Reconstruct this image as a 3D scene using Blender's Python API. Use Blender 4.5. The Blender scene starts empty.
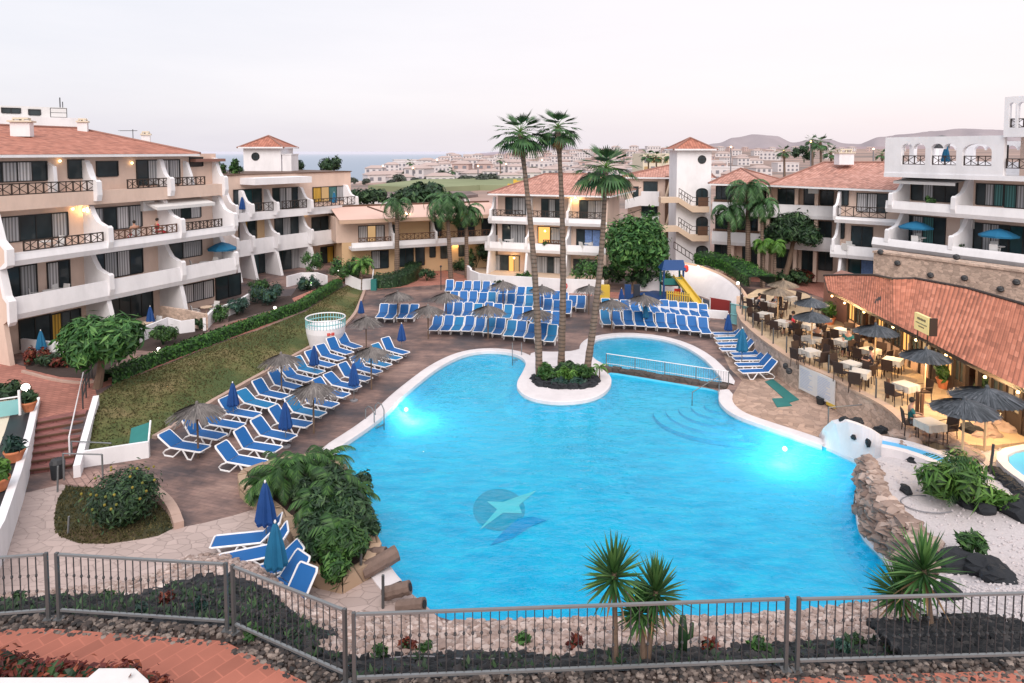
import bpy, bmesh, math, random
from mathutils import Vector, Matrix
from mathutils.geometry import delaunay_2d_cdt
rnd = random.Random(11)
S = bpy.context.scene
COL = S.collection
H = 11.5; FP = 683.0; TH = math.radians(3.5); CX = 512.0; CY = 151 + FP*math.tan(TH)
sT, cT = math.sin(TH), math.cos(TH)
PI = math.pi

# ---------- measuring helpers: a sight line met with a plane of the real place ----------
def ray(px, py):
    a = (px-CX)/FP; b = (CY-py)/FP
    return Vector((a, cT+b*sT, -sT+b*cT))
def U(px, py, z=0.0):
    d = ray(px, py); k = (z-H)/d.z
    return Vector((d.x*k, d.y*k, z))
def V(px, py, Y):
    d = ray(px, py); k = Y/d.y
    return Vector((d.x*k, Y, H+d.z*k))
def sst(t):
    t = max(0.0, min(1.0, t)); return t*t*(3-2*t)
def lerp(a, b, t): return a+(b-a)*t
KX = [(20,-14.4),(26.7,-13.9),(44,-10.9),(56,-12.2),(90,-12.5)]
def kx(y):
    if y <= KX[0][0]: return KX[0][1]
    for (a, xa), (b, xb) in zip(KX, KX[1:]):
        if y <= b: return lerp(xa, xb, (y-a)/(b-a))
    return KX[-1][1]
def gh(x, y):
    return 0.8*sst((kx(y)-x)/3.2)*sst((y-24.2)/2.8)
def G(px, py, up=0.0):
    z = 0.0
    for _ in range(12):
        p = U(px, py, z+up); z = 0.5*z+0.5*gh(p.x, p.y)
    return Vector((p.x, p.y, z))

# ---------- materials ----------
MATS = {}
def newmat(name):
    m = bpy.data.materials.new(name); m.use_nodes = True
    nt = m.node_tree; nt.nodes.clear()
    out = nt.nodes.new('ShaderNodeOutputMaterial')
    b = nt.nodes.new('ShaderNodeBsdfPrincipled')
    nt.links.new(b.outputs[0], out.inputs[0])
    return m, nt, b, out
def N(nt, t, **kw):
    n = nt.nodes.new(t)
    for k, v in kw.items():
        if k.startswith('i_'):
            key = k[2:]
            n.inputs[int(key) if key.isdigit() else key].default_value = v
        else: setattr(n, k, v)
    return n
def L(nt, a, b): nt.links.new(a, b)
def c4(c): return (c[0], c[1], c[2], 1.0)
def mixc(nt, fac, a, b, mode='MIX'):
    m = N(nt, 'ShaderNodeMix', data_type='RGBA', blend_type=mode)
    for s, v in ((0, fac), (6, a), (7, b)):
        if hasattr(v, 'links'): L(nt, v, m.inputs[s])
        elif isinstance(v, (int, float)): m.inputs[s].default_value = v
        else: m.inputs[s].default_value = c4(v)
    return m.outputs[2]
def ramp(nt, src, stops):
    r = N(nt, 'ShaderNodeValToRGB'); L(nt, src, r.inputs[0])
    el = r.color_ramp.elements
    while len(el) < len(stops): el.new(0.5)
    for e, (p, c) in zip(el, stops): e.position = p; e.color = c4(c) if not isinstance(c, (int, float)) else (c, c, c, 1)
    return r.outputs[0]
def pos(nt): return N(nt, 'ShaderNodeNewGeometry').outputs['Position']
def mapping(nt, src, scale=(1, 1, 1), rot=(0, 0, 0)):
    m = N(nt, 'ShaderNodeMapping'); m.inputs['Scale'].default_value = scale; m.inputs['Rotation'].default_value = rot
    L(nt, src, m.inputs[0]); return m.outputs[0]
def noise(nt, src, scale, detail=4, rough=.6):
    n = N(nt, 'ShaderNodeTexNoise', i_Scale=scale, i_Detail=detail, i_Roughness=rough); L(nt, src, n.inputs['Vector']); return n.outputs[0]
def bump(nt, b, h, strength=.4, dist=.03):
    n = N(nt, 'ShaderNodeBump', i_Strength=strength, i_Distance=dist); L(nt, h, n.inputs['Height']); L(nt, n.outputs[0], b.inputs['Normal'])
def simple(name, c, rough=.7, var=.15, scale=1.5, bmp=0, bs=30, metal=0, spec=.4, emit=None, es=0, grime=0):
    m, nt, b, o = newmat(name)
    p = pos(nt)
    n = noise(nt, p, scale)
    col = mixc(nt, n, [x*(1-var) for x in c], [min(1, x*(1+var)) for x in c])
    if grime:
        g = ramp(nt, noise(nt, mapping(nt, p, (.7, .7, .25)), 1.3, 6, .7), [(.42, 0), (.75, 1)])
        mm = N(nt, 'ShaderNodeMath', operation='MULTIPLY', i_1=grime); L(nt, g, mm.inputs[0])
        col = mixc(nt, mm.outputs[0], col, [x*.55 for x in c])
    L(nt, col, b.inputs['Base Color'])
    b.inputs['Roughness'].default_value = rough; b.inputs['Metallic'].default_value = metal
    b.inputs['Specular IOR Level'].default_value = spec
    if bmp: bump(nt, b, noise(nt, p, bs, 3), bmp, .02)
    if emit:
        b.inputs['Emission Color'].default_value = c4(emit); b.inputs['Emission Strength'].default_value = es
    MATS[name] = m; return m
def leafmat(name, c1, c2, c3=None, rough=.55, trans=.0):
    m, nt, b, o = newmat(name)
    g = N(nt, 'ShaderNodeNewGeometry')
    stops = [(0, c1), (.6, c2)] + ([(1, c3)] if c3 else [(1, c2)])
    col = ramp(nt, g.outputs['Random Per Island'], stops)
    big = noise(nt, g.outputs['Position'], 1.1, 2)
    col = mixc(nt, ramp(nt, big, [(.35, 0), (.65, 1)]), mixc(nt, .5, col, [x*.5 for x in c1]), col)
    L(nt, col, b.inputs['Base Color']); b.inputs['Roughness'].default_value = rough
    b.inputs['Specular IOR Level'].default_value = .35
    MATS[name] = m; return m
def lamp_mat(name, c, s):
    m, nt, b, o = newmat(name)
    e = N(nt, 'ShaderNodeEmission', i_Strength=s); e.inputs[0].default_value = c4(c); L(nt, e.outputs[0], o.inputs[0])
    MATS[name] = m; return m

simple('pink', (.66, .51, .43), .85, .07, .6, .15, 60, grime=.38)
simple('ochre', (.60, .42, .25), .85, .08, .6, .1, 60)
simple('white', (.77, .77, .80), .75, .06, .8, .12, 50, grime=.34)
simple('cream', (.62, .56, .45), .8, .08, .8)
simple('beige', (.58, .45, .34), .8, .07, .8)
simple('dark_wood', (.035, .024, .02), .55, .3, 6)
simple('brown_wood', (.10, .05, .03), .6, .3, 6)
simple('frame', (.012, .013, .014), .4, .2, 6)
simple('interior', (.05, .045, .04), .9, .2, 2)
simple('metal', (.11, .115, .12), .45, .15, 9, metal=.4)
simple('metal_light', (.20, .215, .225), .4, .12, 9, metal=.4)
simple('metal_dark', (.05, .053, .058), .5, .2, 9, metal=.3)
simple('plastic_white', (.78, .78, .80), .35, .04, 3)
simple('sling', (.006, .105, .33), .6, .12, 1.2)
simple('sling_teal', (.006, .15, .34), .6, .12, 1.2)
simple('brolly', (.008, .055, .21), .7, .15, 3)
simple('brolly_teal', (.01, .13, .26), .7, .15, 3)
simple('teal', (.02, .16, .15), .6, .2, 2)
simple('skin', (.42, .23, .16), .6, .1, 4)
simple('hair', (.02, .014, .01), .7, .2, 9)
simple('cloth_red', (.55, .03, .05), .8, .15, 6)
simple('cloth_teal', (.02, .13, .14), .8, .2, 6)
simple('cloth_dark', (.02, .028, .045), .8, .2, 6)
simple('cloth_white', (.62, .62, .62), .8, .08, 6)
simple('cloth_grey', (.2, .2, .22), .8, .08, 6)
simple('table_cloth', (.50, .47, .43), .8, .05, 4)
simple('wicker', (.035, .02, .016), .7, .3, 12)
simple('yellow', (.60, .42, .06), .45, .08, 2)
simple('red', (.24, .03, .03), .5, .1, 2)
simple('red_bright', (.65, .05, .03), .5, .1, 2)
simple('blue_paint', (.01, .05, .17), .5, .1, 2)
simple('bark', (.16, .11, .08), .9, .35, 5, .6, 20)
simple('palm_bark', (.21, .15, .115), .9, .3, 6, .6, 14)
simple('dry_leaf', (.22, .14, .07), .9, .3, 5)
simple('terracotta', (.48, .17, .08), .75, .12, 5, .1, 30)
simple('soil', (.045, .03, .026), .95, .35, 4, .8, 10)
simple('lava', (.016, .019, .024), .85, .5, 5, .9, 9)
simple('gravel_white', (.50, .465, .475), .9, .25, 14, .8, 24)
simple('kerb', (.42, .30, .25), .85, .2, 3, .3, 12)
simple('pool_rim', (.66, .63, .65), .7, .10, 2.5, .1, 20, grime=.3)
simple('slide_blue', (.08, .42, .75), .3, .1, 2)
simple('gate_glass', (.22, .48, .50), .15, .1, 2)
simple('log', (.17, .12, .10), .85, .35, 5, .7, 12)
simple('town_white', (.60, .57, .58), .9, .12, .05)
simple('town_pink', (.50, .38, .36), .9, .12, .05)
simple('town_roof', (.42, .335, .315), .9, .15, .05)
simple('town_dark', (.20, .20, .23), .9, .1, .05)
simple('ac', (.66, .66, .66), .6, .06, 3)
simple('artwork', (.15, .25, .5), .6, .6, 6)
simple('sign_yellow', (.62, .50, .24), .5, .05, 2, emit=(1, .75, .3), es=.35)
simple('sign_ink', (.16, .12, .08), .6)
simple('board_ink', (.38, .46, .62), .6)
simple('bin', (.02, .025, .03), .5)
simple('solar', (.03, .04, .07), .2)
simple('tan_wall', (.50, .35, .26), .85, .1, 2)
lamp_mat('bulb', (1, .62, .26), 9)
lamp_mat('bulb_white', (1, .93, .85), 7)
lamp_mat('room_glow', (1, .48, .13), 1.5)
lamp_mat('room_glow_soft', (1, .62, .30), .6)
lamp_mat('pool_lamp', (.9, .97, 1), 4)
simple('link_roof', (.62, .43, .37), .85, .08, .4, .2, 20)
leafmat('leaf', (.012, .045, .012), (.035, .11, .022), (.09, .2, .04))
leafmat('leaf_dark', (.009, .026, .014), (.021, .062, .024), (.07, .14, .05))
leafmat('leaf_blue', (.01, .03, .03), (.02, .07, .055), (.05, .12, .08))
leafmat('leaf_bright', (.03, .09, .015), (.08, .2, .03), (.16, .32, .06))
leafmat('leaf_tree', (.016, .065, .016), (.04, .14, .03), (.13, .28, .07))
leafmat('leaf_palm', (.02, .06, .022), (.045, .125, .04), (.10, .21, .07))
leafmat('leaf_yucca', (.02, .075, .022), (.05, .15, .035), (.14, .27, .08))
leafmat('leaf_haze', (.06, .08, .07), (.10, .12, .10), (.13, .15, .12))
leafmat('leaf_red', (.05, .006, .006), (.14, .02, .012), (.26, .07, .03))
leafmat('leaf_yellow', (.2, .16, .02), (.3, .25, .04), (.1, .15, .03))
leafmat('hedge_leaf', (.012, .05, .01), (.03, .12, .015), (.09, .24, .03))
leafmat('flower', (.5, .05, .02), (.6, .2, .03), (.5, .02, .05))
leafmat('thatch', (.10, .092, .09), (.18, .165, .16), (.27, .25, .235))
leafmat('thatch_tan', (.16, .13, .10), (.28, .22, .16), (.36, .28, .2))
leafmat('thatch_dark', (.045, .055, .066), (.085, .10, .118), (.15, .165, .19))
leafmat('pebble', (.30, .22, .19), (.48, .37, .33), (.62, .53, .49), .85)
leafmat('rock', (.22, .155, .13), (.40, .30, .255), (.54, .43, .375), .85)
leafmat('edge_chip', (.025, .026, .028), (.11, .085, .075), (.30, .25, .22), .85)
leafmat('lava_chip', (.006, .008, .011), (.015, .018, .022), (.07, .065, .065), .8)

def bark_rings():
    m = MATS['palm_bark']; nt = m.node_tree; b = [n for n in nt.nodes if n.type == 'BSDF_PRINCIPLED'][0]
    src = b.inputs['Base Color'].links[0].from_socket
    w = N(nt, 'ShaderNodeTexWave', wave_type='BANDS', bands_direction='Z', i_Scale=1.6, i_Distortion=2.2, i_Detail=2)
    L(nt, pos(nt), w.inputs['Vector'])
    big = noise(nt, mapping(nt, pos(nt), (1, 1, .3)), 1.6, 4)
    c = mixc(nt, 1, src, ramp(nt, w.outputs[1], [(.1, .45), (.5, 1)]), 'MULTIPLY')
    L(nt, mixc(nt, ramp(nt, big, [(.4, 0), (.7, .5)]), c, (.10, .075, .06)), b.inputs['Base Color'])
bark_rings()
def glass_mat(name, base, rough=.05, spec=.9):
    m, nt, b, o = newmat(name)
    p = pos(nt)
    n = noise(nt, p, .9, 2)
    L(nt, mixc(nt, n, [x*.4 for x in base], [x*1.7 for x in base]), b.inputs['Base Color'])
    b.inputs['Roughness'].default_value = rough; b.inputs['Specular IOR Level'].default_value = spec
    MATS[name] = m
glass_mat('glass', (.026, .038, .044), .08, .38)
glass_mat('glass_teal', (.02, .055, .065), .08, .45)
def curtain_mat(name, c):
    m, nt, b, o = newmat(name)
    tc = N(nt, 'ShaderNodeUVMap')
    w = N(nt, 'ShaderNodeTexWave', wave_type='BANDS', bands_direction='X', i_Scale=1.9, i_Distortion=2.5, i_Detail=2)
    L(nt, mapping(nt, tc.outputs[0], (1, .12, 1)), w.inputs['Vector'])
    L(nt, mixc(nt, w.outputs[1], [x*.35 for x in c], c), b.inputs['Base Color'])
    b.inputs['Roughness'].default_value = .8; b.inputs['Coat Weight'].default_value = .25; b.inputs['Coat Roughness'].default_value = .05
    MATS[name] = m
curtain_mat('curtain', (.42, .43, .45))
curtain_mat('curtain_white', (.62, .62, .64))
curtain_mat('curtain_yellow', (.7, .42, .06))
curtain_mat('curtain_teal', (.06, .2, .2))

def roof_mat(name, c, ws=.26, rows=.36):
    m, nt, b, o = newmat(name)
    uv = N(nt, 'ShaderNodeUVMap').outputs[0]
    sx = N(nt, 'ShaderNodeSeparateXYZ'); L(nt, uv, sx.inputs[0])
    def M2(op, a, bb):
        k = N(nt, 'ShaderNodeMath', operation=op)
        for i, v in enumerate((a, bb)):
            if v is None: continue
            if hasattr(v, 'links'): L(nt, v, k.inputs[i])
            else: k.inputs[i].default_value = v
        return k.outputs[0]
    cu = M2('ABSOLUTE', M2('SINE', M2('MULTIPLY', sx.outputs[0], PI/ws), None), None)
    rv = M2('FRACT', M2('MULTIPLY', sx.outputs[1], 1/rows), None)
    hgt = M2('ADD', cu, M2('MULTIPLY', rv, -.5))
    # per tile tone
    fl = N(nt, 'ShaderNodeCombineXYZ')
    L(nt, M2('FLOOR', M2('MULTIPLY', sx.outputs[0], 1/ws), None), fl.inputs[0])
    L(nt, M2('FLOOR', M2('MULTIPLY', sx.outputs[1], 1/rows), None), fl.inputs[1])
    wn = N(nt, 'ShaderNodeTexWhiteNoise'); L(nt, fl.outputs[0], wn.inputs[0])
    n = noise(nt, pos(nt), .5, 5)
    tone = M2('ADD', M2('MULTIPLY', wn.outputs[0], .5), M2('MULTIPLY', n, .6))
    col = ramp(nt, tone, [(.2, [x*.62 for x in c]), (.55, c), (.9, [min(1, c[0]*1.25), c[1]*1.4, c[2]*1.5])])
    gap = ramp(nt, cu, [(.0, .55), (.4, 1)])
    col = mixc(nt, 1, col, gap, 'MULTIPLY')
    L(nt, col, b.inputs['Base Color']); b.inputs['Roughness'].default_value = .85
    bump(nt, b, hgt, .5, .06)
    MATS[name] = m
roof_mat('roof', (.40, .155, .105))
roof_mat('roof_pink', (.46, .23, .18))
roof_mat('roof_far', (.43, .215, .17), .5, .6)
roof_mat('roof_warm', (.46, .165, .10), .26, .40)

def stone_mat(name, c, sc=2.2, joint=.05, jc=.4, flat=1.0, rotz=0.0, stretch=(1, 1, 1), var=.3):
    m, nt, b, o = newmat(name)
    p = mapping(nt, pos(nt), stretch, (0, 0, rotz))
    v = N(nt, 'ShaderNodeTexVoronoi', feature='DISTANCE_TO_EDGE', i_Scale=sc); L(nt, p, v.inputs['Vector'])
    v2 = N(nt, 'ShaderNodeTexVoronoi', i_Scale=sc); L(nt, p, v2.inputs['Vector'])
    sep = N(nt, 'ShaderNodeSeparateColor'); L(nt, v2.outputs['Color'], sep.inputs[0])
    col = ramp(nt, sep.outputs[0], [(0, [x*(1-var) for x in c]), (.5, c), (1, [min(1, x*(1+var*.8)) for x in c])])
    col = mixc(nt, noise(nt, pos(nt), .35, 5), mixc(nt, .6, col, [x*.5 for x in c]), col)
    e = ramp(nt, v.outputs[0], [(0, jc), (joint, 1)])
    col = mixc(nt, 1, col, e, 'MULTIPLY')
    L(nt, col, b.inputs['Base Color']); b.inputs['Roughness'].default_value = .8
    bump(nt, b, ramp(nt, v.outputs[0], [(0, 0), (joint*1.5, 1)]), .5*flat, .03)
    MATS[name] = m
stone_mat('stone_wall', (.62, .47, .38), 3.6, .05, .68, stretch=(1, 1, 1.7))
stone_mat('pave_pale', (.50, .40, .37), 2.3, .03, .72, stretch=(1, 1.5, 1), rotz=.5, var=.12)
stone_mat('pave_tan', (.46, .32, .25), 3.2, .05, .72)
stone_mat('rock_face', (.34, .235, .185), 1.6, .08, .3)
stone_mat('bank', (.50, .40, .37), 5.5, .12, .2)
stone_mat('dam_stone', (.10, .08, .07), 2.5, .08, .4)
stone_mat('planter_stone', (.50, .36, .25), 1.3, .03, .3)

def plank_mat():                # dark stamped concrete deck, weathered to a pinkish brown
    m, nt, b, o = newmat('deck')
    p = pos(nt)
    br = N(nt, 'ShaderNodeTexBrick', i_Scale=1.0, offset=.5)
    br.inputs['Mortar Size'].default_value = .018; br.inputs['Brick Width'].default_value = .9; br.inputs['Row Height'].default_value = .17
    br.inputs['Color1'].default_value = (.8, .8, .8, 1); br.inputs['Color2'].default_value = (1, 1, 1, 1); br.inputs['Mortar'].default_value = (.75, .75, .75, 1)
    L(nt, mapping(nt, p, (1, 1, 1), (0, 0, math.radians(20))), br.inputs['Vector'])
    big = noise(nt, p, .28, 6, .65)
    col = ramp(nt, big, [(.39, (.065, .054, .06)), (.48, (.165, .11, .10)), (.56, (.30, .19, .16)), (.68, (.40, .27, .225))])
    wx = noise(nt, mapping(nt, p, (.5, 2.4, 1), (0, 0, math.radians(28))), 1.1, 5, .7)
    col = mixc(nt, ramp(nt, wx, [(.4, 0), (.7, .55)]), col, (.05, .042, .05))
    col = mixc(nt, 1, col, br.outputs[0], 'MULTIPLY')
    L(nt, col, b.inputs['Base Color'])
    L(nt, ramp(nt, big, [(.3, .45), (.7, .85)]), b.inputs['Roughness'])
    bump(nt, b, br.outputs[0], .25, .02)
    MATS['deck'] = m
plank_mat()
def brick_mat(name, c, w, h, rotz=0, mort=.02, mc=.6):
    m, nt, b, o = newmat(name)
    p = pos(nt)
    br = N(nt, 'ShaderNodeTexBrick', i_Scale=1.0, offset=.5)
    br.inputs['Mortar Size'].default_value = mort; br.inputs['Brick Width'].default_value = w; br.inputs['Row Height'].default_value = h
    br.inputs['Color1'].default_value = c4([x*.85 for x in c]); br.inputs['Color2'].default_value = c4([x*1.12 for x in c]); br.inputs['Mortar'].default_value = c4([x*mc for x in c])
    L(nt, mapping(nt, p, (1, 1, 1), (0, 0, rotz)), br.inputs['Vector'])
    col = mixc(nt, ramp(nt, noise(nt, p, .5, 6, .65), [(.4, 0), (.75, .5)]), br.outputs[0], [x*.5 for x in c])
    L(nt, col, b.inputs['Base Color']); b.inputs['Roughness'].default_value = .8
    bump(nt, b, br.outputs[1], -.3, .015)
    MATS[name] = m
brick_mat('brick_path', (.40, .17, .13), .42, .2, .3)
brick_mat('brick_near', (.36, .125, .085), .40, .26, math.radians(-52), .012, 1.25)
brick_mat('step_mat', (.26, .105, .095), .9, .4, .3)
brick_mat('ramp_pave', (.34, .22, .19), .4, .2, .8)
brick_mat('terrace_floor', (.52, .39, .25), .5, .5, .6, .012, .8)
def grass_mat(name, c1, c2, c3):
    m, nt, b, o = newmat(name)
    p = pos(nt)
    col = ramp(nt, noise(nt, p, .33, 6, .65), [(.40, c1), (.5, c2), (.60, c3)])
    fine = noise(nt, p, 16, 3, .7)
    col = mixc(nt, ramp(nt, fine, [(.3, .65), (.7, 0)]), col, [x*.4 for x in c1])
    L(nt, col, b.inputs['Base Color']); b.inputs['Roughness'].default_value = .95
    bump(nt, b, fine, .8, .05)
    MATS[name] = m
grass_mat('lawn', (.07, .105, .03), (.14, .15, .048), (.25, .195, .09))
grass_mat('lawn_small', (.022, .036, .014), (.055, .055, .02), (.12, .08, .04))
def land_mat():
    m, nt, b, o = newmat('land')
    p = pos(nt)
    col = ramp(nt, noise(nt, mapping(nt, p, (.4, 1.6, 1)), .02, 6, .6), [(.38, (.16, .13, .12)), (.5, (.27, .19, .165)), (.62, (.36, .25, .21))])
    L(nt, col, b.inputs['Base Color']); b.inputs['Roughness'].default_value = .95
    MATS['land'] = m
land_mat()
def haze_mat(name, c, var=.06, sc=.004, es=.0):
    m, nt, b, o = newmat(name)
    n = noise(nt, pos(nt), sc, 6, .6)
    col = mixc(nt, ramp(nt, n, [(.35, 0), (.65, 1)]), [x*(1-var) for x in c], [x*(1+var) for x in c])
    L(nt, col, b.inputs['Base Color']); b.inputs['Roughness'].default_value = 1; b.inputs['Specular IOR Level'].default_value = 0
    MATS[name] = m
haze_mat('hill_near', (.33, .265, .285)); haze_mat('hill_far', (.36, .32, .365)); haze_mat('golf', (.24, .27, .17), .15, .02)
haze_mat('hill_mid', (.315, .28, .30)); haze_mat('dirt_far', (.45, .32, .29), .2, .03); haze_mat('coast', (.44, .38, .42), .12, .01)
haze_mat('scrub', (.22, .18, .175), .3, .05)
def sea_mat():
    m, nt, b, o = newmat('sea')
    p = pos(nt)
    sx = N(nt, 'ShaderNodeSeparateXYZ'); L(nt, p, sx.inputs[0])
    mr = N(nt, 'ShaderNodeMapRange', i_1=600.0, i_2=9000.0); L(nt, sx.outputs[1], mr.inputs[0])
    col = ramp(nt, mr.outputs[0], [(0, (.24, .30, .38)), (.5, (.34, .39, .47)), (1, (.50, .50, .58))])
    L(nt, col, b.inputs['Base Color']); b.inputs['Roughness'].default_value = .6; b.inputs['Specular IOR Level'].default_value = .25
    bump(nt, b, noise(nt, mapping(nt, p, (.3, 1, 1)), .05, 5), .3, 1)
    MATS['sea'] = m
sea_mat()
def water_mat(name, tint, sc=.8, bs=.16, dist=.06):
    m, nt, b, o = newmat(name)
    nt.nodes.remove(b)
    p = pos(nt)
    tr = N(nt, 'ShaderNodeBsdfTransparent'); tr.inputs[0].default_value = c4(tint)
    gl = N(nt, 'ShaderNodeBsdfGlossy', i_Roughness=.03); gl.inputs[0].default_value = (.9, .95, 1, 1)
    fr = N(nt, 'ShaderNodeFresnel', i_IOR=1.33)
    w1 = noise(nt, mapping(nt, p, (1, 1.7, 1), (0, 0, .25)), sc*1.6, 3, .55)
    w2 = noise(nt, mapping(nt, p, (1, 1.4, 1), (0, 0, -.5)), sc*4.2, 2, .5)
    ad = N(nt, 'ShaderNodeMath', operation='MULTIPLY_ADD', i_1=.35); L(nt, w2, ad.inputs[0]); L(nt, w1, ad.inputs[2])
    bp = N(nt, 'ShaderNodeBump', i_Strength=bs*4, i_Distance=dist); L(nt, ad.outputs[0], bp.inputs['Height'])
    L(nt, bp.outputs[0], gl.inputs['Normal']); L(nt, bp.outputs[0], fr.inputs['Normal'])
    mx = N(nt, 'ShaderNodeMixShader'); L(nt, fr.outputs[0], mx.inputs[0]); L(nt, tr.outputs[0], mx.inputs[1]); L(nt, gl.outputs[0], mx.inputs[2])
    L(nt, mx.outputs[0], o.inputs[0])
    MATS[name] = m
water_mat('water', (.42, .96, 1.0), .8, .42, .05)
water_mat('water_kids', (.62, .95, 1.0))
def pool_floor_mat():           # small glazed tiles, caustic-like mottling of the tile tone
    m, nt, b, o = newmat('pool_tile')
    p = pos(nt)
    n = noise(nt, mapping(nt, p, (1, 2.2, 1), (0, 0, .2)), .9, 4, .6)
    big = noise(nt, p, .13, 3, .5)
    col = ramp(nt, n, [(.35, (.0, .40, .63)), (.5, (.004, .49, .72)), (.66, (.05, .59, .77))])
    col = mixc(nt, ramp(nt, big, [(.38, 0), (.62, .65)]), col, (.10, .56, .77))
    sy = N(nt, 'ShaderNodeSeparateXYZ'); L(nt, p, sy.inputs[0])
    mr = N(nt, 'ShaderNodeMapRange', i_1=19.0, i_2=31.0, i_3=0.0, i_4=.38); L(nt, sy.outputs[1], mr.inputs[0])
    col = mixc(nt, mr.outputs[0], col, (.26, .66, .78))  # milky glow of the far water painted into the tile colour by distance
    br = N(nt, 'ShaderNodeTexBrick', i_Scale=1, offset=0); br.inputs['Brick Width'].default_value = .3; br.inputs['Row Height'].default_value = .3
    br.inputs['Mortar Size'].default_value = .012
    br.inputs['Color1'].default_value = br.inputs['Color2'].default_value = (1, 1, 1, 1); br.inputs['Mortar'].default_value = (.96, .96, .96, 1)
    L(nt, p, br.inputs['Vector'])
    col = mixc(nt, 1, col, br.outputs[0], 'MULTIPLY')
    L(nt, col, b.inputs['Base Color']); b.inputs['Roughness'].default_value = .9; b.inputs['Specular IOR Level'].default_value = 0
    L(nt, col, b.inputs['Emission Color']); b.inputs['Emission Strength'].default_value = .0
    MATS['pool_tile'] = m
pool_floor_mat()
simple('mosaic_grey', (.05, .36, .50), .9, .2, 4)
simple('mosaic_dark', (.005, .33, .60), .9, .2, 4)
simple('mosaic_white', (.48, .66, .68), .9, .08, 4)
simple('pool_step', (.16, .60, .78), .5, .08, 2)
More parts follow.
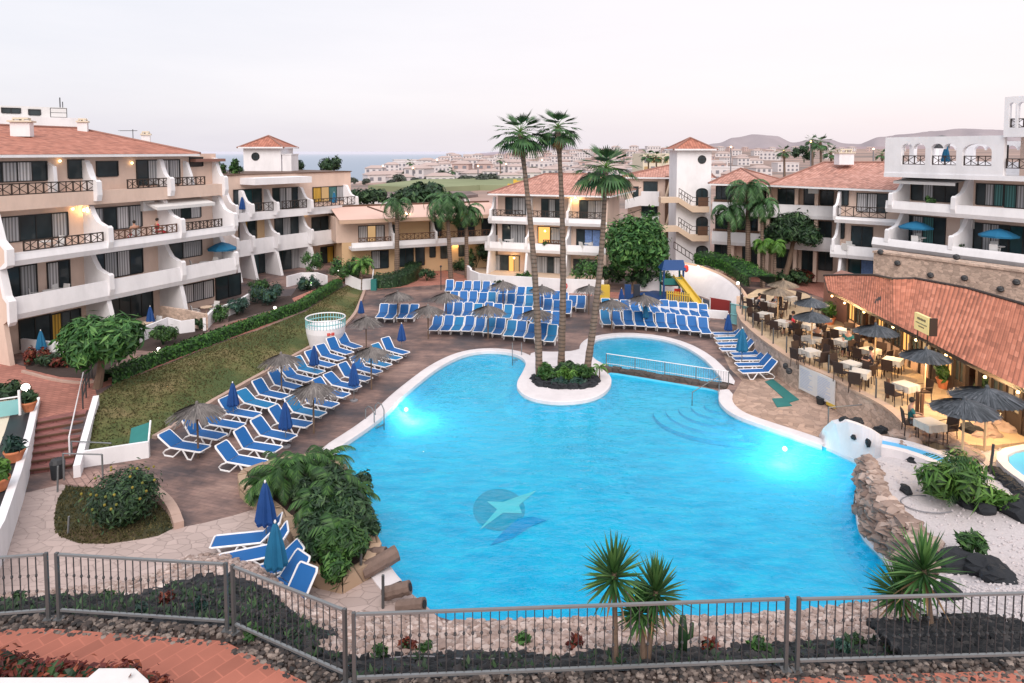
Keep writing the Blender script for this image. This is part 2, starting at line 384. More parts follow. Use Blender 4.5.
# ---------- mesh collector and object tree ----------
OFF = {}
class MB:
    def __init__(s): s.v = []; s.f = []; s.uv = []; s.M = None
    def add(s, vs, fs, uvs=None):
        o = len(s.v)
        if s.M is not None: vs = [s.M @ Vector(v) for v in vs]
        s.v += [tuple(v) for v in vs]
        for k, f in enumerate(fs):
            s.f.append([i+o for i in f]); s.uv.append(uvs[k] if uvs else None)
        return s
    def box(s, c, d, rz=0):
        x, y, z = d[0]/2, d[1]/2, d[2]/2; cr, sr = math.cos(rz), math.sin(rz)
        vs = []
        for a, b_, e in ((-1,-1,-1),(1,-1,-1),(1,1,-1),(-1,1,-1),(-1,-1,1),(1,-1,1),(1,1,1),(-1,1,1)):
            px, py = a*x, b_*y
            vs.append((c[0]+px*cr-py*sr, c[1]+px*sr+py*cr, c[2]+e*z))
        return s.add(vs, [(3,2,1,0),(4,5,6,7),(0,1,5,4),(1,2,6,5),(2,3,7,6),(3,0,4,7)])
    def poly(s, pts, uvs=None): return s.add(pts, [list(range(len(pts)))], [uvs] if uvs else None)
    def prism(s, pts, z0, z1):          # pts: plan polygon, counter-clockwise; z may be given per point
        n = len(pts)
        a = sum(pts[i][0]*pts[(i+1) % n][1]-pts[(i+1) % n][0]*pts[i][1] for i in range(n))
        if a < 0: pts = pts[::-1]
        f0 = (lambda p: z0) if not callable(z0) else z0
        f1 = (lambda p: z1) if not callable(z1) else z1
        vs = [(p[0], p[1], f0(p)) for p in pts]+[(p[0], p[1], f1(p)) for p in pts]
        return s.add(vs, [list(range(n))[::-1], list(range(n, 2*n))]+[(i, (i+1) % n, (i+1) % n+n, i+n) for i in range(n)])
    def sweep(s, prof, vec):            # a 3-D outline pushed along vec
        n = len(prof); vec = Vector(vec)
        vs = [Vector(p) for p in prof]+[Vector(p)+vec for p in prof]
        return s.add(vs, [list(range(n))[::-1], list(range(n, 2*n))]+[(i, (i+1) % n, (i+1) % n+n, i+n) for i in range(n)])
    def tube(s, pts, r, n=6, cap=True):
        pts = [Vector(p) for p in pts]; m = len(pts)
        rs = r if isinstance(r, (list, tuple)) else [r]*m
        vs = []; fs = []
        up = None
        for i, p in enumerate(pts):
            t = (pts[min(i+1, m-1)]-pts[max(i-1, 0)])
            if t.length < 1e-9: t = Vector((0, 0, 1))
            t.normalize()
            if up is None:
                up = Vector((0, 0, 1)) if abs(t.z) < .9 else Vector((1, 0, 0))
            a = t.cross(up).normalized(); b_ = a.cross(t).normalized(); up = b_
            for k in range(n):
                an = 2*PI*k/n
                vs.append(p+(a*math.cos(an)+b_*math.sin(an))*rs[i])
        for i in range(m-1):
            for k in range(n):
                fs.append((i*n+k, i*n+(k+1) % n, (i+1)*n+(k+1) % n, (i+1)*n+k))
        if cap: fs += [list(range(n))[::-1], list(range((m-1)*n, m*n))]
        return s.add(vs, fs)
    def lathe(s, c, prof, n=16, wob=0, close=False):
        vs = []; fs = []
        for (r, z) in prof:
            for k in range(n):
                a = 2*PI*k/n; rr = r*(1+(rnd.uniform(-wob, wob) if wob else 0))
                vs.append((c[0]+rr*math.cos(a), c[1]+rr*math.sin(a), c[2]+z))
        for i in range(len(prof)-1):
            for k in range(n):
                fs.append((i*n+k, i*n+(k+1) % n, (i+1)*n+(k+1) % n, (i+1)*n+k))
        if close: fs += [list(range(n))[::-1], list(range((len(prof)-1)*n, len(prof)*n))]
        return s.add(vs, fs)
    def ball(s, c, r, n=8, m=5, jit=0):
        r = r if isinstance(r, (tuple, list)) else (r, r, r)
        vs = [(c[0], c[1], c[2]-r[2])]
        for i in range(1, m):
            ph = PI*i/m-PI/2
            for k in range(n):
                a = 2*PI*(k+.5*(i % 2))/n; j = 1+(rnd.uniform(-jit, jit) if jit else 0)
                vs.append((c[0]+r[0]*math.cos(ph)*math.cos(a)*j, c[1]+r[1]*math.cos(ph)*math.sin(a)*j, c[2]+r[2]*math.sin(ph)*j))
        vs.append((c[0], c[1], c[2]+r[2])); t = len(vs)-1; fs = []
        for k in range(n): fs.append((0, 1+(k+1) % n, 1+k)); fs.append((t, t-n+k, t-n+(k+1) % n))
        for i in range(m-2):
            for k in range(n):
                a = 1+i*n+k; b_ = 1+i*n+(k+1) % n; fs.append((a, b_, b_+n, a+n))
        return s.add(vs, fs)
    def build(s, name, mat, parent=None, smooth=False, label=None, local=False):
        off = Vector((0, 0, 0))
        if parent is not None and not local: off = OFF.get(parent.name, off)
        me = bpy.data.meshes.new(name)
        me.from_pydata([(v[0]-off.x, v[1]-off.y, v[2]-off.z) for v in s.v], [], s.f)
        if any(u is not None for u in s.uv):
            lay = me.uv_layers.new(name='UVMap'); li = 0
            for f, u in zip(s.f, s.uv):
                for k in range(len(f)):
                    if u is not None: lay.data[li].uv = u[k]
                    li += 1
        if smooth: me.polygons.foreach_set('use_smooth', [True]*len(me.polygons))
        me.materials.append(MATS[mat] if isinstance(mat, str) else mat)
        o = bpy.data.objects.new(name, me); COL.objects.link(o)
        if parent is not None:
            o.parent = parent; OFF[o.name] = off
        if label: o['label'] = label
        return o
def tag(o, label=None, cat=None, group=None, kind=None):
    if label: o['label'] = label
    if cat: o['category'] = cat
    if group: o['group'] = group
    if kind: o['kind'] = kind
    return o
def thing(name, label, cat, loc=(0, 0, 0), rz=0, group=None):
    o = bpy.data.objects.new(name, None); COL.objects.link(o)
    o.location = loc; o.rotation_euler = (0, 0, rz); o.empty_display_size = .3
    OFF[o.name] = Vector(loc) if rz == 0 else Vector((0, 0, 0))
    return tag(o, label, cat, group)
def copy_tree(o, label=None, loc=None, rz=None, sc=None, parent=None, swap=None):
    c = o.copy(); COL.objects.link(c)
    if parent is not None: c.parent = parent
    if label: c['label'] = label
    if loc is not None: c.location = loc
    if rz is not None: c.rotation_euler = (c.rotation_euler[0], c.rotation_euler[1], rz)
    if sc is not None: c.scale = sc if not isinstance(sc, (int, float)) else (sc, sc, sc)
    if swap and c.data is not None and c.data.materials and c.data.materials[0].name in swap:
        c.data = swap_mesh(c.data, swap[c.data.materials[0].name])
    for ch in [x for x in o.children]: copy_tree(ch, parent=c, swap=swap)
    return c
_SW = {}
def swap_mesh(me, matname):
    k = (me.name, matname)
    if k not in _SW:
        m2 = me.copy(); m2.materials.clear(); m2.materials.append(MATS[matname]); _SW[k] = m2
    return _SW[k]
def struct(name, mb, mat, smooth=False):
    return tag(mb.build(name, mat, smooth=smooth), kind='structure')
for k, m in MATS.items(): m.name = k

# ---------- plan helpers ----------
def smooth_loop(pts, it=2, closed=True):
    for _ in range(it):
        q = []
        n = len(pts)
        for i in range(n if closed else n-1):
            a = pts[i]; b = pts[(i+1) % n]
            q += [a.lerp(b, .25), a.lerp(b, .75)]
        if not closed: q = [pts[0]]+q+[pts[-1]]
        pts = q
    return pts
def resample(pts, step, closed=True):
    n = len(pts); seq = pts+([pts[0]] if closed else [])
    out = []; acc = 0
    for a, b in zip(seq, seq[1:]):
        l = (b-a).length
        while acc < l and l > 0:
            out.append(a.lerp(b, acc/l)); acc += step
        acc -= l
    if not closed: out.append(seq[-1].copy())
    return out
def normals2(pts, closed=True):
    n = len(pts); area = sum(pts[i].x*pts[(i+1) % n].y-pts[(i+1) % n].x*pts[i].y for i in range(n))
    sg = 1 if area > 0 else -1; out = []
    for i in range(n):
        a = pts[(i-1) % n if closed else max(i-1, 0)]; b = pts[(i+1) % n if closed else min(i+1, n-1)]
        d = (b-a); l = math.hypot(d.x, d.y) or 1
        out.append(Vector((d.y/l*sg, -d.x/l*sg, 0)))
    return out
def inside(p, poly):
    x, y = p[0], p[1]; c = False; n = len(poly); j = n-1
    for i in range(n):
        xi, yi = poly[i][0], poly[i][1]; xj, yj = poly[j][0], poly[j][1]
        if (yi > y) != (yj > y) and x < (xj-xi)*(y-yi)/(yj-yi)+xi: c = not c
        j = i
    return c
def PX(l, z=0.0): return [U(a, b, z) for a, b in l]

# ---------- pool outlines, measured at the waterline ----------
W1 = PX([(482,351.5),(503,352),(518,355),(528,362),(525,371),(517,384),(520,392),(530,398.5),(546,402),(564,403),(585,401),(600,396),(609,388),(611,379),(604,371),
         (640,377),(690,385.5),(722,390.5),(719,399),(723,407),(735,416),(760,425),(800,438),(822,446),(845,455),(864,464),(859,475),(857,500),(858,520),(864,537),(880,551),(890,564),(895,580),(897,597),
         (870,603),(800,611),(740,614),(700,617),(620,618),(560,619),(500,620),(442,622),(426,605),(412,594),(398,582),(385,564),(372,545),(360,520),(345,498),(332,478),(329,463),(335,450),(350,440),(368,428),(387,413),(398,400),(418,383),(438.7,367),(461.5,355.5)])
W2 = PX([(592,359),(589,352),(589,346),(594,341),(602,338),(623.5,335.2),(656.4,337.6),(682,345),(702,356.5),(717,371.5),(727,386.5),(690,381.5),(640,373),(605,366.5)])
W1s = resample(smooth_loop(W1, 2), .35); W2s = resample(smooth_loop(W2, 1), .35)
PAD = PX([(532,352),(528,362),(525,371),(517,384),(520,392),(530,398.5),(546,402),(564,403),(585,401),(600,396),(609,388),(611,379),(604,371),(592,362),(588,352),(588,346),(575,352),(555,353)])
LAWN = [G(a, b) for a, b in [(84,458),(89,430),(97,396),(118,382),(150,371),(185,357),(220,343),(262,329),(305,312),(325,298),(345,286),(356,283),(363,291),(358,303),(353,316),(335,333),(300,352),(250,380),(200,408),(178,424),(152,438),(122,450)]]
LAWN2 = PX([(66,486),(58,498),(54,516),(54,532),(64,540),(82,544),(108,544),(150,538),(173,529),(171,518),(160,505),(143,493),(110,489),(88,487)])
PAVE = PX([(-60,500),(12,496),(63,484),(66,486),(88,487),(110,489),(143,493),(160,505),(172,519),(176,530),(243,513),(262,506),(300,540),(335,560),(378,548),(398,582),(412,594),(426,605),(442,622),(560,619),(700,617),(800,611),(870,603),(897,597),(960,680),(900,760),(-60,760)])
TAN = PX([(742,380),(730,369),(722,352),(712,337),(745,332),(758,350),(775,372),(800,392),(842,412),(880,430),(905,444),(890,470),(864,464),(845,455),(822,446),(760,425),(735,416),(726,408),(732,396)])
REDP = [G(a, b) for a, b in [(-60,352),(0,358),(22,366),(60,374),(92,377),(97,396),(90,411),(39,420),(-10,424),(-60,420)]]
REDP2 = PX([(362,288),(372,290),(420,286),(470,283),(540,292),(605,297),(640,300),(640,294),(600,291),(540,287),(505,283),(470,277),(437,268),(425,266),(412,266),(417,276),(412,281),(385,285)])
REDP3 = [G(a, b) for a, b in [(97,390),(118,382),(150,370),(185,356),(220,342),(262,328),(300,311),(322,297),(340,284),(352,280),(348,275),(330,281),(312,286),(300,292),(286,304),(262,314),(232,322),(213,333),(190,341),(160,355),(130,364),(97,378)]]
REGS = [('water', W1s), ('water', W2s), ('lawn', LAWN), ('lawn_small', LAWN2), ('tan_stones', TAN), ('red_path', REDP), ('red_path', REDP2), ('red_path', REDP3), ('paving', PAVE)]
def build_ground():
    pts = []; edges = []
    def addloop(l):
        l = resample([Vector((p[0], p[1], 0)) for p in l], .9) if len(l) < 90 else l
        o = len(pts)
        pts.extend([Vector((p[0], p[1])) for p in l]); edges.extend([(o+i, o+(i+1) % len(l)) for i in range(len(l))])
    box = [Vector((-90, 7.0, 0)), Vector((90, 7.0, 0)), Vector((90, 95, 0)), Vector((-90, 95, 0))]
    o = len(pts); pts.extend([Vector((p.x, p.y)) for p in box]); edges.extend([(o+i, o+(i+1) % 4) for i in range(4)])
    for n, l in REGS: addloop(l)
    y = 8.0
    while y < 80:
        x = -34.0
        while x < 36:
            pts.append(Vector((x+rnd.uniform(-.1, .1), y+rnd.uniform(-.1, .1)))); x += 1.3
        y += 1.3
    vs, es, fs, *_ = delaunay_2d_cdt(pts, edges, [], 0, 1e-4)
    parts = {}
    for f in fs:
        c = sum((vs[i] for i in f), Vector((0, 0)))/len(f)
        reg = 'deck'
        for n, l in REGS:
            if inside(c, l): reg = n; break
        if reg == 'water': continue
        if reg == 'deck' and (c.y > 72 or abs(c.x) > 40): reg = 'yard'
        parts.setdefault(reg, []).append(f)
    mm = {'deck': 'deck', 'lawn': 'lawn', 'lawn_small': 'lawn_small', 'tan_stones': 'pave_tan', 'red_path': 'brick_path', 'paving': 'pave_pale', 'yard': 'land'}
    nm = {'deck': 'pool_deck', 'lawn': 'lawn', 'lawn_small': 'lawn', 'tan_stones': 'stone_paving', 'red_path': 'brick_path', 'paving': 'paving', 'yard': 'ground'}
    for r, fl in parts.items():
        idx = {}; v2 = []; f2 = []
        for f in fl:
            g = []
            for i in f:
                if i not in idx: idx[i] = len(v2); v2.append((vs[i].x, vs[i].y, gh(vs[i].x, vs[i].y)))
                g.append(idx[i])
            f2.append(g)
        mb = MB(); mb.v = v2; mb.f = f2; mb.uv = [None]*len(f2)
        struct(nm[r], mb, mm[r])
build_ground()

def strip(pts, nor, offs, closed=True):   # offs: list of (outward offset, z)
    mb = MB(); n = len(pts); vs = []
    for (d, z) in offs:
        for p, q in zip(pts, nor): vs.append((p.x+q.x*d, p.y+q.y*d, z))
    fs = []
    for k in range(len(offs)-1):
        for i in range(n if closed else n-1):
            j = (i+1) % n; fs.append((k*n+i, k*n+j, (k+1)*n+j, (k+1)*n+i))
    mb.add(vs, fs); return mb
def basin(Ws, depth, nm, wmat, level):
    nor = normals2(Ws)
    mb = MB()
    from mathutils.geometry import tessellate_polygon
    tri = tessellate_polygon([[Vector((p.x, p.y, 0)) for p in Ws]])
    mb.add([(p.x, p.y, -depth) for p in Ws], [list(t) for t in tri])
    sw = strip(Ws, nor, [(-.75 if depth > .6 else -.3, -depth+.004), (-.45 if depth > .6 else -.2, -depth*.8), (0, -.1), (0, .0)]); mb.add(sw.v, sw.f)
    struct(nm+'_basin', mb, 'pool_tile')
    w = MB()
    for t in tri:
        a, b, c = [Ws[i] for i in t]
        if (b.x-a.x)*(c.y-a.y)-(b.y-a.y)*(c.x-a.x) < 0: b, c = c, b
        w.add([(p.x, p.y, level) for p in (a, b, c)], [(0, 1, 2)])
    return struct(nm+'_water', w, wmat)
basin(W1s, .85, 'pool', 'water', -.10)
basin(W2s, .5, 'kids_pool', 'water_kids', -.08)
# white coping round both pools, broken where the rock bank and the planter take over
def rim(Ws, width, skip):
    nor = normals2(Ws); mb = MB(); n = len(Ws)
    prof = [(-.06, -.16), (-.06, .05), (0, .075), (width*.8, .075), (width, .045), (width, -.02)]
    for i in range(n):
        j = (i+1) % n; m = (Ws[i]+Ws[j])/2
        if skip(m): continue
        a = [(Ws[i].x+nor[i].x*d, Ws[i].y+nor[i].y*d, z) for d, z in prof]
        b = [(Ws[j].x+nor[j].x*d, Ws[j].y+nor[j].y*d, z) for d, z in prof]
        mb.add(a+b, [(k, k+1, k+1+len(prof), k+len(prof)) for k in range(len(prof)-1)])
    return mb
dA, dB = U(604, 369), U(727, 388.5)
def near_dam(p):
    ab = dB-dA; t = max(0, min(1, (p-dA).dot(ab)/ab.length_squared)); return (dA+ab*t-p).length < .55
PADC = U(565, 381)
def skip1(p):
    if near_dam(p): return True
    if p.y > 22.0 and p.x > 12.6 and p.y < 26.4: return False
    return (p.x > 11.8 and p.y < 26) or (p.y < 17.6 and p.x > -3.3)
r1 = rim(W1s, .55, skip1); r2 = rim(W2s, .55, near_dam)
r1.add(r2.v, r2.f)
tag(r1.build('pool_coping', 'pool_rim', smooth=False), kind='structure')
mb = MB(); mb.prism([p for p in resample(smooth_loop(PAD, 1), .4)], -.04, .066)
struct('island_pad', mb, 'pool_rim')
# low dark wall between the two pools
ab = (dB-dA); nn = Vector((ab.y, -ab.x, 0)).normalized()
mb = MB(); m2 = 14
for i in range(m2):
    a = dA+ab*(i/m2); b = dA+ab*((i+1)/m2); o = rnd.uniform(-.05, .05)
    mb.prism([a+nn*(.26+o), b+nn*(.26+o), b-nn*.2, a-nn*.2], -1.5, .16+rnd.uniform(-.04, .04))
tag(mb.build('dividing_wall', 'dam_stone'), 'low dark stone wall dividing the round kids pool from the main pool', 'wall')
t = thing('pool_fence', 'white metal railing along the dark wall beside the round kids pool', 'railing', dA)
p0 = dA-nn*.35+Vector((0, 0, .1)); p1 = dB-nn*.35+Vector((0, 0, .1)); ln = (p1-p0).length
top = MB().tube([p0+Vector((0, 0, .64)), p1+Vector((0, 0, .64))], .022, 6).build('top_rail', 'plastic_white', t)
MB().tube([p0+Vector((0, 0, .12)), p1+Vector((0, 0, .12))], .015, 5).build('bottom_rail', 'plastic_white', t)
nb = 52
for i in range(nb+1):
    q = p0.lerp(p1, i/nb); MB().tube([q-Vector((0, 0, .06)), q+Vector((0, 0, .64))], .026 if i % 13 == 0 else .008, 4).build('post' if i % 13 == 0 else 'baluster', 'metal_light', t)
# pool floor mosaic: grey disc, pale bird-like star, and a dark wave beside it
def flat(name, pts, z, mat, label=None, cat=None):
    mb = MB(); mb.poly([(p.x, p.y, z) for p in pts]); return mb
zf = -.85
mb = flat('', [U(499+26*math.cos(a), 510+21*math.sin(a), zf) for a in [-k*2*PI/28 for k in range(28)]], zf+.012, '')
t = thing('floor_mosaic', 'pale four pointed star on a grey disc laid in the pool floor', 'mosaic', U(505, 511, zf))
mb.build('disc', 'mosaic_grey', t)
flat('', PX([(479,531),(497,510),(487,502),(503,502.5),(518,497),(536.5,491),(519,506),(522,514),(503,513.5)], zf), zf+.024, '').build('star', 'mosaic_white', t)
flat('', PX([(490,546),(503,532),(518,519),(533,517),(547,521),(530,527),(514,538)], zf), zf+.018, '').build('wave', 'mosaic_dark', t)
# entry steps, arcs under the water
sc0 = U(727, 402)
for i, rr in enumerate((2.9, 2.4, 1.9, 1.4, .9)):
    mb = MB(); z1 = -.66+i*.12
    pr = [sc0+Vector((rr*1.15*math.cos(a), rr*math.sin(a), 0)) for a in [PI*.93+k*(PI*.86)/16 for k in range(17)]]+[sc0+Vector((.2, .1, 0))]
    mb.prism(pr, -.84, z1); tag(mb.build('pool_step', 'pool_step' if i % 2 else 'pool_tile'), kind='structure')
mb = MB(); hp = [U(719, 393.5, 0)+Vector((0, 0, .1)), U(719, 393.5, 0)+Vector((0, 0, .85)), U(692, 408, -.5)+Vector((0, 0, .75)), U(692, 408, -.5)+Vector((0, 0, -.7))]
mb.tube(hp, .025, 6); tag(mb.build('handrail', 'metal_light'), 'slim metal handrail leading down the curved pool steps', 'handrail')
# ladders
def ladder(px, py, dirx, diry, label):
    b = U(px, py); t = thing('pool_ladder', label, 'ladder', b, 0, 'steel pool ladders'); d = Vector((dirx, diry, 0)).normalized(); s = Vector((-d.y, d.x, 0))
    for k in (-1, 1):
        q = b+s*.26*k
        pts = [q-d*.45+Vector((0, 0, .05)), q-d*.45+Vector((0, 0, .5)), q-d*.25+Vector((0, 0, .66)), q+Vector((0, 0, .64)), q+d*.15+Vector((0, 0, .45)), q+d*.15+Vector((0, 0, -1.0))]
        MB().tube(pts, .024, 6).build('rail', 'metal_light', t)
    for z in (-.2, -.5, -.8): MB().box(b+d*.15+Vector((0, 0, z)), (.5, .1, .03), math.atan2(s.y, s.x)).build('rung', 'metal_light', t)
ladder(377, 421, .75, -.65, 'steel ladder on the left side of the pool beside the loungers')
ladder(517, 355.5, 0, -1, 'steel ladder at the far end of the pool beside the palm island')
# underwater lamps that are lit in the photograph
def pool_lamp(px, py, d, e, label):
    p = U(px, py, -.32)+Vector((d[0], d[1], 0)).normalized()*.32; t = thing('pool_lamp', label, 'pool lamp', p, 0, 'underwater pool lamps')
    mb = MB(); mb.ball(p, (.10, .10, .10), 12, 6); mb.build('lens', 'pool_lamp', t, smooth=True)
    l = bpy.data.lights.new('pool_light', 'POINT'); l.energy = e; l.color = (.85, .97, 1); l.shadow_soft_size = .10
    lo = bpy.data.objects.new('pool_light', l); COL.objects.link(lo); lo.location = Vector(d); lo.parent = t
pool_lamp(401, 408, (.3, -.2, .0), 95, 'glowing underwater lamp on the left wall of the pool')
pool_lamp(787, 446, (-.22, -.3, .0), 95, 'glowing underwater lamp on the right wall of the pool')

# ---------- bank, terrace and far land ----------
FENCE_TOP = 4.83; TZ = 3.68
FP_ = [U(-70, 557, FENCE_TOP), U(48, 552.6, FENCE_TOP), U(228, 563.5, FENCE_TOP), U(349, 610.5, FENCE_TOP), U(560, 603.4, FENCE_TOP), U(793, 597, FENCE_TOP), U(1024, 591, FENCE_TOP), U(1110, 589, FENCE_TOP)]
BANKLOW = PX([(-90,600),(0,596),(60,590),(114,583),(152,576),(190,556),(225,552),(258,565),(280,580),(302,596),(346,612),(400,617),(442,622.5),(500,620.5),(560,619.5),(640,618.5),(700,617.5),(800,611.5),(870,603.5),(897,597.5)])
def along(poly, t):
    ls = [(b-a).length for a, b in zip(poly, poly[1:])]; tot = sum(ls); d = t*tot
    for (a, b), l in zip(zip(poly, poly[1:]), ls):
        if d <= l: return a.lerp(b, d/l if l else 0)
        d -= l
    return poly[-1].copy()
FL = [Vector((p.x, p.y, TZ)) for p in FP_]
def fence_at_x(x):
    for a, b in zip(FL, FL[1:]):
        if a.x <= x <= b.x: return a.y+(b.y-a.y)*(x-a.x)/(b.x-a.x)
    return FL[0].y if x < FL[0].x else FL[-1].y
bank = MB(); nb_ = 90; mrow = 10; vs = []
BK = []
low = resample(BANKLOW, .25, False); nb_ = len(low)-1
for i, p in enumerate(low):
    x1 = lerp(FL[0].x, U(905, 597, FENCE_TOP).x+.2, i/nb_)
    q = Vector((x1, fence_at_x(x1)+.12, TZ-.05)); row = []
    for k in range(mrow+1):
        t = k/mrow; w = p.lerp(q, t); w.z = (TZ-.05)*(t**.96)
        if 0 < k < mrow: w.z += rnd.uniform(-.05, .05)
        row.append(w)
    BK.append(row); vs += row
w_ = mrow+1
bank.add(vs, [(i*w_+k, i*w_+k+1, (i+1)*w_+k+1, (i+1)*w_+k) for i in range(nb_) for k in range(mrow)])
struct('stone_bank', bank, 'bank')
def bank_pt(u, v):
    i = min(int(u*nb_), nb_-1); fu = u*nb_-i; k = min(int(v*mrow), mrow-1); fv = v*mrow-k
    return BK[i][k].lerp(BK[i+1][k], fu).lerp(BK[i][k+1].lerp(BK[i+1][k+1], fu), fv)
st = MB(); ch = MB()
def bed_start(u, x):       # where the pale rubble gives way to the dark planting bed
    return .74+.03*math.sin(x*2.1) if x > -2.4 else (.50+.06*math.sin(x*1.3) if x < -3.4 else .8)
for _ in range(5200):
    u, v = rnd.random(), rnd.random(); p = bank_pt(u, v)
    if v < bed_start(u, p.x):
        r = rnd.uniform(.045, .10); st.ball(p, (r*rnd.uniform(.8, 1.5), r*rnd.uniform(.8, 1.4), r*.8), 6, 4, .15)
    else:
        r = rnd.uniform(.03, .09); ch.ball(p+Vector((0, 0, .01)), (r*1.3, r*1.2, r), 5, 3, .3)
bd = MB()
for i in range(nb_):
    for k in range(mrow):
        c = (BK[i][k]+BK[i+1][k+1])/2
        if k/mrow >= bed_start(i/nb_, c.x)-.06:
            bd.poly([BK[i][k]+Vector((0, 0, .03)), BK[i][k+1]+Vector((0, 0, .03)), BK[i+1][k+1]+Vector((0, 0, .03)), BK[i+1][k]+Vector((0, 0, .03))])
struct('planting_bed', bd, 'lava')
tag(st.build('rubble', 'pebble'), 'pale rubble stones covering the bank between pool and fence', 'rubble', kind='stuff')
tag(ch.build('lava_gravel', 'lava_chip'), 'dark lava gravel on the planted bed behind the fence', 'gravel', kind='stuff')
# terrace behind the fence (towards the camera), brick paved
tp = [Vector((p.x, p.y+.12, TZ)) for p in FL]
mb = MB(); mb.prism([(p.x, p.y) for p in tp]+[(tp[-1].x, 3.0), (tp[0].x, 3.0)], 0, TZ-.04); struct('terrace_ground', mb, 'soil')
mb = MB(); mb.prism([(p.x, p.y-(.34 if p.x < -3 else (.42 if p.x < 1.5 else .26))) for p in tp]+[(tp[-1].x, 3.0), (tp[0].x, 3.0)], TZ-.03, TZ+.004); struct('brick_path', mb, 'brick_near')
mb = MB()
for _ in range(3200):
    x = rnd.uniform(tp[0].x, tp[-1].x); y = fence_at_x(x)+.1-.46*rnd.random()**1.3
    r = rnd.uniform(.015, .045); mb.ball((x, y, TZ-.015), (r*1.3, r*1.2, r), 5, 3, .3)
tag(mb.build('edge_gravel', 'edge_chip'), 'strip of dark gravel and stones along the foot of the fence', 'gravel', kind='stuff')

# sea, coast and hills
mb = MB(); mb.poly([(-30000, 250, -24), (30000, 250, -24), (30000, 40000, -24), (-30000, 40000, -24)]); struct('sea', mb, 'sea')
def hn(x, y, s=1.0): return (math.sin(x*.013*s+1.3)+math.sin(y*.021*s+x*.007*s)+math.sin(x*.031*s+y*.017*s+2))/3
def land_z(x, y):
    # low plain that rises to the town and falls to the shore on the left
    K = [(92,-90),(250,-84),(300,-80),(500,-104),(800,-118),(1700,-120),(2500,-90),(9999,-90)]
    for (a, xa), (b_, xb) in zip(K, K[1:]):
        if y <= b_: sh = lerp(xa, xb, max(0, (y-a))/(b_-a)); break
    edge = sst((x-sh)/max(14, y*.05))
    z = -2.0+4.0*sst((y-300)/500)+13*sst((x+40)/200)*sst((y-380)/700)
    z += hn(x, y)*1.2*sst((y-120)/200)
    return lerp(-30, z, edge) if y > 260 else z*sst((y-92)/30)-.05
mb = MB(); xs = []; rows = []
ys = [92, 100, 115, 130, 150, 175, 200, 230, 262, 290, 320, 350, 390, 440, 500, 560, 640, 740, 860, 1000, 1200, 1500, 1900, 2500]
nx = 90
for y in ys:
    for i in range(nx+1):
        x = (i/nx*2-1)*y*1.15; z = land_z(x, y); mb.v.append((x, y, z))
for r in range(len(ys)-1):
    for i in range(nx):
        a = r*(nx+1)+i; mb.f.append([a, a+1, a+nx+2, a+nx+1]); mb.uv.append(None)
struct('land', mb, 'land', True)
def ridge(name, prof, Y, mat, thick=.35, base=-30, rough=1.0):
    # prof: skyline points (px, py) at distance Y; a real hill with a front and a back slope
    mb = MB(); pts = []
    for (x0, y0), (x1, y1) in zip(prof, prof[1:]):
        k = max(2, int((x1-x0)/3))
        for i in range(k):
            t = i/k; pts.append((lerp(x0, x1, t), lerp(y0, y1, t*t*(3-2*t))+rnd.uniform(-.25, .25)*rough))
    pts.append(prof[-1])
    rows = []
    for fr, hh in ((1-thick, 0), (1-thick*.55, .42), (1-thick*.22, .8), (1, 1), (1+thick, 0)):
        row = []
        for i, (px, py) in enumerate(pts):
            top = V(px, py, Y); z = lerp(base, top.z, hh)
            wob = 1+(.025*math.sin(i*.55+fr*9)+.02*math.sin(i*.21))*(0 if hh in (0, 1) else 1)
            row.append((top.x*fr*wob, Y*fr*wob, z))
        rows.append(row)
    for row in rows: mb.v += row
    n = len(pts)
    for r in range(4):
        for i in range(n-1): mb.f.append([r*n+i, r*n+i+1, (r+1)*n+i+1, (r+1)*n+i]); mb.uv.append(None)
    return struct(name, mb, mat, True)
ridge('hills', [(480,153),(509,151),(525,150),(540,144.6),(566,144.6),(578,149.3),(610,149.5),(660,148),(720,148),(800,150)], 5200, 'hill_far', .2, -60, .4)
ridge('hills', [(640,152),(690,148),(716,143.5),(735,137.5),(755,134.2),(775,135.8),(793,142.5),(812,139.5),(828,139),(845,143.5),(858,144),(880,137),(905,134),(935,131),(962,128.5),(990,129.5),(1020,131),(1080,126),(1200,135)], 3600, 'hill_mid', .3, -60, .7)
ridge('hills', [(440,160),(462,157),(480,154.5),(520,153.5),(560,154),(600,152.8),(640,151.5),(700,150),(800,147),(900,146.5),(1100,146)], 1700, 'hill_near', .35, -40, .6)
# pale golf lawns and dirt lots, each lying 0.1 m or more above the plain
def patch(name, l, mat, Y0=None):
    pts = []
    for a, b in l:
        p = U(a, b, -1); p.z = land_z(p.x, p.y)+.7; pts.append(p)
    mb = MB(); mb.prism([(p.x, p.y) for p in pts], -6, max(p.z for p in pts)); struct(name, mb, mat)
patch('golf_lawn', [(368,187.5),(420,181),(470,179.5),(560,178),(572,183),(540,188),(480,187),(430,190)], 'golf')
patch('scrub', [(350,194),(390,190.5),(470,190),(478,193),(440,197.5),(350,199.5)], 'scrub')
patch('dirt_lot', [(350,207),(440,200),(520,196),(530,205),(470,212),(350,214)], 'dirt_far')
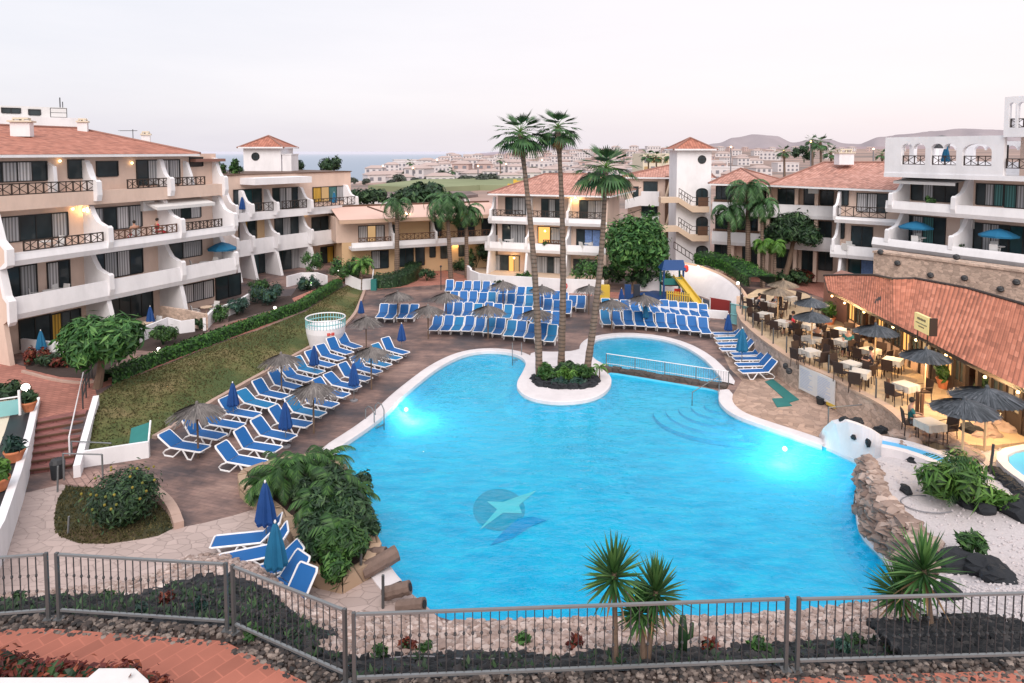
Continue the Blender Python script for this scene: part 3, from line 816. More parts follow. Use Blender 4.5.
# ---------- buildings: each facade is a real upright plane; s runs along it, t is metres out of it ----------
class Fac:
    def __init__(s, pa, Ya, pb, Yb, yref=200):
        a = V(pa, yref, Ya); b = V(pb, yref, Yb)
        s.a = Vector((a.x, a.y, 0)); d = Vector((b.x-a.x, b.y-a.y, 0)); s.len = d.length; s.u = d/s.len
        n = Vector((s.u.y, -s.u.x, 0))
        if n.dot(Vector((0, 0, 0))-s.a) < 0: n = -n
        s.n = n
    def q(s, px, py, t=0):      # -> (s, z) where the sight line meets the plane moved out by t
        d = ray(px, py); o = s.a+s.n*t
        k = (o.x*s.n.x+o.y*s.n.y)/(d.x*s.n.x+d.y*s.n.y)
        return (Vector((d.x*k, d.y*k, 0))-o).dot(s.u), H+d.z*k
    def P(s, sv, t, z): v = s.a+s.u*sv+s.n*t; return Vector((v.x, v.y, z))
    def box(s, mb, s0, s1, t0, t1, z0, z1):
        c = s.P((s0+s1)/2, (t0+t1)/2, (z0+z1)/2)
        return mb.box(c, (abs(s1-s0), abs(t1-t0), abs(z1-z0)), math.atan2(s.u.y, s.u.x))
    def prof(s, mb, pts, s0, s1):  # outline in (t, z) pushed along the facade
        return mb.sweep([s.P(s0, t, z) for t, z in pts], s.u*(s1-s0))
def window(b, F, px0, py0, px1, py1, t, kind='cd', name='window', mull=None, lit=None, arch=False, sz=None):
    # kind: one letter per sash: c curtain, w white curtain, d dark glass, y yellow, t teal, g warm glow
    if sz: s0, s1, z0, z1 = sz
    else:
        ym = (py0+py1)/2; xm = (px0+px1)/2
        s0 = F.q(px0, ym, t)[0]; s1 = F.q(px1, ym, t)[0]; z1 = F.q(xm, py0, t)[1]; z0 = F.q(xm, py1, t)[1]
    if s1 < s0: s0, s1 = s1, s0; kind = kind[::-1]
    f = MB(); w = .07
    F.box(f, s0-w, s0, t-.05, t+.06, z0, z1+w); F.box(f, s1, s1+w, t-.05, t+.06, z0, z1+w)
    F.box(f, s0, s1, t-.05, t+.06, z1, z1+w); F.box(f, s0, s1, t-.05, t+.06, z0-.05, z0)
    n = len(kind)
    for i in range(1, n):
        sm = lerp(s0, s1, i/n); F.box(f, sm-.03, sm+.03, t-.02, t+.045, z0, z1)
    fo = f.build(name, 'frame', b)
    for i, ch in enumerate(kind):
        a0, a1 = lerp(s0, s1, i/n)+.005, lerp(s0, s1, (i+1)/n)-.005
        mm = {'c': 'curtain', 'w': 'curtain_white', 'd': 'glass', 'y': 'curtain_yellow', 't': 'glass_teal', 'g': 'room_glow', 's': 'room_glow_soft', 'a': 'artwork', 'T': 'curtain_teal'}[ch]
        p = MB(); A = [F.P(a0, t+.018, z0), F.P(a1, t+.018, z0), F.P(a1, t+.018, z1), F.P(a0, t+.018, z1)]
        if (A[1]-A[0]).cross(A[2]-A[1]).dot(F.n) < 0: A = A[::-1]; uv = [(a0, z1), (a1, z1), (a1, z0), (a0, z0)]
        else: uv = [(a0, z0), (a1, z0), (a1, z1), (a0, z1)]
        p.poly(A, uv); p.build('pane', mm, fo)
    return fo
def railing(b, F, s0, s1, t, z0, z1, mat='dark_wood', X=True, name='railing'):
    if s1 < s0: s0, s1 = s1, s0
    m = MB(); h = z1-z0
    F.box(m, s0, s1, t-.035, t+.035, z1-.06, z1); F.box(m, s0, s1, t-.025, t+.025, z0, z0+.05)
    n = max(1, round((s1-s0)/(h*1.25)))
    for i in range(n+1):
        sp = lerp(s0+.03, s1-.03, i/n); F.box(m, sp-.03, sp+.03, t-.032, t+.032, z0+.05, z1-.06)
    if X:
        for i in range(n):
            a, c = lerp(s0, s1, i/n)+.03, lerp(s0, s1, (i+1)/n)-.03
            for (p, q_, o) in ((z0+.05, z1-.06, -.018), (z1-.06, z0+.05, .018)):
                m.tube([F.P(a, t+o, p), F.P(c, t+o, q_)], .021, 4)
            F.box(m, (a+c)/2-.015, (a+c)/2+.015, t-.03, t+.03, z0+.05, z1-.06)
    else:
        F.box(m, s0, s1, t-.02, t+.02, (z0+z1)/2-.03, (z0+z1)/2+.02)
    return m.build(name, mat, b)
def balcony(b, F, s0, s1, tw, te, zb, zt, mat='white', name='balcony', flare=.12):
    # white upstand with a flared foot, and its floor slab back to the wall tw
    m = MB()
    F.prof(m, [(te-.14, zb), (te+.02, zb), (te+flare, zb+.28), (te+flare*.4, zt-.1), (te+.04, zt), (te-.14, zt)], s0, s1)
    F.box(m, min(s0, s1), max(s0, s1), tw+.003, te-.142, zb+.02, zb+.24)
    return m.build(name, mat, b)
def fin(b, F, sc, tw, te, z0, z1, th=.22, mat='white', zf=None, name='partition_wall'):
    # stepped and curved wing wall between two flats; top corner at the wall, foot at the balcony edge
    h = z1-z0; zf = z0+h*.52 if zf is None else zf
    pts = [(tw, z0+.002), (te+.10, z0+.002), (te+.20, z0+h*.15), (te+.16, zf-.1), (te+.02, zf), (te-.22, zf-.02), (lerp(te, tw, .42), lerp(zf, z1, .18)), (lerp(te, tw, .6), lerp(zf, z1, .55)), (lerp(te, tw, .72), z1-.1), (lerp(te, tw, .82), z1-.003), (tw, z1-.003)]
    m = MB(); F.prof(m, pts, sc-th/2, sc+th/2)
    return m.build(name, mat, b)
def hiproof(b, corners, ze, apex, mat='roof', name='roof', fascia='white', fh=.16, under=True):
    # corners: 4 plan points; apex: list of 1 or 2 points (x,y,z) of the ridge; slopes carry metric UVs
    C = [Vector((p[0], p[1], ze if len(p) < 3 or p[2] == 0 else p[2])) for p in corners]
    A = [Vector(a) for a in apex]
    faces = []
    if len(A) == 1: faces = [[C[i], C[(i+1) % 4], A[0]] for i in range(4)]
    else: faces = [[C[0], C[1], A[1], A[0]], [C[1], C[2], A[1]], [C[2], C[3], A[0], A[1]], [C[3], C[0], A[0]]]
    m = MB()
    for f in faces:
        e = (f[1]-f[0]).normalized(); nrm = (f[1]-f[0]).cross(f[2]-f[0]).normalized()
        if nrm.z < 0: nrm = -nrm
        up = nrm.cross(e); up = up if up.z > 0 else -up
        uv = [((p-f[0]).dot(e), (p-f[0]).dot(up)) for p in f]
        if (f[1]-f[0]).cross(f[2]-f[0]).z < 0: f = f[::-1]; uv = uv[::-1]
        m.poly(f, uv)
    r = m.build(name, mat, b)
    if fascia:
        m = MB(); m.prism([(p.x*.999+A[0].x*.001, p.y*.999+A[0].y*.001) for p in C], ze-fh, ze-.012); m.build('eaves', fascia, b)
    rg = MB()
    segs = [(C[i], A[0] if len(A) == 1 or i in (0, 3) else A[1]) for i in range(4)]
    if len(A) > 1: segs.append((A[0], A[1]))
    for p, q_ in segs: rg.tube([p+Vector((0, 0, .03)), q_+Vector((0, 0, .03))], .09, 6)
    rg.build('ridge_tiles', mat if mat != 'roof' else 'roof_pink', b)
    return r
LAMPS = []
def wall_lamp(b, F, px, py, t, e=14, col=(1, .6, .25), r=.09):
    s_, z = F.q(px, py, t+.12); p = F.P(s_, t+.12, z)
    m = MB(); m.ball(p, (r, r, r), 8, 5); lo = m.build('wall_lamp', 'bulb', b, smooth=True)
    if e:
        l = bpy.data.lights.new('lamp_light', 'POINT'); l.energy = e; l.color = col; l.shadow_soft_size = .03
        o = bpy.data.objects.new('lamp_light', l); COL.objects.link(o); o.parent = b; o.location = F.P(s_, t+.4, z)-OFF[b.name]
def ac_unit(b, F, px, py, t):
    s_, z = F.q(px, py, t+.2); m = MB(); F.box(m, s_-.4, s_+.4, t+.005, t+.3, z-.3, z+.3)
    o = m.build('air_conditioner', 'ac', b)

# --- long apartment building on the left, nearest the camera
EA, EB = U(16, 266, 5.75), U(220, 236.6, 5.75)
class FacP(Fac):
    def __init__(s, A, B, side):
        s.a = Vector((A.x, A.y, 0)); d = Vector((B.x-A.x, B.y-A.y, 0)); s.len = d.length; s.u = d/s.len
        n = Vector((s.u.y, -s.u.x, 0)); s.n = n if n.dot(side) > 0 else -n
F1 = FacP(EA, EB, Vector((1, 0, 0)))
b = thing('apartment_building', 'long three storey pink apartment block with white balconies at the left edge', 'building', (F1.a.x, F1.a.y, .6))
TW = -1.9; z1, z2, z3, ze = 3.05, 5.75, 8.45, 11.32
s_end = F1.q(236, 240, -.2)[0]
m = MB(); F1.box(m, -.25, s_end, -14, TW, .2, ze); m.build('wall', 'pink', b)
# end wall turned towards the camera, stepping out under the balconies
for (za, zb_, te) in ((.2, z1, -.1), (z1, z2, -.05), (z2, z3-.0, -.15)):
    pass
m = MB(); F1.prof(m, [(TW, .2), (.15, .2), (-.35, z1-.2), (.12, z1+.1), (.15, z1+1.0), (-.15, z1+1.2), (-.5, z2-.1), (.12, z2+.05), (.12, z2+1.0), (-.4, z2+1.25), (-.8, z3-.1), (-1.0, z3+.1), (-1.0, z3+1.0), (TW, z3+1.9)], -.5, -.27); m.build('end_wall', 'pink', b)
m = MB(); F1.prof(m, [(.12, z1-.25), (.26, z1-.05), (.26, z1+1.0), (-.02, z1+1.25), (-.4, z2-.15), (.12, z2-.02), (.26, z2+.1), (.26, z2+.9), (-.3, z2+1.3), (-.75, z3-.1), (-.95, z3-.1), (-.5, z2+1.25), (.05, z2+.85), (.05, z2+.25), (-.6, z2-.2), (-.25, z1+1.15), (.05, z1+.9), (.05, z1)], -.55, -.20); m.build('end_coping', 'white', b)
ue = [F1.q(x, 245, 0)[0] for x in (108, 181)]
# first floor: solid white upstand
balcony(b, F1, -.2, s_end-.3, TW, 0, z1, z1+1.12)
# second floor: white band with dark criss-cross rails
balcony(b, F1, -.2, s_end-.3, TW, 0, z2, z2+.66)
# third floor: pink upstand set back, no slab beyond the wall
m = MB(); F1.box(m, -.25, s_end, TW+.003, -1.0, z3, z3+.78); m.build('upper_balcony', 'pink', b)
s_a, s_b = F1.q(23, 245, 0)[0], F1.q(106, 237, 0)[0]
railing(b, F1, max(-.1, s_a), s_b-.15, 0, z2+.68, z2+1.22)
railing(b, F1, F1.q(113, 234, 0)[0], F1.q(177, 225, 0)[0], 0, z2+.68, z2+1.22, 'brown_wood')
railing(b, F1, F1.q(184, 222, 0)[0], F1.q(222, 219, 0)[0], 0, z2+.68, z2+1.22)
t3 = -1.03
railing(b, F1, F1.q(-6, 190, t3)[0], F1.q(101, 186, t3)[0], t3, z3+.79, z3+1.40)
railing(b, F1, F1.q(127, 182, t3)[0], F1.q(205, 178, t3)[0], t3, z3+.79, z3+1.36)
# windows, floor by floor
for a in [(-14,162.5,46,181,'dcwd'), (68.5,160.5,83,178,'d'), (97,162,117,176,'d'), (137,160.5,179,184,'dcwc'), (190,158,202,166,'d')]:
    window(b, F1, a[0], a[1], a[2], a[3], TW, a[4])
for a in [(2,215.5,67,239,'cddc'), (90,207.5,141,229,'cdwc'), (160,202,200,219,'wcdw')]:
    window(b, F1, a[0], a[1], a[2], a[3], TW, a[4])
for a in [(3,267,36,297,'dc'), (48,262,69,291,'wd'), (91,252,142,276.5,'dcwd'), (163,243,201,258,'dc')]:
    window(b, F1, a[0], a[1], a[2], a[3], TW, a[4])
for a in [(20,318,50,346,'dd'), (52,312,80,342,'ydd'), (108,293,152,319,'dddd'), (183,283,213,300,'wcw'), (216,276,240,297,'dd')]:
    window(b, F1, a[0], a[1], a[2], a[3], TW, a[4])
for sx_ in [ue[0], ue[1]]:
    fin(b, F1, sx_, TW, .05, z1+.25, z2, .3); fin(b, F1, sx_+.05, TW, .05, z2+.25, z3, .3); fin(b, F1, sx_+.1, TW, -.85, z3+.2, ze-.35, .3)
    m = MB(); F1.prof(m, [(TW, .3), (.55, .3), (.12, z1-.7), (-.1, z1), (TW, z1)], sx_-.13, sx_+.13); m.build('partition_wall', 'white', b)
for px in (93, 190):
    s_ = F1.q(px, 180, -1.4)[0]; m = MB(); F1.prof(m, [(TW, z3+.8), (-1.06, z3+.8), (-1.25, z3+1.5), (-1.6, z3+2.3), (TW, z3+2.4)], s_-.1, s_+.1); m.build('partition_wall', 'white', b)
s_ = F1.q(49, 172, TW)[0]; m = MB(); F1.prof(m, [(TW, z3+.8), (-1.3, z3+.8), (-1.4, z3+2.2), (TW, z3+2.4)], s_-.1, s_+.1); m.build('partition_wall', 'white', b)
fin(b, F1, s_end-.25, TW, -.05, z1+.25, z2, .32); fin(b, F1, s_end-.25, TW, -.05, z2+.25, z3, .32); fin(b, F1, s_end-.2, TW, -.9, z3, ze-.3, .3)
for px, py in ((60, 161), (132, 163), (73, 209), (68, 203)): wall_lamp(b, F1, px, py, TW, 0, r=.07)
wall_lamp(b, F1, 84, 210, TW, 40)
ac_unit(b, F1, 148, 206, TW)
m = MB(); sa, sb_ = F1.q(152, 196, -1)[0], F1.q(210, 193, -1)[0]
m.add([F1.P(sa, TW+.02, z3-.12), F1.P(sb_, TW+.02, z3-.12), F1.P(sb_, -.55, z3-.42), F1.P(sa, -.55, z3-.42), F1.P(sa, TW+.02, z3-.17), F1.P(sb_, TW+.02, z3-.17), F1.P(sb_, -.55, z3-.62), F1.P(sa, -.55, z3-.62)], [(0, 1, 2, 3), (7, 6, 5, 4), (3, 2, 6, 7), (0, 3, 7, 4), (2, 1, 5, 6)]); m.build('awning', 'cloth_white', b)
# tiled hip roof
sr0, sr1 = F1.q(-120, 153, -1.2)[0], F1.q(199, 150, -1.2)[0]
R0, R1 = V(24, 124.5, 42), V(84, 126.5, 50)
hiproof(b, [F1.P(sr0, -1.1, ze), F1.P(sr1, -1.1, ze), F1.P(sr1, -12.5, ze), F1.P(sr0, -12.5, ze)], ze, [(R0.x-6, R0.y-9, 13.15), (R1.x-.5, R1.y, 13.15)])
F1.box(mb := MB(), s_end-2.2, s_end+.3, -4, -1.3, ze-.55, ze-.35); mb.build('canopy', 'roof_pink', b)
for (px, py, Y, w_, h_) in ((22, 128, 42, 1.0, .85), (83, 127, 49, .6, .8), (146, 139, 49, .55, .7)):
    p = V(px, py, Y); m = MB(); m.box((p.x, p.y, p.z-.1), (w_, w_, h_), .4)
    c = m.build('chimney', 'white', b); m = MB(); m.box((p.x, p.y, p.z+h_/2-.03), (w_*1.25, w_*1.25, .1), .4); m.box((p.x, p.y, p.z+h_/2-.0+.15), (w_*.8, w_*.8, .1), .4)
    for a, e in ((-1, -1), (1, -1), (1, 1), (-1, 1)): m.box((p.x+a*w_*.3, p.y+e*w_*.3, p.z+h_/2+.06), (.1, .1, .12), .4)
    m.build('cap', 'cream', c)
p = V(133, 137, 49); m = MB(); m.tube([p-Vector((0, 0, .8)), p+Vector((0, 0, .55))], .025, 5); m.tube([p+Vector((-.9, 0, .45)), p+Vector((.3, 0, .45))], .02, 4)
for k in range(6): m.tube([p+Vector((-.9+k*.22, -.25, .45)), p+Vector((-.9+k*.22, .25, .45))], .012, 4)
m.build('aerial', 'metal_dark', b)
# taller pale block behind its roof
F1b = Fac(0, 62, 84, 66, 120)
b = thing('apartment_building', 'pale flat roofed upper storey rising behind the tiled roof at the far left', 'building', F1b.P(0, 0, 9))
m = MB(); F1b.box(m, -9, F1b.q(67, 112, 0)[0], -8, 0, 6, F1b.q(30, 106.5, 0)[1]); m.build('wall', 'cloth_white', b)
m = MB(); F1b.box(m, -9, F1b.q(86, 122, 0)[0], -6, 1.5, 6, F1b.q(60, 117.5, 1.5)[1]); m.build('lower_wall', 'white', b)
window(b, F1b, 2, 108.5, 20, 113, 0.0, 'dd'); window(b, F1b, 29, 110, 40, 115, 0, 'd')
m = MB(); p = F1b.P(F1b.q(60, 104, -1)[0], -1, 15.6); m.tube([p-Vector((0, 0, 1)), p+Vector((0, 0, 1.0))], .05, 5); m.tube([p+Vector((.25, 0, -1)), p+Vector((.25, 0, .6))], .04, 5); m.build('aerial', 'metal_dark', b)
railing(b, F1b, F1b.q(50, 110, 1.2)[0], F1b.q(67, 110, 1.2)[0], 1.2, F1b.q(60, 117.5, 1.2)[1], F1b.q(60, 108, 1.2)[1], 'metal', False)

# --- second block on the left with curved white balconies and a tower
F2 = Fac(232, 55, 362, 66.5, 230)
b = thing('apartment_building', 'flat roofed pink block with three tiers of curved white balconies below the small square tower', 'building', F2.P(0, 0, .6))
TW = -1.7
def zat(F, px, py, t): return F.q(px, py, t)[1]
zr = zat(F2, 320, 172.5, TW)
L2 = F2.q(358, 220, 0)[0]; Lw = F2.q(351, 200, TW)[0]
m = MB(); F2.box(m, -4, Lw, -11, TW, .2, zr); m.build('wall', 'pink', b)
m = MB(); F2.box(m, -4.1, Lw+.1, -11.1, TW+.1, zr-.02, zr+.06); m.build('roof_edge', 'brown_wood', b)
m = MB(); sa, sb_ = F2.q(252, 182, 0)[0], F2.q(309, 182, 0)[0]; F2.box(m, sa, sb_, -4, .4, zat(F2, 280, 184, .4), zat(F2, 280, 177.5, .4)); m.build('canopy', 'white', b)
# curved balcony bands: bowed plan outline
def band(name, top0, top1, bot0, bot1, x0, x1, bow, mat='white'):
    t0 = 0; s0 = F2.q(x0, (top0+bot0)/2, 0)[0]; s1 = F2.q(x1, (top1+bot1)/2, 0)[0]
    za = (zat(F2, x0, bot0, 0)+zat(F2, x1, bot1, 0))/2; zb = (zat(F2, x0, top0, 0)+zat(F2, x1, top1, 0))/2
    m = MB(); n = 14
    for i in range(n):
        a, c = i/n, (i+1)/n
        ta, tc_ = -bow*4*a*(1-a), -bow*4*c*(1-c)
        sa_, sc_ = lerp(s0, s1, a), lerp(s0, s1, c)
        for (o0, o1, q0, q1) in ((-.14, .1, za, zb),):
            m.add([F2.P(sa_, ta+o0, q0), F2.P(sc_, tc_+o0, q0), F2.P(sc_, tc_+o1, q0), F2.P(sa_, ta+o1, q0), F2.P(sa_, ta+o0, q1), F2.P(sc_, tc_+o0, q1), F2.P(sc_, tc_+o1-.08, q1), F2.P(sa_, ta+o1-.08, q1)],
                  [(0, 1, 2, 3), (4, 7, 6, 5), (3, 2, 6, 7), (0, 4, 5, 1)])
        m.add([F2.P(sa_, ta-.14, za+.1), F2.P(sc_, tc_-.14, za+.1), F2.P(sc_, TW+.003, za+.1), F2.P(sa_, TW+.003, za+.1), F2.P(sa_, ta-.14, za+.3), F2.P(sc_, tc_-.14, za+.3), F2.P(sc_, TW+.003, za+.3), F2.P(sa_, TW+.003, za+.3)],
              [(0, 3, 2, 1), (4, 5, 6, 7)])
    m.build(name, mat, b); return s0, s1, za, zb
q2 = band('balcony', 237.5, 230.5, 258, 240, 236, 358.5, .5)
q3 = band('balcony', 211, 206, 221, 212, 236, 358.5, .5)
railing(b, F2, F2.q(254, 205, -.3)[0], F2.q(274, 205, -.3)[0], -.35, q3[3], q3[3]+.75)
railing(b, F2, F2.q(283, 205, -.3)[0], F2.q(308, 205, -.3)[0], -.45, q3[3], q3[3]+.75)
railing(b, F2, F2.q(314, 203, -.1)[0], F2.q(355, 203, -.1)[0], -.05, q3[3], q3[3]+.75)
for a in [(234,189.7,261,211,'dtd'), (273,188,298,208,'dcwd'), (313,187,344,201,'ysTc')]: window(b, F2, *a[:4], TW, a[4])
for a in [(239,221,256,239,'yd'), (275,218,298,235,'dcd'), (312,216.5,345,234,'dddt')]: window(b, F2, *a[:4], TW, a[4])
for a in [(250,254,268,273,'td'), (273,250,300,270,'ddc'), (321,247,333,268,'dy'), (335,245,347,267,'gd')]: window(b, F2, *a[:4], TW, a[4])
m = MB(); sa = F2.q(256, 232, TW)[0]; sb_ = F2.q(268, 232, TW)[0]; F2.box(m, sa, sb_, TW, TW+.05, q2[2]+.35, q3[2]); m.build('wall_panel', 'ochre', b)
for px in (236, 252, 277, 311, 356):
    s_ = F2.q(px, 232, -.1)[0]; fin(b, F2, s_, TW, .0, q2[2]+.3, q3[2], .26); fin(b, F2, s_, TW, .0, q3[2]+.3, q3[2]+2.5, .26)
    m = MB(); F2.prof(m, [(TW, .3), (.7, .3), (.15, q2[2]-.8), (-.1, q2[2]), (TW, q2[2])], s_-.12, s_+.12); m.build('partition_wall', 'white', b)
wall_lamp(b, F2, 306, 214, TW, 0); wall_lamp(b, F2, 349, 248, TW, 25)
ac_unit(b, F2, 350.5, 245, TW)
# square tower with a round window and a pyramid roof
def tower(label, px0, px1, yb, ye, apx, apy, ex0, ex1, Y, wz, owx, owy, dep=None, doors=(), name='tower', wmat='white'):
    Ft = Fac(px0, Y, px1, Y-.01, 160); w_ = Ft.len; dep = dep or w_
    zb = Ft.q((px0+px1)/2, yb, 0)[1] if yb else .2; zt = Ft.q((px0+px1)/2, ye, 0)[1]
    t = thing(name, label, 'tower', Ft.P(w_/2, 0, zb))
    m = MB(); Ft.box(m, 0, w_, -dep, 0, zb, zt); m.build('wall', wmat, t)
    ov = .45
    c = Ft.P(w_/2, -dep/2, 0); ap = Ft.q(apx, apy, -dep/2)[1]
    hiproof(t, [Ft.P(-ov, ov, zt), Ft.P(w_+ov, ov, zt), Ft.P(w_+ov, -dep-ov, zt), Ft.P(-ov, -dep-ov, zt)], zt+.12, [(c.x, c.y, ap)], 'roof')
    s_, z = Ft.q(owx, owy, 0); m = MB(); r = .34
    m.sweep([Ft.P(s_+r*math.cos(k*PI/10), .004, z+r*math.sin(k*PI/10)) for k in range(20)], Ft.n*.02); o = m.build('round_window', 'glass', t)
    m = MB()
    m.tube([Ft.P(s_+(r+.03)*math.cos(k*PI/10), .02, z+(r+.03)*math.sin(k*PI/10)) for k in range(21)], .04, 5, False)
    Ft.box(m, s_-.02, s_+.02, .025, .05, z-r, z+r); Ft.box(m, s_-r, s_+r, .03, .055, z-.02, z+.02); m.build('frame', 'frame', o)
    return t, Ft
tower('small white tower with round window and red pyramid roof on the left flat roof', 243.5, 281, 176, 148, 261, 136, 237, 286, 67, 0, 255.5, 156.5)
m = MB(); p = V(286.5, 164.5, 67); m.box((p.x, p.y+1.2, p.z), (.9, 2.2, 1.9)); m.box((p.x, p.y+1.2, p.z+1.0), (1.0, 2.3, .1)); tag(m.build('stair_hut', 'white'), 'small white box hut on the flat roof right of the small tower', 'hut')

# --- low link building with a long pink awning-like roof
F3 = Fac(356, 60.5, 498, 66, 230)
b = thing('apartment_building', 'low two storey ochre building with a wide pale pink roof in the back left corner', 'building', F3.P(0, 0, .2))
TW = -1.5
zf_t = zat(F3, 420, 204, -5); ze3 = zat(F3, 420, 217, .2)
sE = F3.len+1
m = MB(); F3.box(m, -1, sE, -9, TW, -.2, ze3-.05); m.build('wall', 'ochre', b)
m = MB(); F3.box(m, -1.5, 3.6, -9, TW+.006, 3.2, ze3-.02); m.build('pink_wall', 'pink', b)
m = MB(); ang = F3
m.add([F3.P(-1.5, .3, ze3), F3.P(sE, .3, ze3), F3.P(sE, -5, zf_t), F3.P(-1.5, -5, zf_t), F3.P(sE, -9.5, ze3), F3.P(-1.5, -9.5, ze3)], [(0, 1, 2, 3), (3, 2, 4, 5)], [[(0, 0), (sE, 0), (sE, 5.4), (0, 5.4)], [(0, 0), (sE, 0), (sE, 5.4), (0, 5.4)]]); m.build('roof', 'link_roof', b)
m = MB(); F3.box(m, -1.5, sE, .12, .3, ze3-.35, ze3-.01); m.build('eaves', 'tan_wall', b)
m = MB(); F3.box(m, -1.5, sE, -5.2, -4.8, zf_t-.1, zf_t+.12); m.build('ridge_cap', 'brown_wood', b)
zb3 = (zat(F3, 359, 252, 0)+zat(F3, 462, 243.5, 0))/2
balcony(b, F3, -.4, sE-.2, TW, 0, zb3, zb3+.72)
railing(b, F3, .2, F3.q(391, 236, 0)[0], 0, zb3+.73, zb3+1.15, 'brown_wood'); railing(b, F3, F3.q(399, 236, 0)[0], F3.q(437, 236, 0)[0], 0, zb3+.73, zb3+1.35, 'brown_wood'); railing(b, F3, F3.q(439, 236, 0)[0], F3.q(490, 235, 0)[0], 0, zb3+.73, zb3+1.35, 'brown_wood')
for a in [(359,226,384,242,'wsw'), (393,225,397,241,'d'), (430,222,441,236,'d'), (458,222,474,237,'dd'), (482,218,496,236,'d'), (372,251,388,268,'cd'), (398,247,413,266,'dd'), (416,245,424,265,'d'), (430,244,435,257,'d'), (441,243,449,258,'dd'), (459,245,464,256,'d')]: window(b, F3, *a[:4], TW, a[4])
for px in (393.5, 436): s_ = F3.q(px, 235, 0)[0]; fin(b, F3, s_, TW, .0, zb3+.2, ze3-.3, .2)
wall_lamp(b, F3, 406, 213, TW, 60); wall_lamp(b, F3, 455.5, 244, TW, 45)
m = MB(); p = F3.q(380, 211, .4); m.tube([F3.P(p[0]-1, -.2, p[1]+.4), F3.P(p[0]+.3, .8, p[1]-.1)], .07, 5); m.build('gutter_spout', 'brown_wood', b)

# --- middle block behind the palms
F4 = Fac(487, 63.5, 606, 60, 230)
b = thing('apartment_building', 'three storey block with white balconies and pink hip roof right behind the tall palms', 'building', F4.P(0, 0, -.2))
TW = -1.6; ze4 = zat(F4, 556, 194.5, -.3)
Lw = F4.len-.3
m = MB(); F4.box(m, .5, Lw, -9, TW, -.3, ze4-.05); m.build('wall', 'pink', b)
z3b = (zat(F4, 489, 222, -.4)+zat(F4, 606, 228.5, -.4))/2; z3t = (zat(F4, 493, 215, -.4)+zat(F4, 606, 220.5, -.4))/2
z2b = (zat(F4, 487, 249, 0)+zat(F4, 600, 257.5, 0))/2; z2t = (zat(F4, 487, 240.5, 0)+zat(F4, 600, 247.5, 0))/2
balcony(b, F4, 0, F4.len, TW, -.4, z3b, z3t); balcony(b, F4, -.2, F4.len, TW, 0, z2b, z2t)
for (a, c) in ((493, 523), (529, 562), (568, 604)): railing(b, F4, F4.q(a, 214, -.4)[0], F4.q(c, 216, -.4)[0], -.42, z3t+.01, z3t+.62)
for (a, c) in ((543, 564),): railing(b, F4, F4.q(a, 243, 0)[0], F4.q(c, 244, 0)[0], -.04, z2t+.01, z2t+.4, 'brown_wood')
for a in [(506,198,532,214,'dcwc'), (542,199.5,562,218,'dcd'), (580,201,603,220,'dcw'), (503,225,525,243,'dcc'), (538.5,227,550,243,'g'), (551,228,561,243,'c'), (577,230,600,248,'daa'), (493,255.5,508,272,'cd'), (509,256,519,273,'gs'), (535,257,560,276,'ccdw'), (574,260,596,277,'dww')]: window(b, F4, *a[:4], TW, a[4])
for px in (489, 526.5, 566): 
    s_ = F4.q(px, 235, 0)[0]; fin(b, F4, s_, TW, .0, z2b+.2, z3b, .22); fin(b, F4, s_+.05, TW, -.4, z3b+.2, ze4-.4, .22)
    m = MB(); F4.prof(m, [(TW, -.2), (.6, -.2), (.1, z2b-.6), (-.1, z2b), (TW, z2b)], s_-.1, s_+.1); m.build('partition_wall', 'white', b)
m = MB(); F4.prof(m, [(TW, -.2), (.1, -.2), (.1, z2b), (-.3, z3b), (-.4, ze4-.6), (TW, ze4-.05)], Lw+.002, F4.len+.05); m.build('partition_wall', 'pink', b)
wall_lamp(b, F4, 575.5, 198, TW, 60); wall_lamp(b, F4, 545, 231, TW, 20); wall_lamp(b, F4, 514, 258, TW, 20)
a0, a1 = V(545, 174, 68), V(597, 174, 67)
hiproof(b, [F4.P(.1, .1, ze4), F4.P(F4.len+.4, .1, ze4), F4.P(F4.len+1.2, -10, ze4), F4.P(-.5, -10, ze4)], ze4, [(a0.x, a0.y, a0.z), (a1.x, a1.y, a1.z)], 'roof_pink')
s_ = F4.len+.4
Fs = FacP(F4.P(F4.len+.05, 0, 0), F4.P(F4.len+.9, -9, 0), Vector((1, 0, 0)))
window(b, Fs, 0, 0, 0, 0, .0, 'd', sz=(2.2, 2.9, 4.2, 5.0))
# back wing of the same group, seen over the link building (pink hip further right)
Fb = Fac(600, 74, 676, 72, 180)
b = thing('apartment_building', 'pale block with two open stairways between the palm block and the tall tower', 'building', Fb.P(0, 0, 0))
zeb = zat(Fb, 655, 178, 0)
m = MB(); Fb.box(m, 3.0, Fb.len+.5, -8, 0, 0, zeb); m.build('wall', 'pink', b)
m = MB(); c0 = Fb.P(2.6, .4, 0); ap = V(668, 165.5, 76); ap2 = V(700, 165.5, 76)
hiproof(b, [Fb.P(2.2, .5, 0), Fb.P(Fb.len+4, .5, 0), Fb.P(Fb.len+4, -8.5, 0), Fb.P(2.2, -8.5, 0)], zeb+.1, [(ap.x, ap.y, ap.z), (ap2.x, ap2.y, ap2.z)], 'roof_pink')
for a in [(644,182,657,192,'d'), (642,205,657,216,'dd'), (634,187,638,197,'d')]: window(b, Fb, *a[:4], .01, a[4])
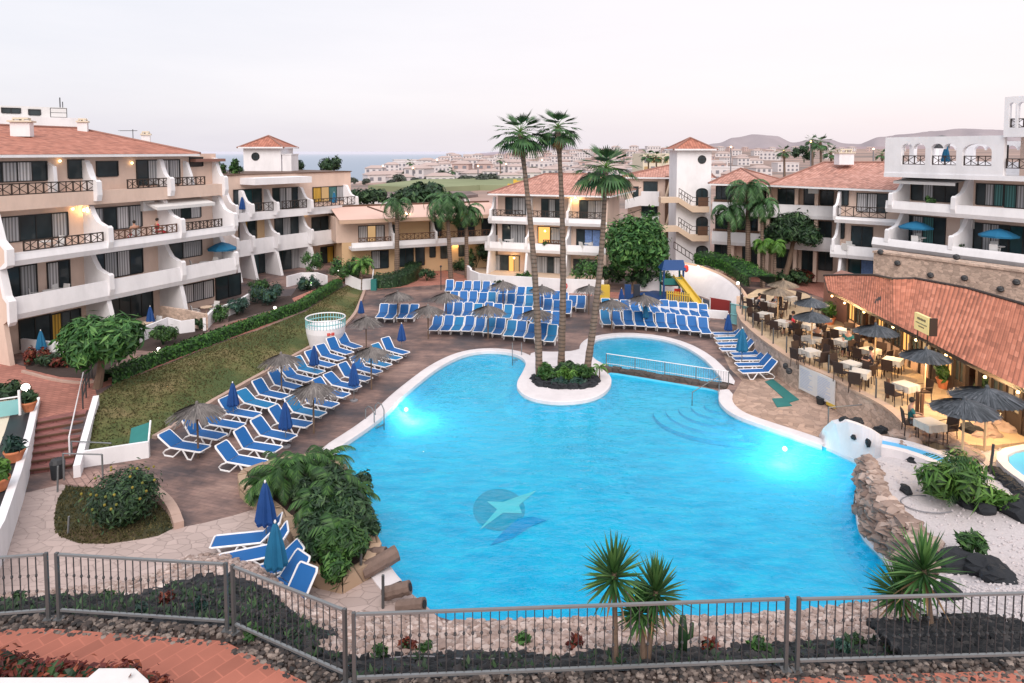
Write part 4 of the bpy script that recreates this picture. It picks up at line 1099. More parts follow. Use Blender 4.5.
for (y0, y1, t) in ((192, 206, 1.2), (217, 228, 1.2), (240, 250, 1.2)):
    m = MB(); Fb.box(m, Fb.q(641, 200, t)[0], Fb.q(659, 200, t)[0], 0.003, t, zat(Fb, 650, y1, t), zat(Fb, 650, y0, t)); m.build('balcony', 'white', b)
    m = MB(); s0, s1 = Fb.q(625, 200, t)[0], Fb.q(641, 200, t)[0]; za, zb_ = zat(Fb, 626, y1+3, t), zat(Fb, 641, y1-.5, t)
    m.sweep([Fb.P(s0, .02, za), Fb.P(s1-.003, .02, zb_), Fb.P(s1-.003, .02, zb_+1.0), Fb.P(s0, .02, za+.9)], Fb.n*1.1); m.build('stair_flight', 'white', b)
    m = MB(); m.tube([Fb.P(s0, 1.1, za+1.0), Fb.P(s0, 1.1, za+1.7)], .04, 5); m.tube([Fb.P(s0, 1.1, za+1.7), Fb.P(s1, 1.1, zb_+1.9)], .04, 5); m.tube([Fb.P(lerp(s0,s1,.5), 1.1, za+1.2), Fb.P(lerp(s0,s1,.5), 1.1, za+1.9)], .03, 5); m.build('railing', 'dark_wood', b)
for (ya, yb) in ((176, 208), (207, 240), (238, 268)):   # brown stairwell screens
    m = MB(); Fb.box(m, Fb.q(665, 200, .3)[0], Fb.q(678, 200, .3)[0], .003, .25, zat(Fb, 670, yb, .3), zat(Fb, 670, ya, .3)); m.build('stair_screen', 'brown_wood', b)
    m = MB(); s0, s1 = Fb.q(664, 200, .6)[0], Fb.q(671, 200, .6)[0]; m.tube([Fb.P(s0, .6, zat(Fb, 664, yb-4, .6)), Fb.P(s1, .6, zat(Fb, 670, ya+2, .6))], .14, 4)
    Fb.box(m, s1, Fb.q(678, 200, .6)[0], .5, .7, zat(Fb, 672, ya+5, .6), zat(Fb, 672, ya+2, .6)); m.build('stair_string', 'beige', b)

# --- tall stair tower
tw, Ft = tower('tall white stair tower with arched doors, outside stair landings and red pyramid roof', 677, 711.5, 266, 150, 696, 138, 673, 717.5, 64.5, 0, 702, 159.5, 3.2)
def arch_open(b, F, px0, py0, px1, py1, t, mat='glass', name='arched_door'):
    s0, z0 = F.q(px0, py1, t); s1, z1 = F.q(px1, py0, t); w_ = s1-s0
    prof = [(s0, z0), (s1, z0)]+[(s0+w_/2+w_/2*math.cos(k*PI/8), z1-w_*.32+w_*.32*math.sin(k*PI/8)) for k in range(9)]
    m = MB(); m.sweep([F.P(a, t+.004, z) for a, z in prof], F.n*.02); o = m.build(name, mat, b)
    m = MB(); m.tube([F.P(a, t+.03, z) for a, z in prof[2:]+[prof[0], prof[1], prof[2]]], .05, 4, False); F.box(m, (s0+s1)/2-.03, (s0+s1)/2+.03, t+.03, t+.06, z0, z1); m.build('frame', 'frame', o)
for y0, y1 in ((188.5, 207.5), (217, 236.5), (246, 265)): arch_open(tw, Ft, 696.2, y0, 707.5, y1, 0)
for yl, yr in ((206.5, 212), (235.5, 241)):
    zl = Ft.q(700, yl, 1.1)[1]; s0, s1, s2 = Ft.q(679, 200, 1.1)[0], Ft.q(693, 200, 1.1)[0], Ft.q(709.5, 200, 1.1)[0]
    zu = Ft.q(672, yl-9, 1.1)[1]; sL = Ft.q(661, 200, 1.1)[0]
    m = MB(); Ft.box(m, s1, s2, .003, 1.1, zl-.55, zl); m.sweep([Ft.P(s0, .003, zu-.55), Ft.P(s1-.003, .003, zl-.55), Ft.P(s1-.003, .003, zl), Ft.P(s0, .003, zu)], Ft.n*1.1); Ft.box(m, sL, s0-.003, .003, 1.1, zu-.5, zu)
    m.build('stair_landing', 'beige', tw)
    m = MB()
    for o in (.0, .45, .85):
        if o: m.tube([Ft.P(s0, 1.06, zu+o), Ft.P(s1, 1.06, zl+o), Ft.P(s2, 1.06, zl+o)], .03, 5)
    for k in range(5): a = lerp(s0, s1, k/5); m.tube([Ft.P(a, 1.06, lerp(zu, zl, k/5)), Ft.P(a, 1.06, lerp(zu, zl, k/5)+.85)], .025, 4)
    for k in range(4):
        a0_, a1_ = lerp(s0, s1, k/4), lerp(s0, s1, (k+1)/4); m.tube([Ft.P(a0_, 1.06, lerp(zu, zl, k/4)+.05), Ft.P(a1_, 1.06, lerp(zu, zl, (k+1)/4)+.85)], .02, 4)
    m.build('railing', 'dark_wood', tw)
    m = MB(); Ft.box(m, s1+.5, s2-.1, 1.02, 1.08, zl+.02, zl+.85); m.build('railing_panel', 'brown_wood', tw)
zl = Ft.q(700, 262, 1.1)[1]; m = MB(); m.tube([Ft.P(s0-.4, 1.06, zl+1.9), Ft.P(s1+.1, 1.06, zl+.7)], .04, 5); m.tube([Ft.P(s0-.4, 1.06, zl+1.3), Ft.P(s1+.1, 1.06, zl+.1)], .04, 5)
for k in range(6): m.tube([Ft.P(lerp(s0-.4, s1+.1, k/5), 1.06, lerp(zl+1.3, zl+.1, k/5)), Ft.P(lerp(s0-.4, s1+.1, k/5), 1.06, lerp(zl+1.9, zl+.7, k/5))], .03, 4)
m.build('railing', 'dark_wood', tw)

# --- long gallery block right of the tower
F5 = Fac(712, 62.8, 833, 57.6, 230)
b = thing('apartment_building', 'long three storey gallery block with red tiled roof right of the tall white tower', 'building', F5.P(0, 0, .3))
TW = -1.4; L5 = F5.len; ze5 = zat(F5, 800, 185.5, .1)
m = MB(); F5.box(m, 0, L5+.5, -9, TW, 0, ze5-.05); m.build('wall', 'pink', b)
zz = {}
for k, (t0, b0, t1, b1) in {3: (202, 214.5, 206, 220), 2: (231.5, 244, 237.5, 252)}.items():
    zb_ = (zat(F5, 713, b0, 0)+zat(F5, 831, b1, 0))/2; zt_ = (zat(F5, 713, t0, 0)+zat(F5, 831, t1, 0))/2
    balcony(b, F5, 0, L5, TW, 0, zb_, zt_, flare=.08); zz[k] = (zb_, zt_)
    railing(b, F5, .1, F5.q(778, 215, 0)[0], -.05, zt_+.01, zt_+.22, 'brown_wood', False)
for a in [(716.5,187,732,203,'ddd'), (747,190,759,203,'dd'), (763,190,768,203,'d'), (778.5,189.5,795,205,'dd'), (804.5,187,814,205,'d'), (821,191,833,205,'dd'),
          (716,215,731,233,'ddd'), (737,217,747,233,'dd'), (751,217,762,234,'dd'), (770,218,790,235,'ddd'), (803,219,815,236,'dd'), (819,222,831,237,'dd'),
          (715,244.5,728,260,'dd'), (743,246,750,265,'d'), (752,246,759,265,'d'), (775,247,791,268,'ddd'), (802.5,249.5,814,273,'dd'), (819,252,832,270,'dd')]:
    window(b, F5, *a[:4], TW, a[4])
for px in (733, 760, 768, 796, 816):
    s_ = F5.q(px, 215, -.3)[0]; m = MB(); F5.box(m, s_-.14, s_+.14, TW+.003, -.25, .2, ze5-.05); m.build('pier', 'pink', b)
ac_unit(b, F5, 813.5, 190, -.3)
# its projecting end with deeper balconies
F5b = Fac(833, 54.5, 889, 52, 230); TWb = -1.6
m = MB(); F5b.box(m, 0, F5b.len+1, -12, TWb, 0, ze5-.05); m.build('end_wing', 'pink', b)
c3b, c3t = zat(F5b, 860, 224, 0), zat(F5b, 860, 217.5, 0)
balcony(b, F5b, .1, F5b.len+.6, TWb, 0, c3b, c3t); railing(b, F5b, F5b.q(837.5, 212, 0)[0], F5b.q(886, 214, 0)[0], -.04, c3t+.01, c3t+.85)
c2b, c2t = zat(F5b, 855, 259, .2), zat(F5b, 855, 246.5, .2)
balcony(b, F5b, -.1, F5b.len, TWb, .2, c2b, c2t)
for a in [(839,187.5,848,205,'dd'), (857.5,194,887,212,'wwd'), (838,222,844,238,'d'), (852,227,872,246,'dd'), (849,260,873,278,'ta')]: window(b, F5b, *a[:4], TWb, a[4])
for z0_, z1_, te in ((c3b+.2, ze5-.3, 0), (c2b+.2, c3b, .15)): fin(b, F5b, .1, TWb, te, z0_, z1_, .2)
m = MB(); F5b.prof(m, [(TWb, .2), (.9, .2), (.2, c2b-.7), (0, c2b), (TWb, c2b)], .5, .7); m.build('partition_wall', 'white', b)
a0, a1 = V(824, 162.5, 63), V(905, 162.5, 60)
E0 = F5.P(F5.q(767, 184, .3)[0], .3, ze5); 
hiproof(b, [E0, F5b.P(F5b.len+2, .3, ze5), F5b.P(F5b.len+3, -13, ze5), F5.P(F5.q(767, 184, .3)[0]-.5, -11, ze5)], ze5, [(a0.x, a0.y, a0.z), (a1.x, a1.y, a1.z)], 'roof_pink')
ap = V(741, 168.5, 66.5); 
hiproof(b, [F5.P(-.3, .4, ze5), F5.P(F5.q(769, 184, .3)[0], .4, ze5-.003), F5.P(F5.q(769, 184, .3)[0], -8.5, ze5-.003), F5.P(-.3, -8.5, ze5)], ze5-.004, [(ap.x, ap.y, ap.z)], 'roof_pink')
p = V(844, 159, 61); m = MB(); m.box((p.x, p.y, p.z), (1.3, 1.0, 1.0)); c = m.build('chimney', 'white', b)
m = MB(); m.box((p.x, p.y, p.z+.55), (1.5, 1.2, .1)); m.box((p.x, p.y, p.z+.85), (1.1, .9, .12))
for a, e in ((-1, -1), (1, -1), (1, 1), (-1, 1), (0, -1)): m.box((p.x+a*.45, p.y+e*.35, p.z+.7), (.12, .12, .2))
m.build('cap', 'cream', c)

# --- white building on the right with roof terrace arches
F6 = Fac(884, 50.5, 1024, 42.5, 230)
b = thing('apartment_building', 'white stepped building at the right edge with arched roof terrace and blue parasols', 'building', F6.P(0, 0, 0))
L6 = F6.len+6; TW = -2.0
zt_b = (zat(F6, 896, 175.5, .2)+zat(F6, 1003, 182, .2))/2
m = MB(); F6.box(m, .3, L6, -9, TW, 0, zt_b-.02); m.build('wall', 'pink', b)
m = MB(); F6.box(m, 0, L6, -9, .25, zt_b-.02, zt_b+.28); m.build('terrace_slab', 'white', b)
zt_t = (zat(F6, 896, 138, .2)+zat(F6, 1003, 134.5, .2))/2
def arch_wall(b, F, s0, s1, t, th, z0, z1, ops, mat='white', name='arcade_wall'):
    # wall with openings; ops: (sa, sb, za, zb, n_arches)
    m = MB(); cur = s0
    for (sa, sb, za, zb, na) in ops:
        F.box(m, cur, sa, t-th, t, z0, z1)
        F.box(m, sa+.001, sb-.001, t-th, t, z0, za)
        w_ = (sb-sa)/na; r = w_/2
        for k in range(na):
            c = sa+w_*(k+.5); seg = 10; prev = None
            rise = min(r*.9, .55)
            top = [(c+r*math.cos(PI-PI*j/seg), zb-rise+rise*math.sin(PI*j/seg)) for j in range(seg+1)]
            for (p0_, q0_), (p1_, q1_) in zip(top, top[1:]):
                m.sweep([F.P(p0_, t, q0_), F.P(p1_, t, q1_), F.P(p1_, t, z1), F.P(p0_, t, z1)], F.n*-th)
        cur = sb
    F.box(m, cur, s1, t-th, t, z0, z1)
    return m.build(name, mat, b)
ops = []
for (x0, x1) in ((901, 925), (930.5, 956), (962, 991.5)):
    ops.append((F6.q(x0, 160, .2)[0], F6.q(x1, 160, .2)[0], zt_b+.9, zat(F6, (x0+x1)/2, 143.5, .2), 2 if x0 < 950 else 1))
zA = zt_b+.28
arch_wall(b, F6, 0, F6.q(1003.5, 160, .2)[0], .2, .35, zA, zt_t, ops)
for (sa, sb, za, zb, na) in ops: railing(b, F6, sa+.02, sb-.02, .0, za+.01, za+.66)
# side and back returns of the arcade, with openings that show the sky
m = MB(); F6.box(m, 0, .35, -6.0, -.16, zt_t-.5, zt_t-.003); F6.box(m, 0, .35, -3.2, -2.8, zA, zt_t-.5); F6.box(m, 0, .35, -6.0, -5.6, zA, zt_t-.5); F6.box(m, 0, .3, -5.6, -.16, zA, zA+.8); m.build('arcade_return', 'white', b)
bo = []
for k in range(5): a = .8+k*2.1; bo.append((a, a+1.5, zt_b+1.1, zt_t-.6, 2))
arch_wall(b, F6, .0, F6.q(1003.5, 160, .2)[0], -6.0, .3, zA, zt_t-.3, bo)
# upper corner tower
sT_ = F6.q(1003.5, 130, .35)[0]
zu0, zu1, zu2 = zat(F6, 1012, 137, .35), zat(F6, 1012, 96.5, .35), zt_b+.28
arch_wall(b, F6, sT_, L6, .35, .35, zu0, zu1, [(F6.q(1008.5, 120, .35)[0], F6.q(1015, 120, .35)[0], zat(F6, 1012, 127.5, .35), zat(F6, 1012, 102.5, .35), 1), (F6.q(1017, 120, .35)[0], F6.q(1027, 120, .35)[0], zat(F6, 1020, 127.5, .35), zat(F6, 1020, 102, .35), 1)], name='upper_arcade')
m = MB(); F6.box(m, sT_, L6, -6, .0, zu0, zu0+.25); F6.box(m, sT_, sT_+.3, -6, -.003, zu0+.25, zu0+1.2); F6.box(m, sT_, L6, -6.3, -6, zu2, zu1-.5); m.build('upper_floor', 'white', b)
m = MB(); F6.box(m, sT_+.1, L6, -6, -1.6, zu2, zu0-.003); m.build('upper_wall', 'pink', b)
railing(b, F6, F6.q(1009, 120, .3)[0], L6-2, .1, zat(F6, 1012, 127.5, .35), zat(F6, 1012, 118.5, .35), 'dark_wood')
railing(b, F6, sT_+.1, L6-2, .1, zat(F6, 1012, 168.5, .1), zat(F6, 1012, 158.5, .1))
window(b, F6, 1002, 146, 1007, 166, -1.58, 'd')
# two balcony floors
y3b, y3t = (zat(F6, 886, 211, 0)+zat(F6, 1024, 224, 0))/2, (zat(F6, 888, 199.5, 0)+zat(F6, 1024, 210.5, 0))/2
y2b, y2t = (zat(F6, 880, 248, 0)+zat(F6, 1024, 266, 0))/2, (zat(F6, 880, 238, 0)+zat(F6, 1024, 253, 0))/2
balcony(b, F6, .1, L6, TW, 0, y3b, y3t); balcony(b, F6, -.6, L6, TW, .35, y2b, y2t, flare=.2)
for a in [(912,182,957,201,'dcdd'), (977,184.5,1003,205,'dcT'), (1005,186,1040,208,'Tcd'), (902,217,945,243,'dcTd'), (974,224.5,1008,251,'dccd'), (1010,228,1050,256,'tdc')]: window(b, F6, *a[:4], TW, a[4])
for px in (893, 956, 957.5):
    s_ = F6.q(px, 205, -.2)[0]
    if px != 957.5: fin(b, F6, s_, TW, .0, y3b+.2, zt_b-.02, .3)
    if px != 956: fin(b, F6, s_, TW, .3, y2b+.2, y3b, .3)
m = MB(); sa, sb_ = F6.q(895, 180, -.3)[0], F6.q(957, 182, -.3)[0]
m.add([F6.P(sa, TW+.02, zt_b-.1), F6.P(sb_, TW+.02, zt_b-.1), F6.P(sb_, -.1, zt_b-.3), F6.P(sa, -.1, zt_b-.3), F6.P(sa, -.1, zt_b-.5), F6.P(sb_, -.1, zt_b-.5)], [(0, 1, 2, 3), (3, 2, 5, 4)]); m.build('awning', 'cloth_white', b)
ac_unit(b, F6, 967, 224, TW)
p = V(942, 133, 49); m = MB(); m.lathe((p.x, p.y, p.z-1.1), [(.5, 0), (.5, .55)], 10, close=True); m.lathe((p.x, p.y, p.z-.5), [(.75, 0), (.7, .12), (.2, .3), (.01, .34)], 12); m.build('chimney', 'metal', b)

# stone wall below, with dark round vents
F7 = Fac(873.5, 48.5, 1024, 40.5, 260)
t = thing('stone_wall', 'tall pinkish stone wall between the white right building and the restaurant roof', 'wall', F7.P(0, 0, 0))
m = MB(); F7.box(m, 0, F7.len+6, -1.2, 0, 0, y2b-.05); 
m.build('wall', 'stone_wall', t)
m = MB(); F7.box(m, -.05, F7.len+6, -1.1, .08, y2b-.045, y2b+.1); m.build('coping', 'stone_wall', t)
for px, py in ((881, 252), (898, 263), (931, 275), (957, 257), (965, 278), (1001, 289), (1017, 282)):
    s_, z = F7.q(px, py, 0); m = MB(); m.ball(F7.P(s_, .06, z), (.22, .22, .2), 8, 5); m.build('wall_lantern', 'metal_dark', t)
# ---------- loungers ----------
def make_lounger(name, label, group, sling='sling', ang=48):
    r = thing(name, label, 'sun lounger', (0, 0, 0), 0, group)
    ba = math.radians(ang); bl = .72; hx = -.18; hz = .36
    tx, tz = hx-bl*math.cos(ba), hz+bl*math.sin(ba)
    w = .31
    m = MB(); m.prism([(hx+.02, -w+.03), (1.12, -w+.03), (1.12, w-.03), (hx+.02, w-.03)], hz-.012, hz+.006); m.build('seat', sling, r)
    m = MB(); m.sweep([(hx, -w+.03, hz+.01), (tx, -w+.03, tz), (tx+.012, -w+.03, tz+.012), (hx+.012, -w+.03, hz+.022)], (0, 2*w-.06, 0)); m.build('backrest', sling, r)
    m = MB()
    for s in (-1, 1):
        m.tube([(tx, s*(w-.04), tz+.01), (tx+.06, s*w, tz-.06), (hx, s*w, hz), (1.10, s*w, hz), (1.16, s*(w-.05), hz-.01)], .034, 5)
    m.tube([(tx, -w+.04, tz+.01), (tx, w-.04, tz+.01)], .026, 5); m.tube([(1.16, -w+.05, hz-.01), (1.16, w-.05, hz-.01)], .026, 5)
    m.build('frame', 'plastic_white', r)
    for s in (-1, 1):
        m = MB(); m.tube([(.95, s*w, hz-.02), (.78, s*w, .03), (.62, s*w, .03), (.40, s*w, hz-.02)], .031, 5); m.build('leg', 'plastic_white', r)
        m = MB(); m.tube([(.30, s*w, hz-.02), (-.05, s*w, .03), (-.45, s*w, .03), (-.52, s*w, .12), (-.40, s*w, .24), (hx, s*w, hz-.02)], .031, 5); m.build('leg', 'plastic_white', r)
    return r
_protos = {}
def lounger(p, head, label, group, teal=False, sc=1.0):
    # p: ground point below the middle, head: heading of the foot end
    ang = rnd.choice((48, 48, 44, 53, 34))
    if ang not in _protos: o = _protos[ang] = make_lounger('sun_lounger', label, group, 'sling', ang)
    else: o = copy_tree(_protos[ang], label, swap={'sling': 'sling_teal'} if teal else {'sling_teal': 'sling'})
    o['group'] = group; o.location = p; o.rotation_euler = (0, 0, head); o.scale = (sc, sc, sc)
    return o
ORD = ['first','second','third','fourth','fifth','sixth','seventh','eighth','ninth','tenth','eleventh','twelfth','thirteenth','fourteenth','fifteenth','sixteenth','seventeenth']
def dirpx(ax, ay, bx, by):
    a, b = U(ax, ay), U(bx, by); return math.atan2(b.y-a.y, b.x-a.x)
TEAL = set()
def row(n, P0, P1, h0, h1, where, group, teal=(), gaps=(), bow=0.0):
    for i in range(n):
        t = i/(n-1); p = P0.lerp(P1, t)
        d = (P1-P0).normalized(); p = p+Vector((d.y, -d.x, 0))*bow*4*t*(1-t)
        p = p+Vector((rnd.uniform(-.06, .06), rnd.uniform(-.07, .07), 0))
        if i in gaps: continue
        p.z = gh(p.x, p.y)
        lounger(p, lerp(h0, h1, t)+rnd.uniform(-.05, .05), 'blue lounger, '+ORD[i]+' '+where, group, i in teal)
D = math.radians
row(13, U(180, 455), U(347, 350), D(-18), D(-42), 'from the near end of the lawn side row', 'loungers in the lawn side row', (4, 8))
row(13, U(236, 469), U(392, 355.5), D(-18), D(-38), 'from the near end of the left poolside row', 'loungers in the poolside row on the left', (4, 10, 11), bow=-.15)
# block of loungers at the far side
gA = 'loungers in the big block behind the pool'
def rowpx(l, where, group, head=-92, teal=(), turn=-4):
    n = len(l)
    for i, (x, y) in enumerate(l):
        p = U(x, y); p += Vector((rnd.uniform(-.05, .05), rnd.uniform(-.08, .08), 0))
        lounger(p, D(head+turn*(i-n/2)/n*2+rnd.uniform(-3, 3)), 'white framed blue lounger, '+ORD[i]+' from left in the '+where, group, i in teal)
def spread(pts, n):
    P = [Vector((a, b, 0)) for a, b in pts]; return [(q.x, q.y) for q in (along(P, i/(n-1)) for i in range(n))]
rowpx(spread([(437,331.5),(470,331.5),(500,335),(528,338.5),(552,342)], 12), 'front row of the far block', gA, teal=(2, 5, 7, 11), head=-98)
rowpx(spread([(448,317),(480,317),(505,319),(531,322),(556,327)], 12), 'second row of the far block', gA, teal=(3, 6, 9), head=-96)
rowpx(spread([(454,304.5),(487,305),(510,307),(530,309),(567,314.5)], 13), 'third row of the far block', gA, teal=(4, 8), head=-95)
rowpx(spread([(450,292.5),(487,294.5),(522,298.5),(550,303),(581,309.5)], 16), 'rear row of the far block', gA, teal=(9,), head=-95)
gB = 'loungers behind the kids pool'
rowpx(spread([(606,325.5),(640,327),(670,329.5),(704,334)], 10), 'front row behind the round kids pool', gB, head=-95, teal=(0,))
rowpx(spread([(606,312.5),(640,313.5),(670,315.5),(704,318.5)], 11), 'rear row behind the round kids pool', gB, head=-95, teal=(0, 1, 4))
rowpx([(383.5,319), (392.5,319.5), (403,319.5), (413,319)], 'group of four beyond the left rows', 'four loungers beyond the left rows', head=-93)
gC = 'loungers below the restaurant wall'
for i, (x, y) in enumerate([(732,339.5), (734,344), (737,349.5), (741,355.5), (752,360), (755,365), (758,371), (762,377.5)]):
    lounger(U(x, y), D(183+rnd.uniform(-4, 4)), 'blue lounger facing left under the restaurant wall, '+ORD[i]+' from the back', gC, i in (1,), 1.0)
gD = 'loungers beside the stone bank'
for i, (x, y) in enumerate([(281,516.5), (291,527), (298,539.5), (304,551.5), (310,564)]):
    hp_ = U(x, y, .92); a_ = D((191, 202, 215, 229, 242)[i]); p = Vector((hp_.x+.71*math.cos(a_), hp_.y+.71*math.sin(a_), 0)); lounger(p, a_, 'blue lounger near the rubble bank at lower left, '+ORD[i]+' from the back', gD, False, 1.02)


# ---------- thatched parasols and folded umbrellas ----------
def thatch(label, group, name='thatched_parasol', r=1.2, za=2.02, zr=1.62, mat='thatch', pole='bark', shag=1.0):
    t = thing(name, label, 'parasol', (0, 0, 0), 0, group)
    m = MB(); m.tube([(0, 0, 0), (0, 0, za-.05)], .045, 7); m.build('pole', pole, t)
    m = MB(); n = 40
    m.lathe((0, 0, 0), [(.03, za+.02), (r*.35, za-.10), (r*.62, lerp(za, zr, .54)), (r*(.74 if shag == 1 else .97), lerp(za, zr, .68 if shag == 1 else .97))], n, .03 if shag == 1 else .012)
    for k in range(420):
        a = rnd.uniform(0, 2*PI); r0 = rnd.uniform(.05, .75)*r; r1 = min(r*1.1, r0+r*rnd.uniform(.28, .5)); r1 = min(r1, r*1.04) if shag < 1 else r1; da = rnd.uniform(-.09, .09)*shag; w = rnd.uniform(.015, .04)
        def hz(q): x = q/r; return lerp(za+.03, zr+.02, x**1.25)
        z0, z1 = hz(r0)+.02, hz(r1)-.02+rnd.uniform(-.05, .02)*shag+(.03 if shag < 1 else 0)
        ca, sa = math.cos(a), math.sin(a); cb, sb = math.cos(a+da), math.sin(a+da)
        m.add([(r0*ca+w*sa*.5, r0*sa-w*ca*.5, z0), (r0*ca-w*sa*.5, r0*sa+w*ca*.5, z0+.01), (r1*cb-w*sb, r1*sb+w*cb, z1), (r1*cb+w*sb, r1*sb-w*cb, z1)], [(0, 1, 2, 3)])
    m.build('canopy', mat, t)
    m = MB(); m.lathe((0, 0, za), [(.09, -.02), (.07, .12), (.015, .17)], 8); m.build('finial', mat, t)
    m = MB()
    for k in range(8): a = k*PI/4; m.tube([(0, 0, za-.12), (r*.9*math.cos(a), r*.9*math.sin(a), zr-.03)], .014, 4)
    m.build('rib', pole, t)
    return t
_th = None; TH_ = {}
def put_thatch(px, py, label, group, z=0.0, key='a', mat='thatch', sc=1.0, pole='bark', za=2.02):
    # px, py: where the middle of the canopy is seen
    p = U(px, py, z+1.83*sc*(za/2.02)); p.z = z+gh(p.x, p.y)
    if key not in TH_: TH_[key] = thatch(label, group, mat=mat, pole=pole, za=za, zr=za-(.4 if key == 'a' else .32), shag=1.0 if key == 'a' else .3); o = TH_[key]
    else: o = copy_tree(TH_[key], label)
    o['group'] = group; o.location = p; o.rotation_euler = (0, 0, rnd.uniform(0, 6)); o.scale = (sc*(.84 if z == 0 else .92), sc*(.84 if z == 0 else .92), 1.0)
    return o
gT = 'thatched parasols on the pool deck'
for px, py, lb, sc in [(197,410,'grey thatched parasol over the nearest loungers of the lawn side row',1.0), (281,361,'grey thatched parasol standing on the lawn edge behind the middle of the row',.95), (313,387,'grey thatched parasol between the two left lounger rows',1.05),
        (371,352,'grey thatched parasol at the far end of the poolside row',1.0), (366,324,'grey thatched parasol at the far end of the lawn side row',.9), (397.5,294,'grey thatched parasol behind the group of four loungers',1.05), (428,308,'grey thatched parasol at the left edge of the far lounger block',1.05),
        (446,293.5,'grey thatched parasol over the rear left corner of the far lounger block',1.1), (488,306.5,'grey thatched parasol amid the second and third rows of the far block',1.1), (503,282,'dark thatched parasol against the white terrace wall, left one',1.1),
        (537,310,'grey thatched parasol behind the trunks of the left two tall palms',1.1), (542,289,'grey thatched parasol before the white terrace wall between palm trunks',1.0), (589,287.5,'grey thatched parasol near the yellow box at the terrace wall end',1.05),
        (612,300.5,'grey thatched parasol at the left end of the rear kids pool row',1.1), (644,294.5,'grey thatched parasol in front of the blue play area',1.15)]:
    put_thatch(px, py, lb, gT, sc=sc)
def brolly(label, group, mat='brolly', h=2.1):
    t = thing('folded_umbrella', label, 'umbrella', (0, 0, 0), 0, group)
    MB().tube([(0, 0, 0), (0, 0, h)], .02, 6).build('pole', 'metal_light', t)
    m = MB(); n = 16; prof = [(.05, h-.02), (.11, h-.2), (.21, h-.65), (.29, h-1.15), (.24, h-1.25)]
    vs = []; fs = []
    for r_, z in prof:
        for k in range(n): rr = r_*(1.12 if k % 2 else .78); vs.append((rr*math.cos(2*PI*k/n), rr*math.sin(2*PI*k/n), z+(0 if k % 2 else .03)))
    for i in range(len(prof)-1):
        for k in range(n): fs.append((i*n+k, i*n+(k+1) % n, (i+1)*n+(k+1) % n, (i+1)*n+k))
    m.add(vs, fs); m.build('canopy', mat, t)
    MB().ball((0, 0, h+.03), (.035, .035, .06), 6, 4).build('tip', 'plastic_white', t)
    m = MB(); m.lathe((0, 0, 0), [(.22, 0), (.22, .06), (.06, .1)], 10); m.build('base', 'cloth_grey', t)
    return t
BR = {}
def put_brolly(px, py, label, z=0.0, teal=False, sc=1.0, ground=False, group='folded blue umbrellas'):
    # px, py: the tip as seen
    p = U(px, py, z+2.15*sc); p.z = z+gh(p.x, p.y)
    k = teal
    if k not in BR: BR[k] = brolly(label, group, 'brolly_teal' if teal else 'brolly'); o = BR[k]
    else: o = copy_tree(BR[k], label)
    o['group'] = group; o.location = p; o.scale = (sc, sc, sc); o.rotation_euler = (0, 0, rnd.uniform(0, 3)); return o
put_brolly(232.5, 382, 'folded blue umbrella between the near loungers of the lawn side row', sc=.8)
put_brolly(285, 401, 'folded blue umbrella between the near loungers of the poolside row', sc=.85)
put_brolly(314, 345, 'folded blue umbrella near the white round shower drum', sc=.8)
put_brolly(353.5, 362, 'folded blue umbrella halfway along the poolside row', sc=.85)
put_brolly(401.5, 323, 'folded blue umbrella past the far end of the poolside row', sc=.8)
put_brolly(265, 481, 'large folded navy umbrella beside the planted bed at lower left', sc=.97)
put_brolly(275, 521, 'folded teal umbrella leaning over the near loungers at lower left', teal=True, sc=.95)
put_brolly(646, 304, 'folded teal umbrella in the rear row behind the kids pool', teal=True, sc=.7)
put_brolly(728.5, 313.5, 'folded blue umbrella at the foot of the restaurant steps', sc=.8)
put_brolly(742.5, 327.5, 'folded teal blue umbrella above the loungers under the restaurant wall', teal=True, sc=1.0)
put_brolly(621.5, 288, 'folded navy umbrella by the play area fence', sc=.7)
put_brolly(361, 300, 'folded navy umbrella beside the lawn end railing', sc=.7)

# ---------- plants ----------
def leafcloud(m, blobs, n, size, asp=2.2, shell=.55, up=.35, jit=.5):
    tot = sum(b[1][0]*b[1][1]*b[1][2] for b in blobs)
    for (c, r) in blobs:
        k = int(n*(r[0]*r[1]*r[2])/tot)
        for _ in range(k):
            d = Vector((rnd.gauss(0, 1), rnd.gauss(0, 1), rnd.gauss(0, 1))); d.normalize()
            rad = shell+(1-shell)*rnd.random()**.6
            if rnd.random() < .16: rad *= rnd.uniform(1.05, 1.4)
            p = Vector((c[0]+d.x*r[0]*rad, c[1]+d.y*r[1]*rad, c[2]+d.z*r[2]*rad))
            nn = (d+Vector((rnd.uniform(-jit, jit), rnd.uniform(-jit, jit), up+rnd.uniform(-jit, jit)))).normalized()
            a = nn.cross(Vector((rnd.uniform(-1, 1), rnd.uniform(-1, 1), rnd.uniform(-1, 1)))).normalized(); b_ = nn.cross(a)
            s = size*rnd.uniform(.6, 1.3); l = s*asp*.5; w = s*.5
            m.add([p-a*l, p+b_*w*.8-a*l*.1, p+a*l-nn*s*.25, p-b_*w*.8-a*l*.1], [(0, 1, 2, 3)])
def core(m, blobs, k=.62):
    for c, r in blobs: m.ball(c, (r[0]*k, r[1]*k, r[2]*k), 8, 6, .15)
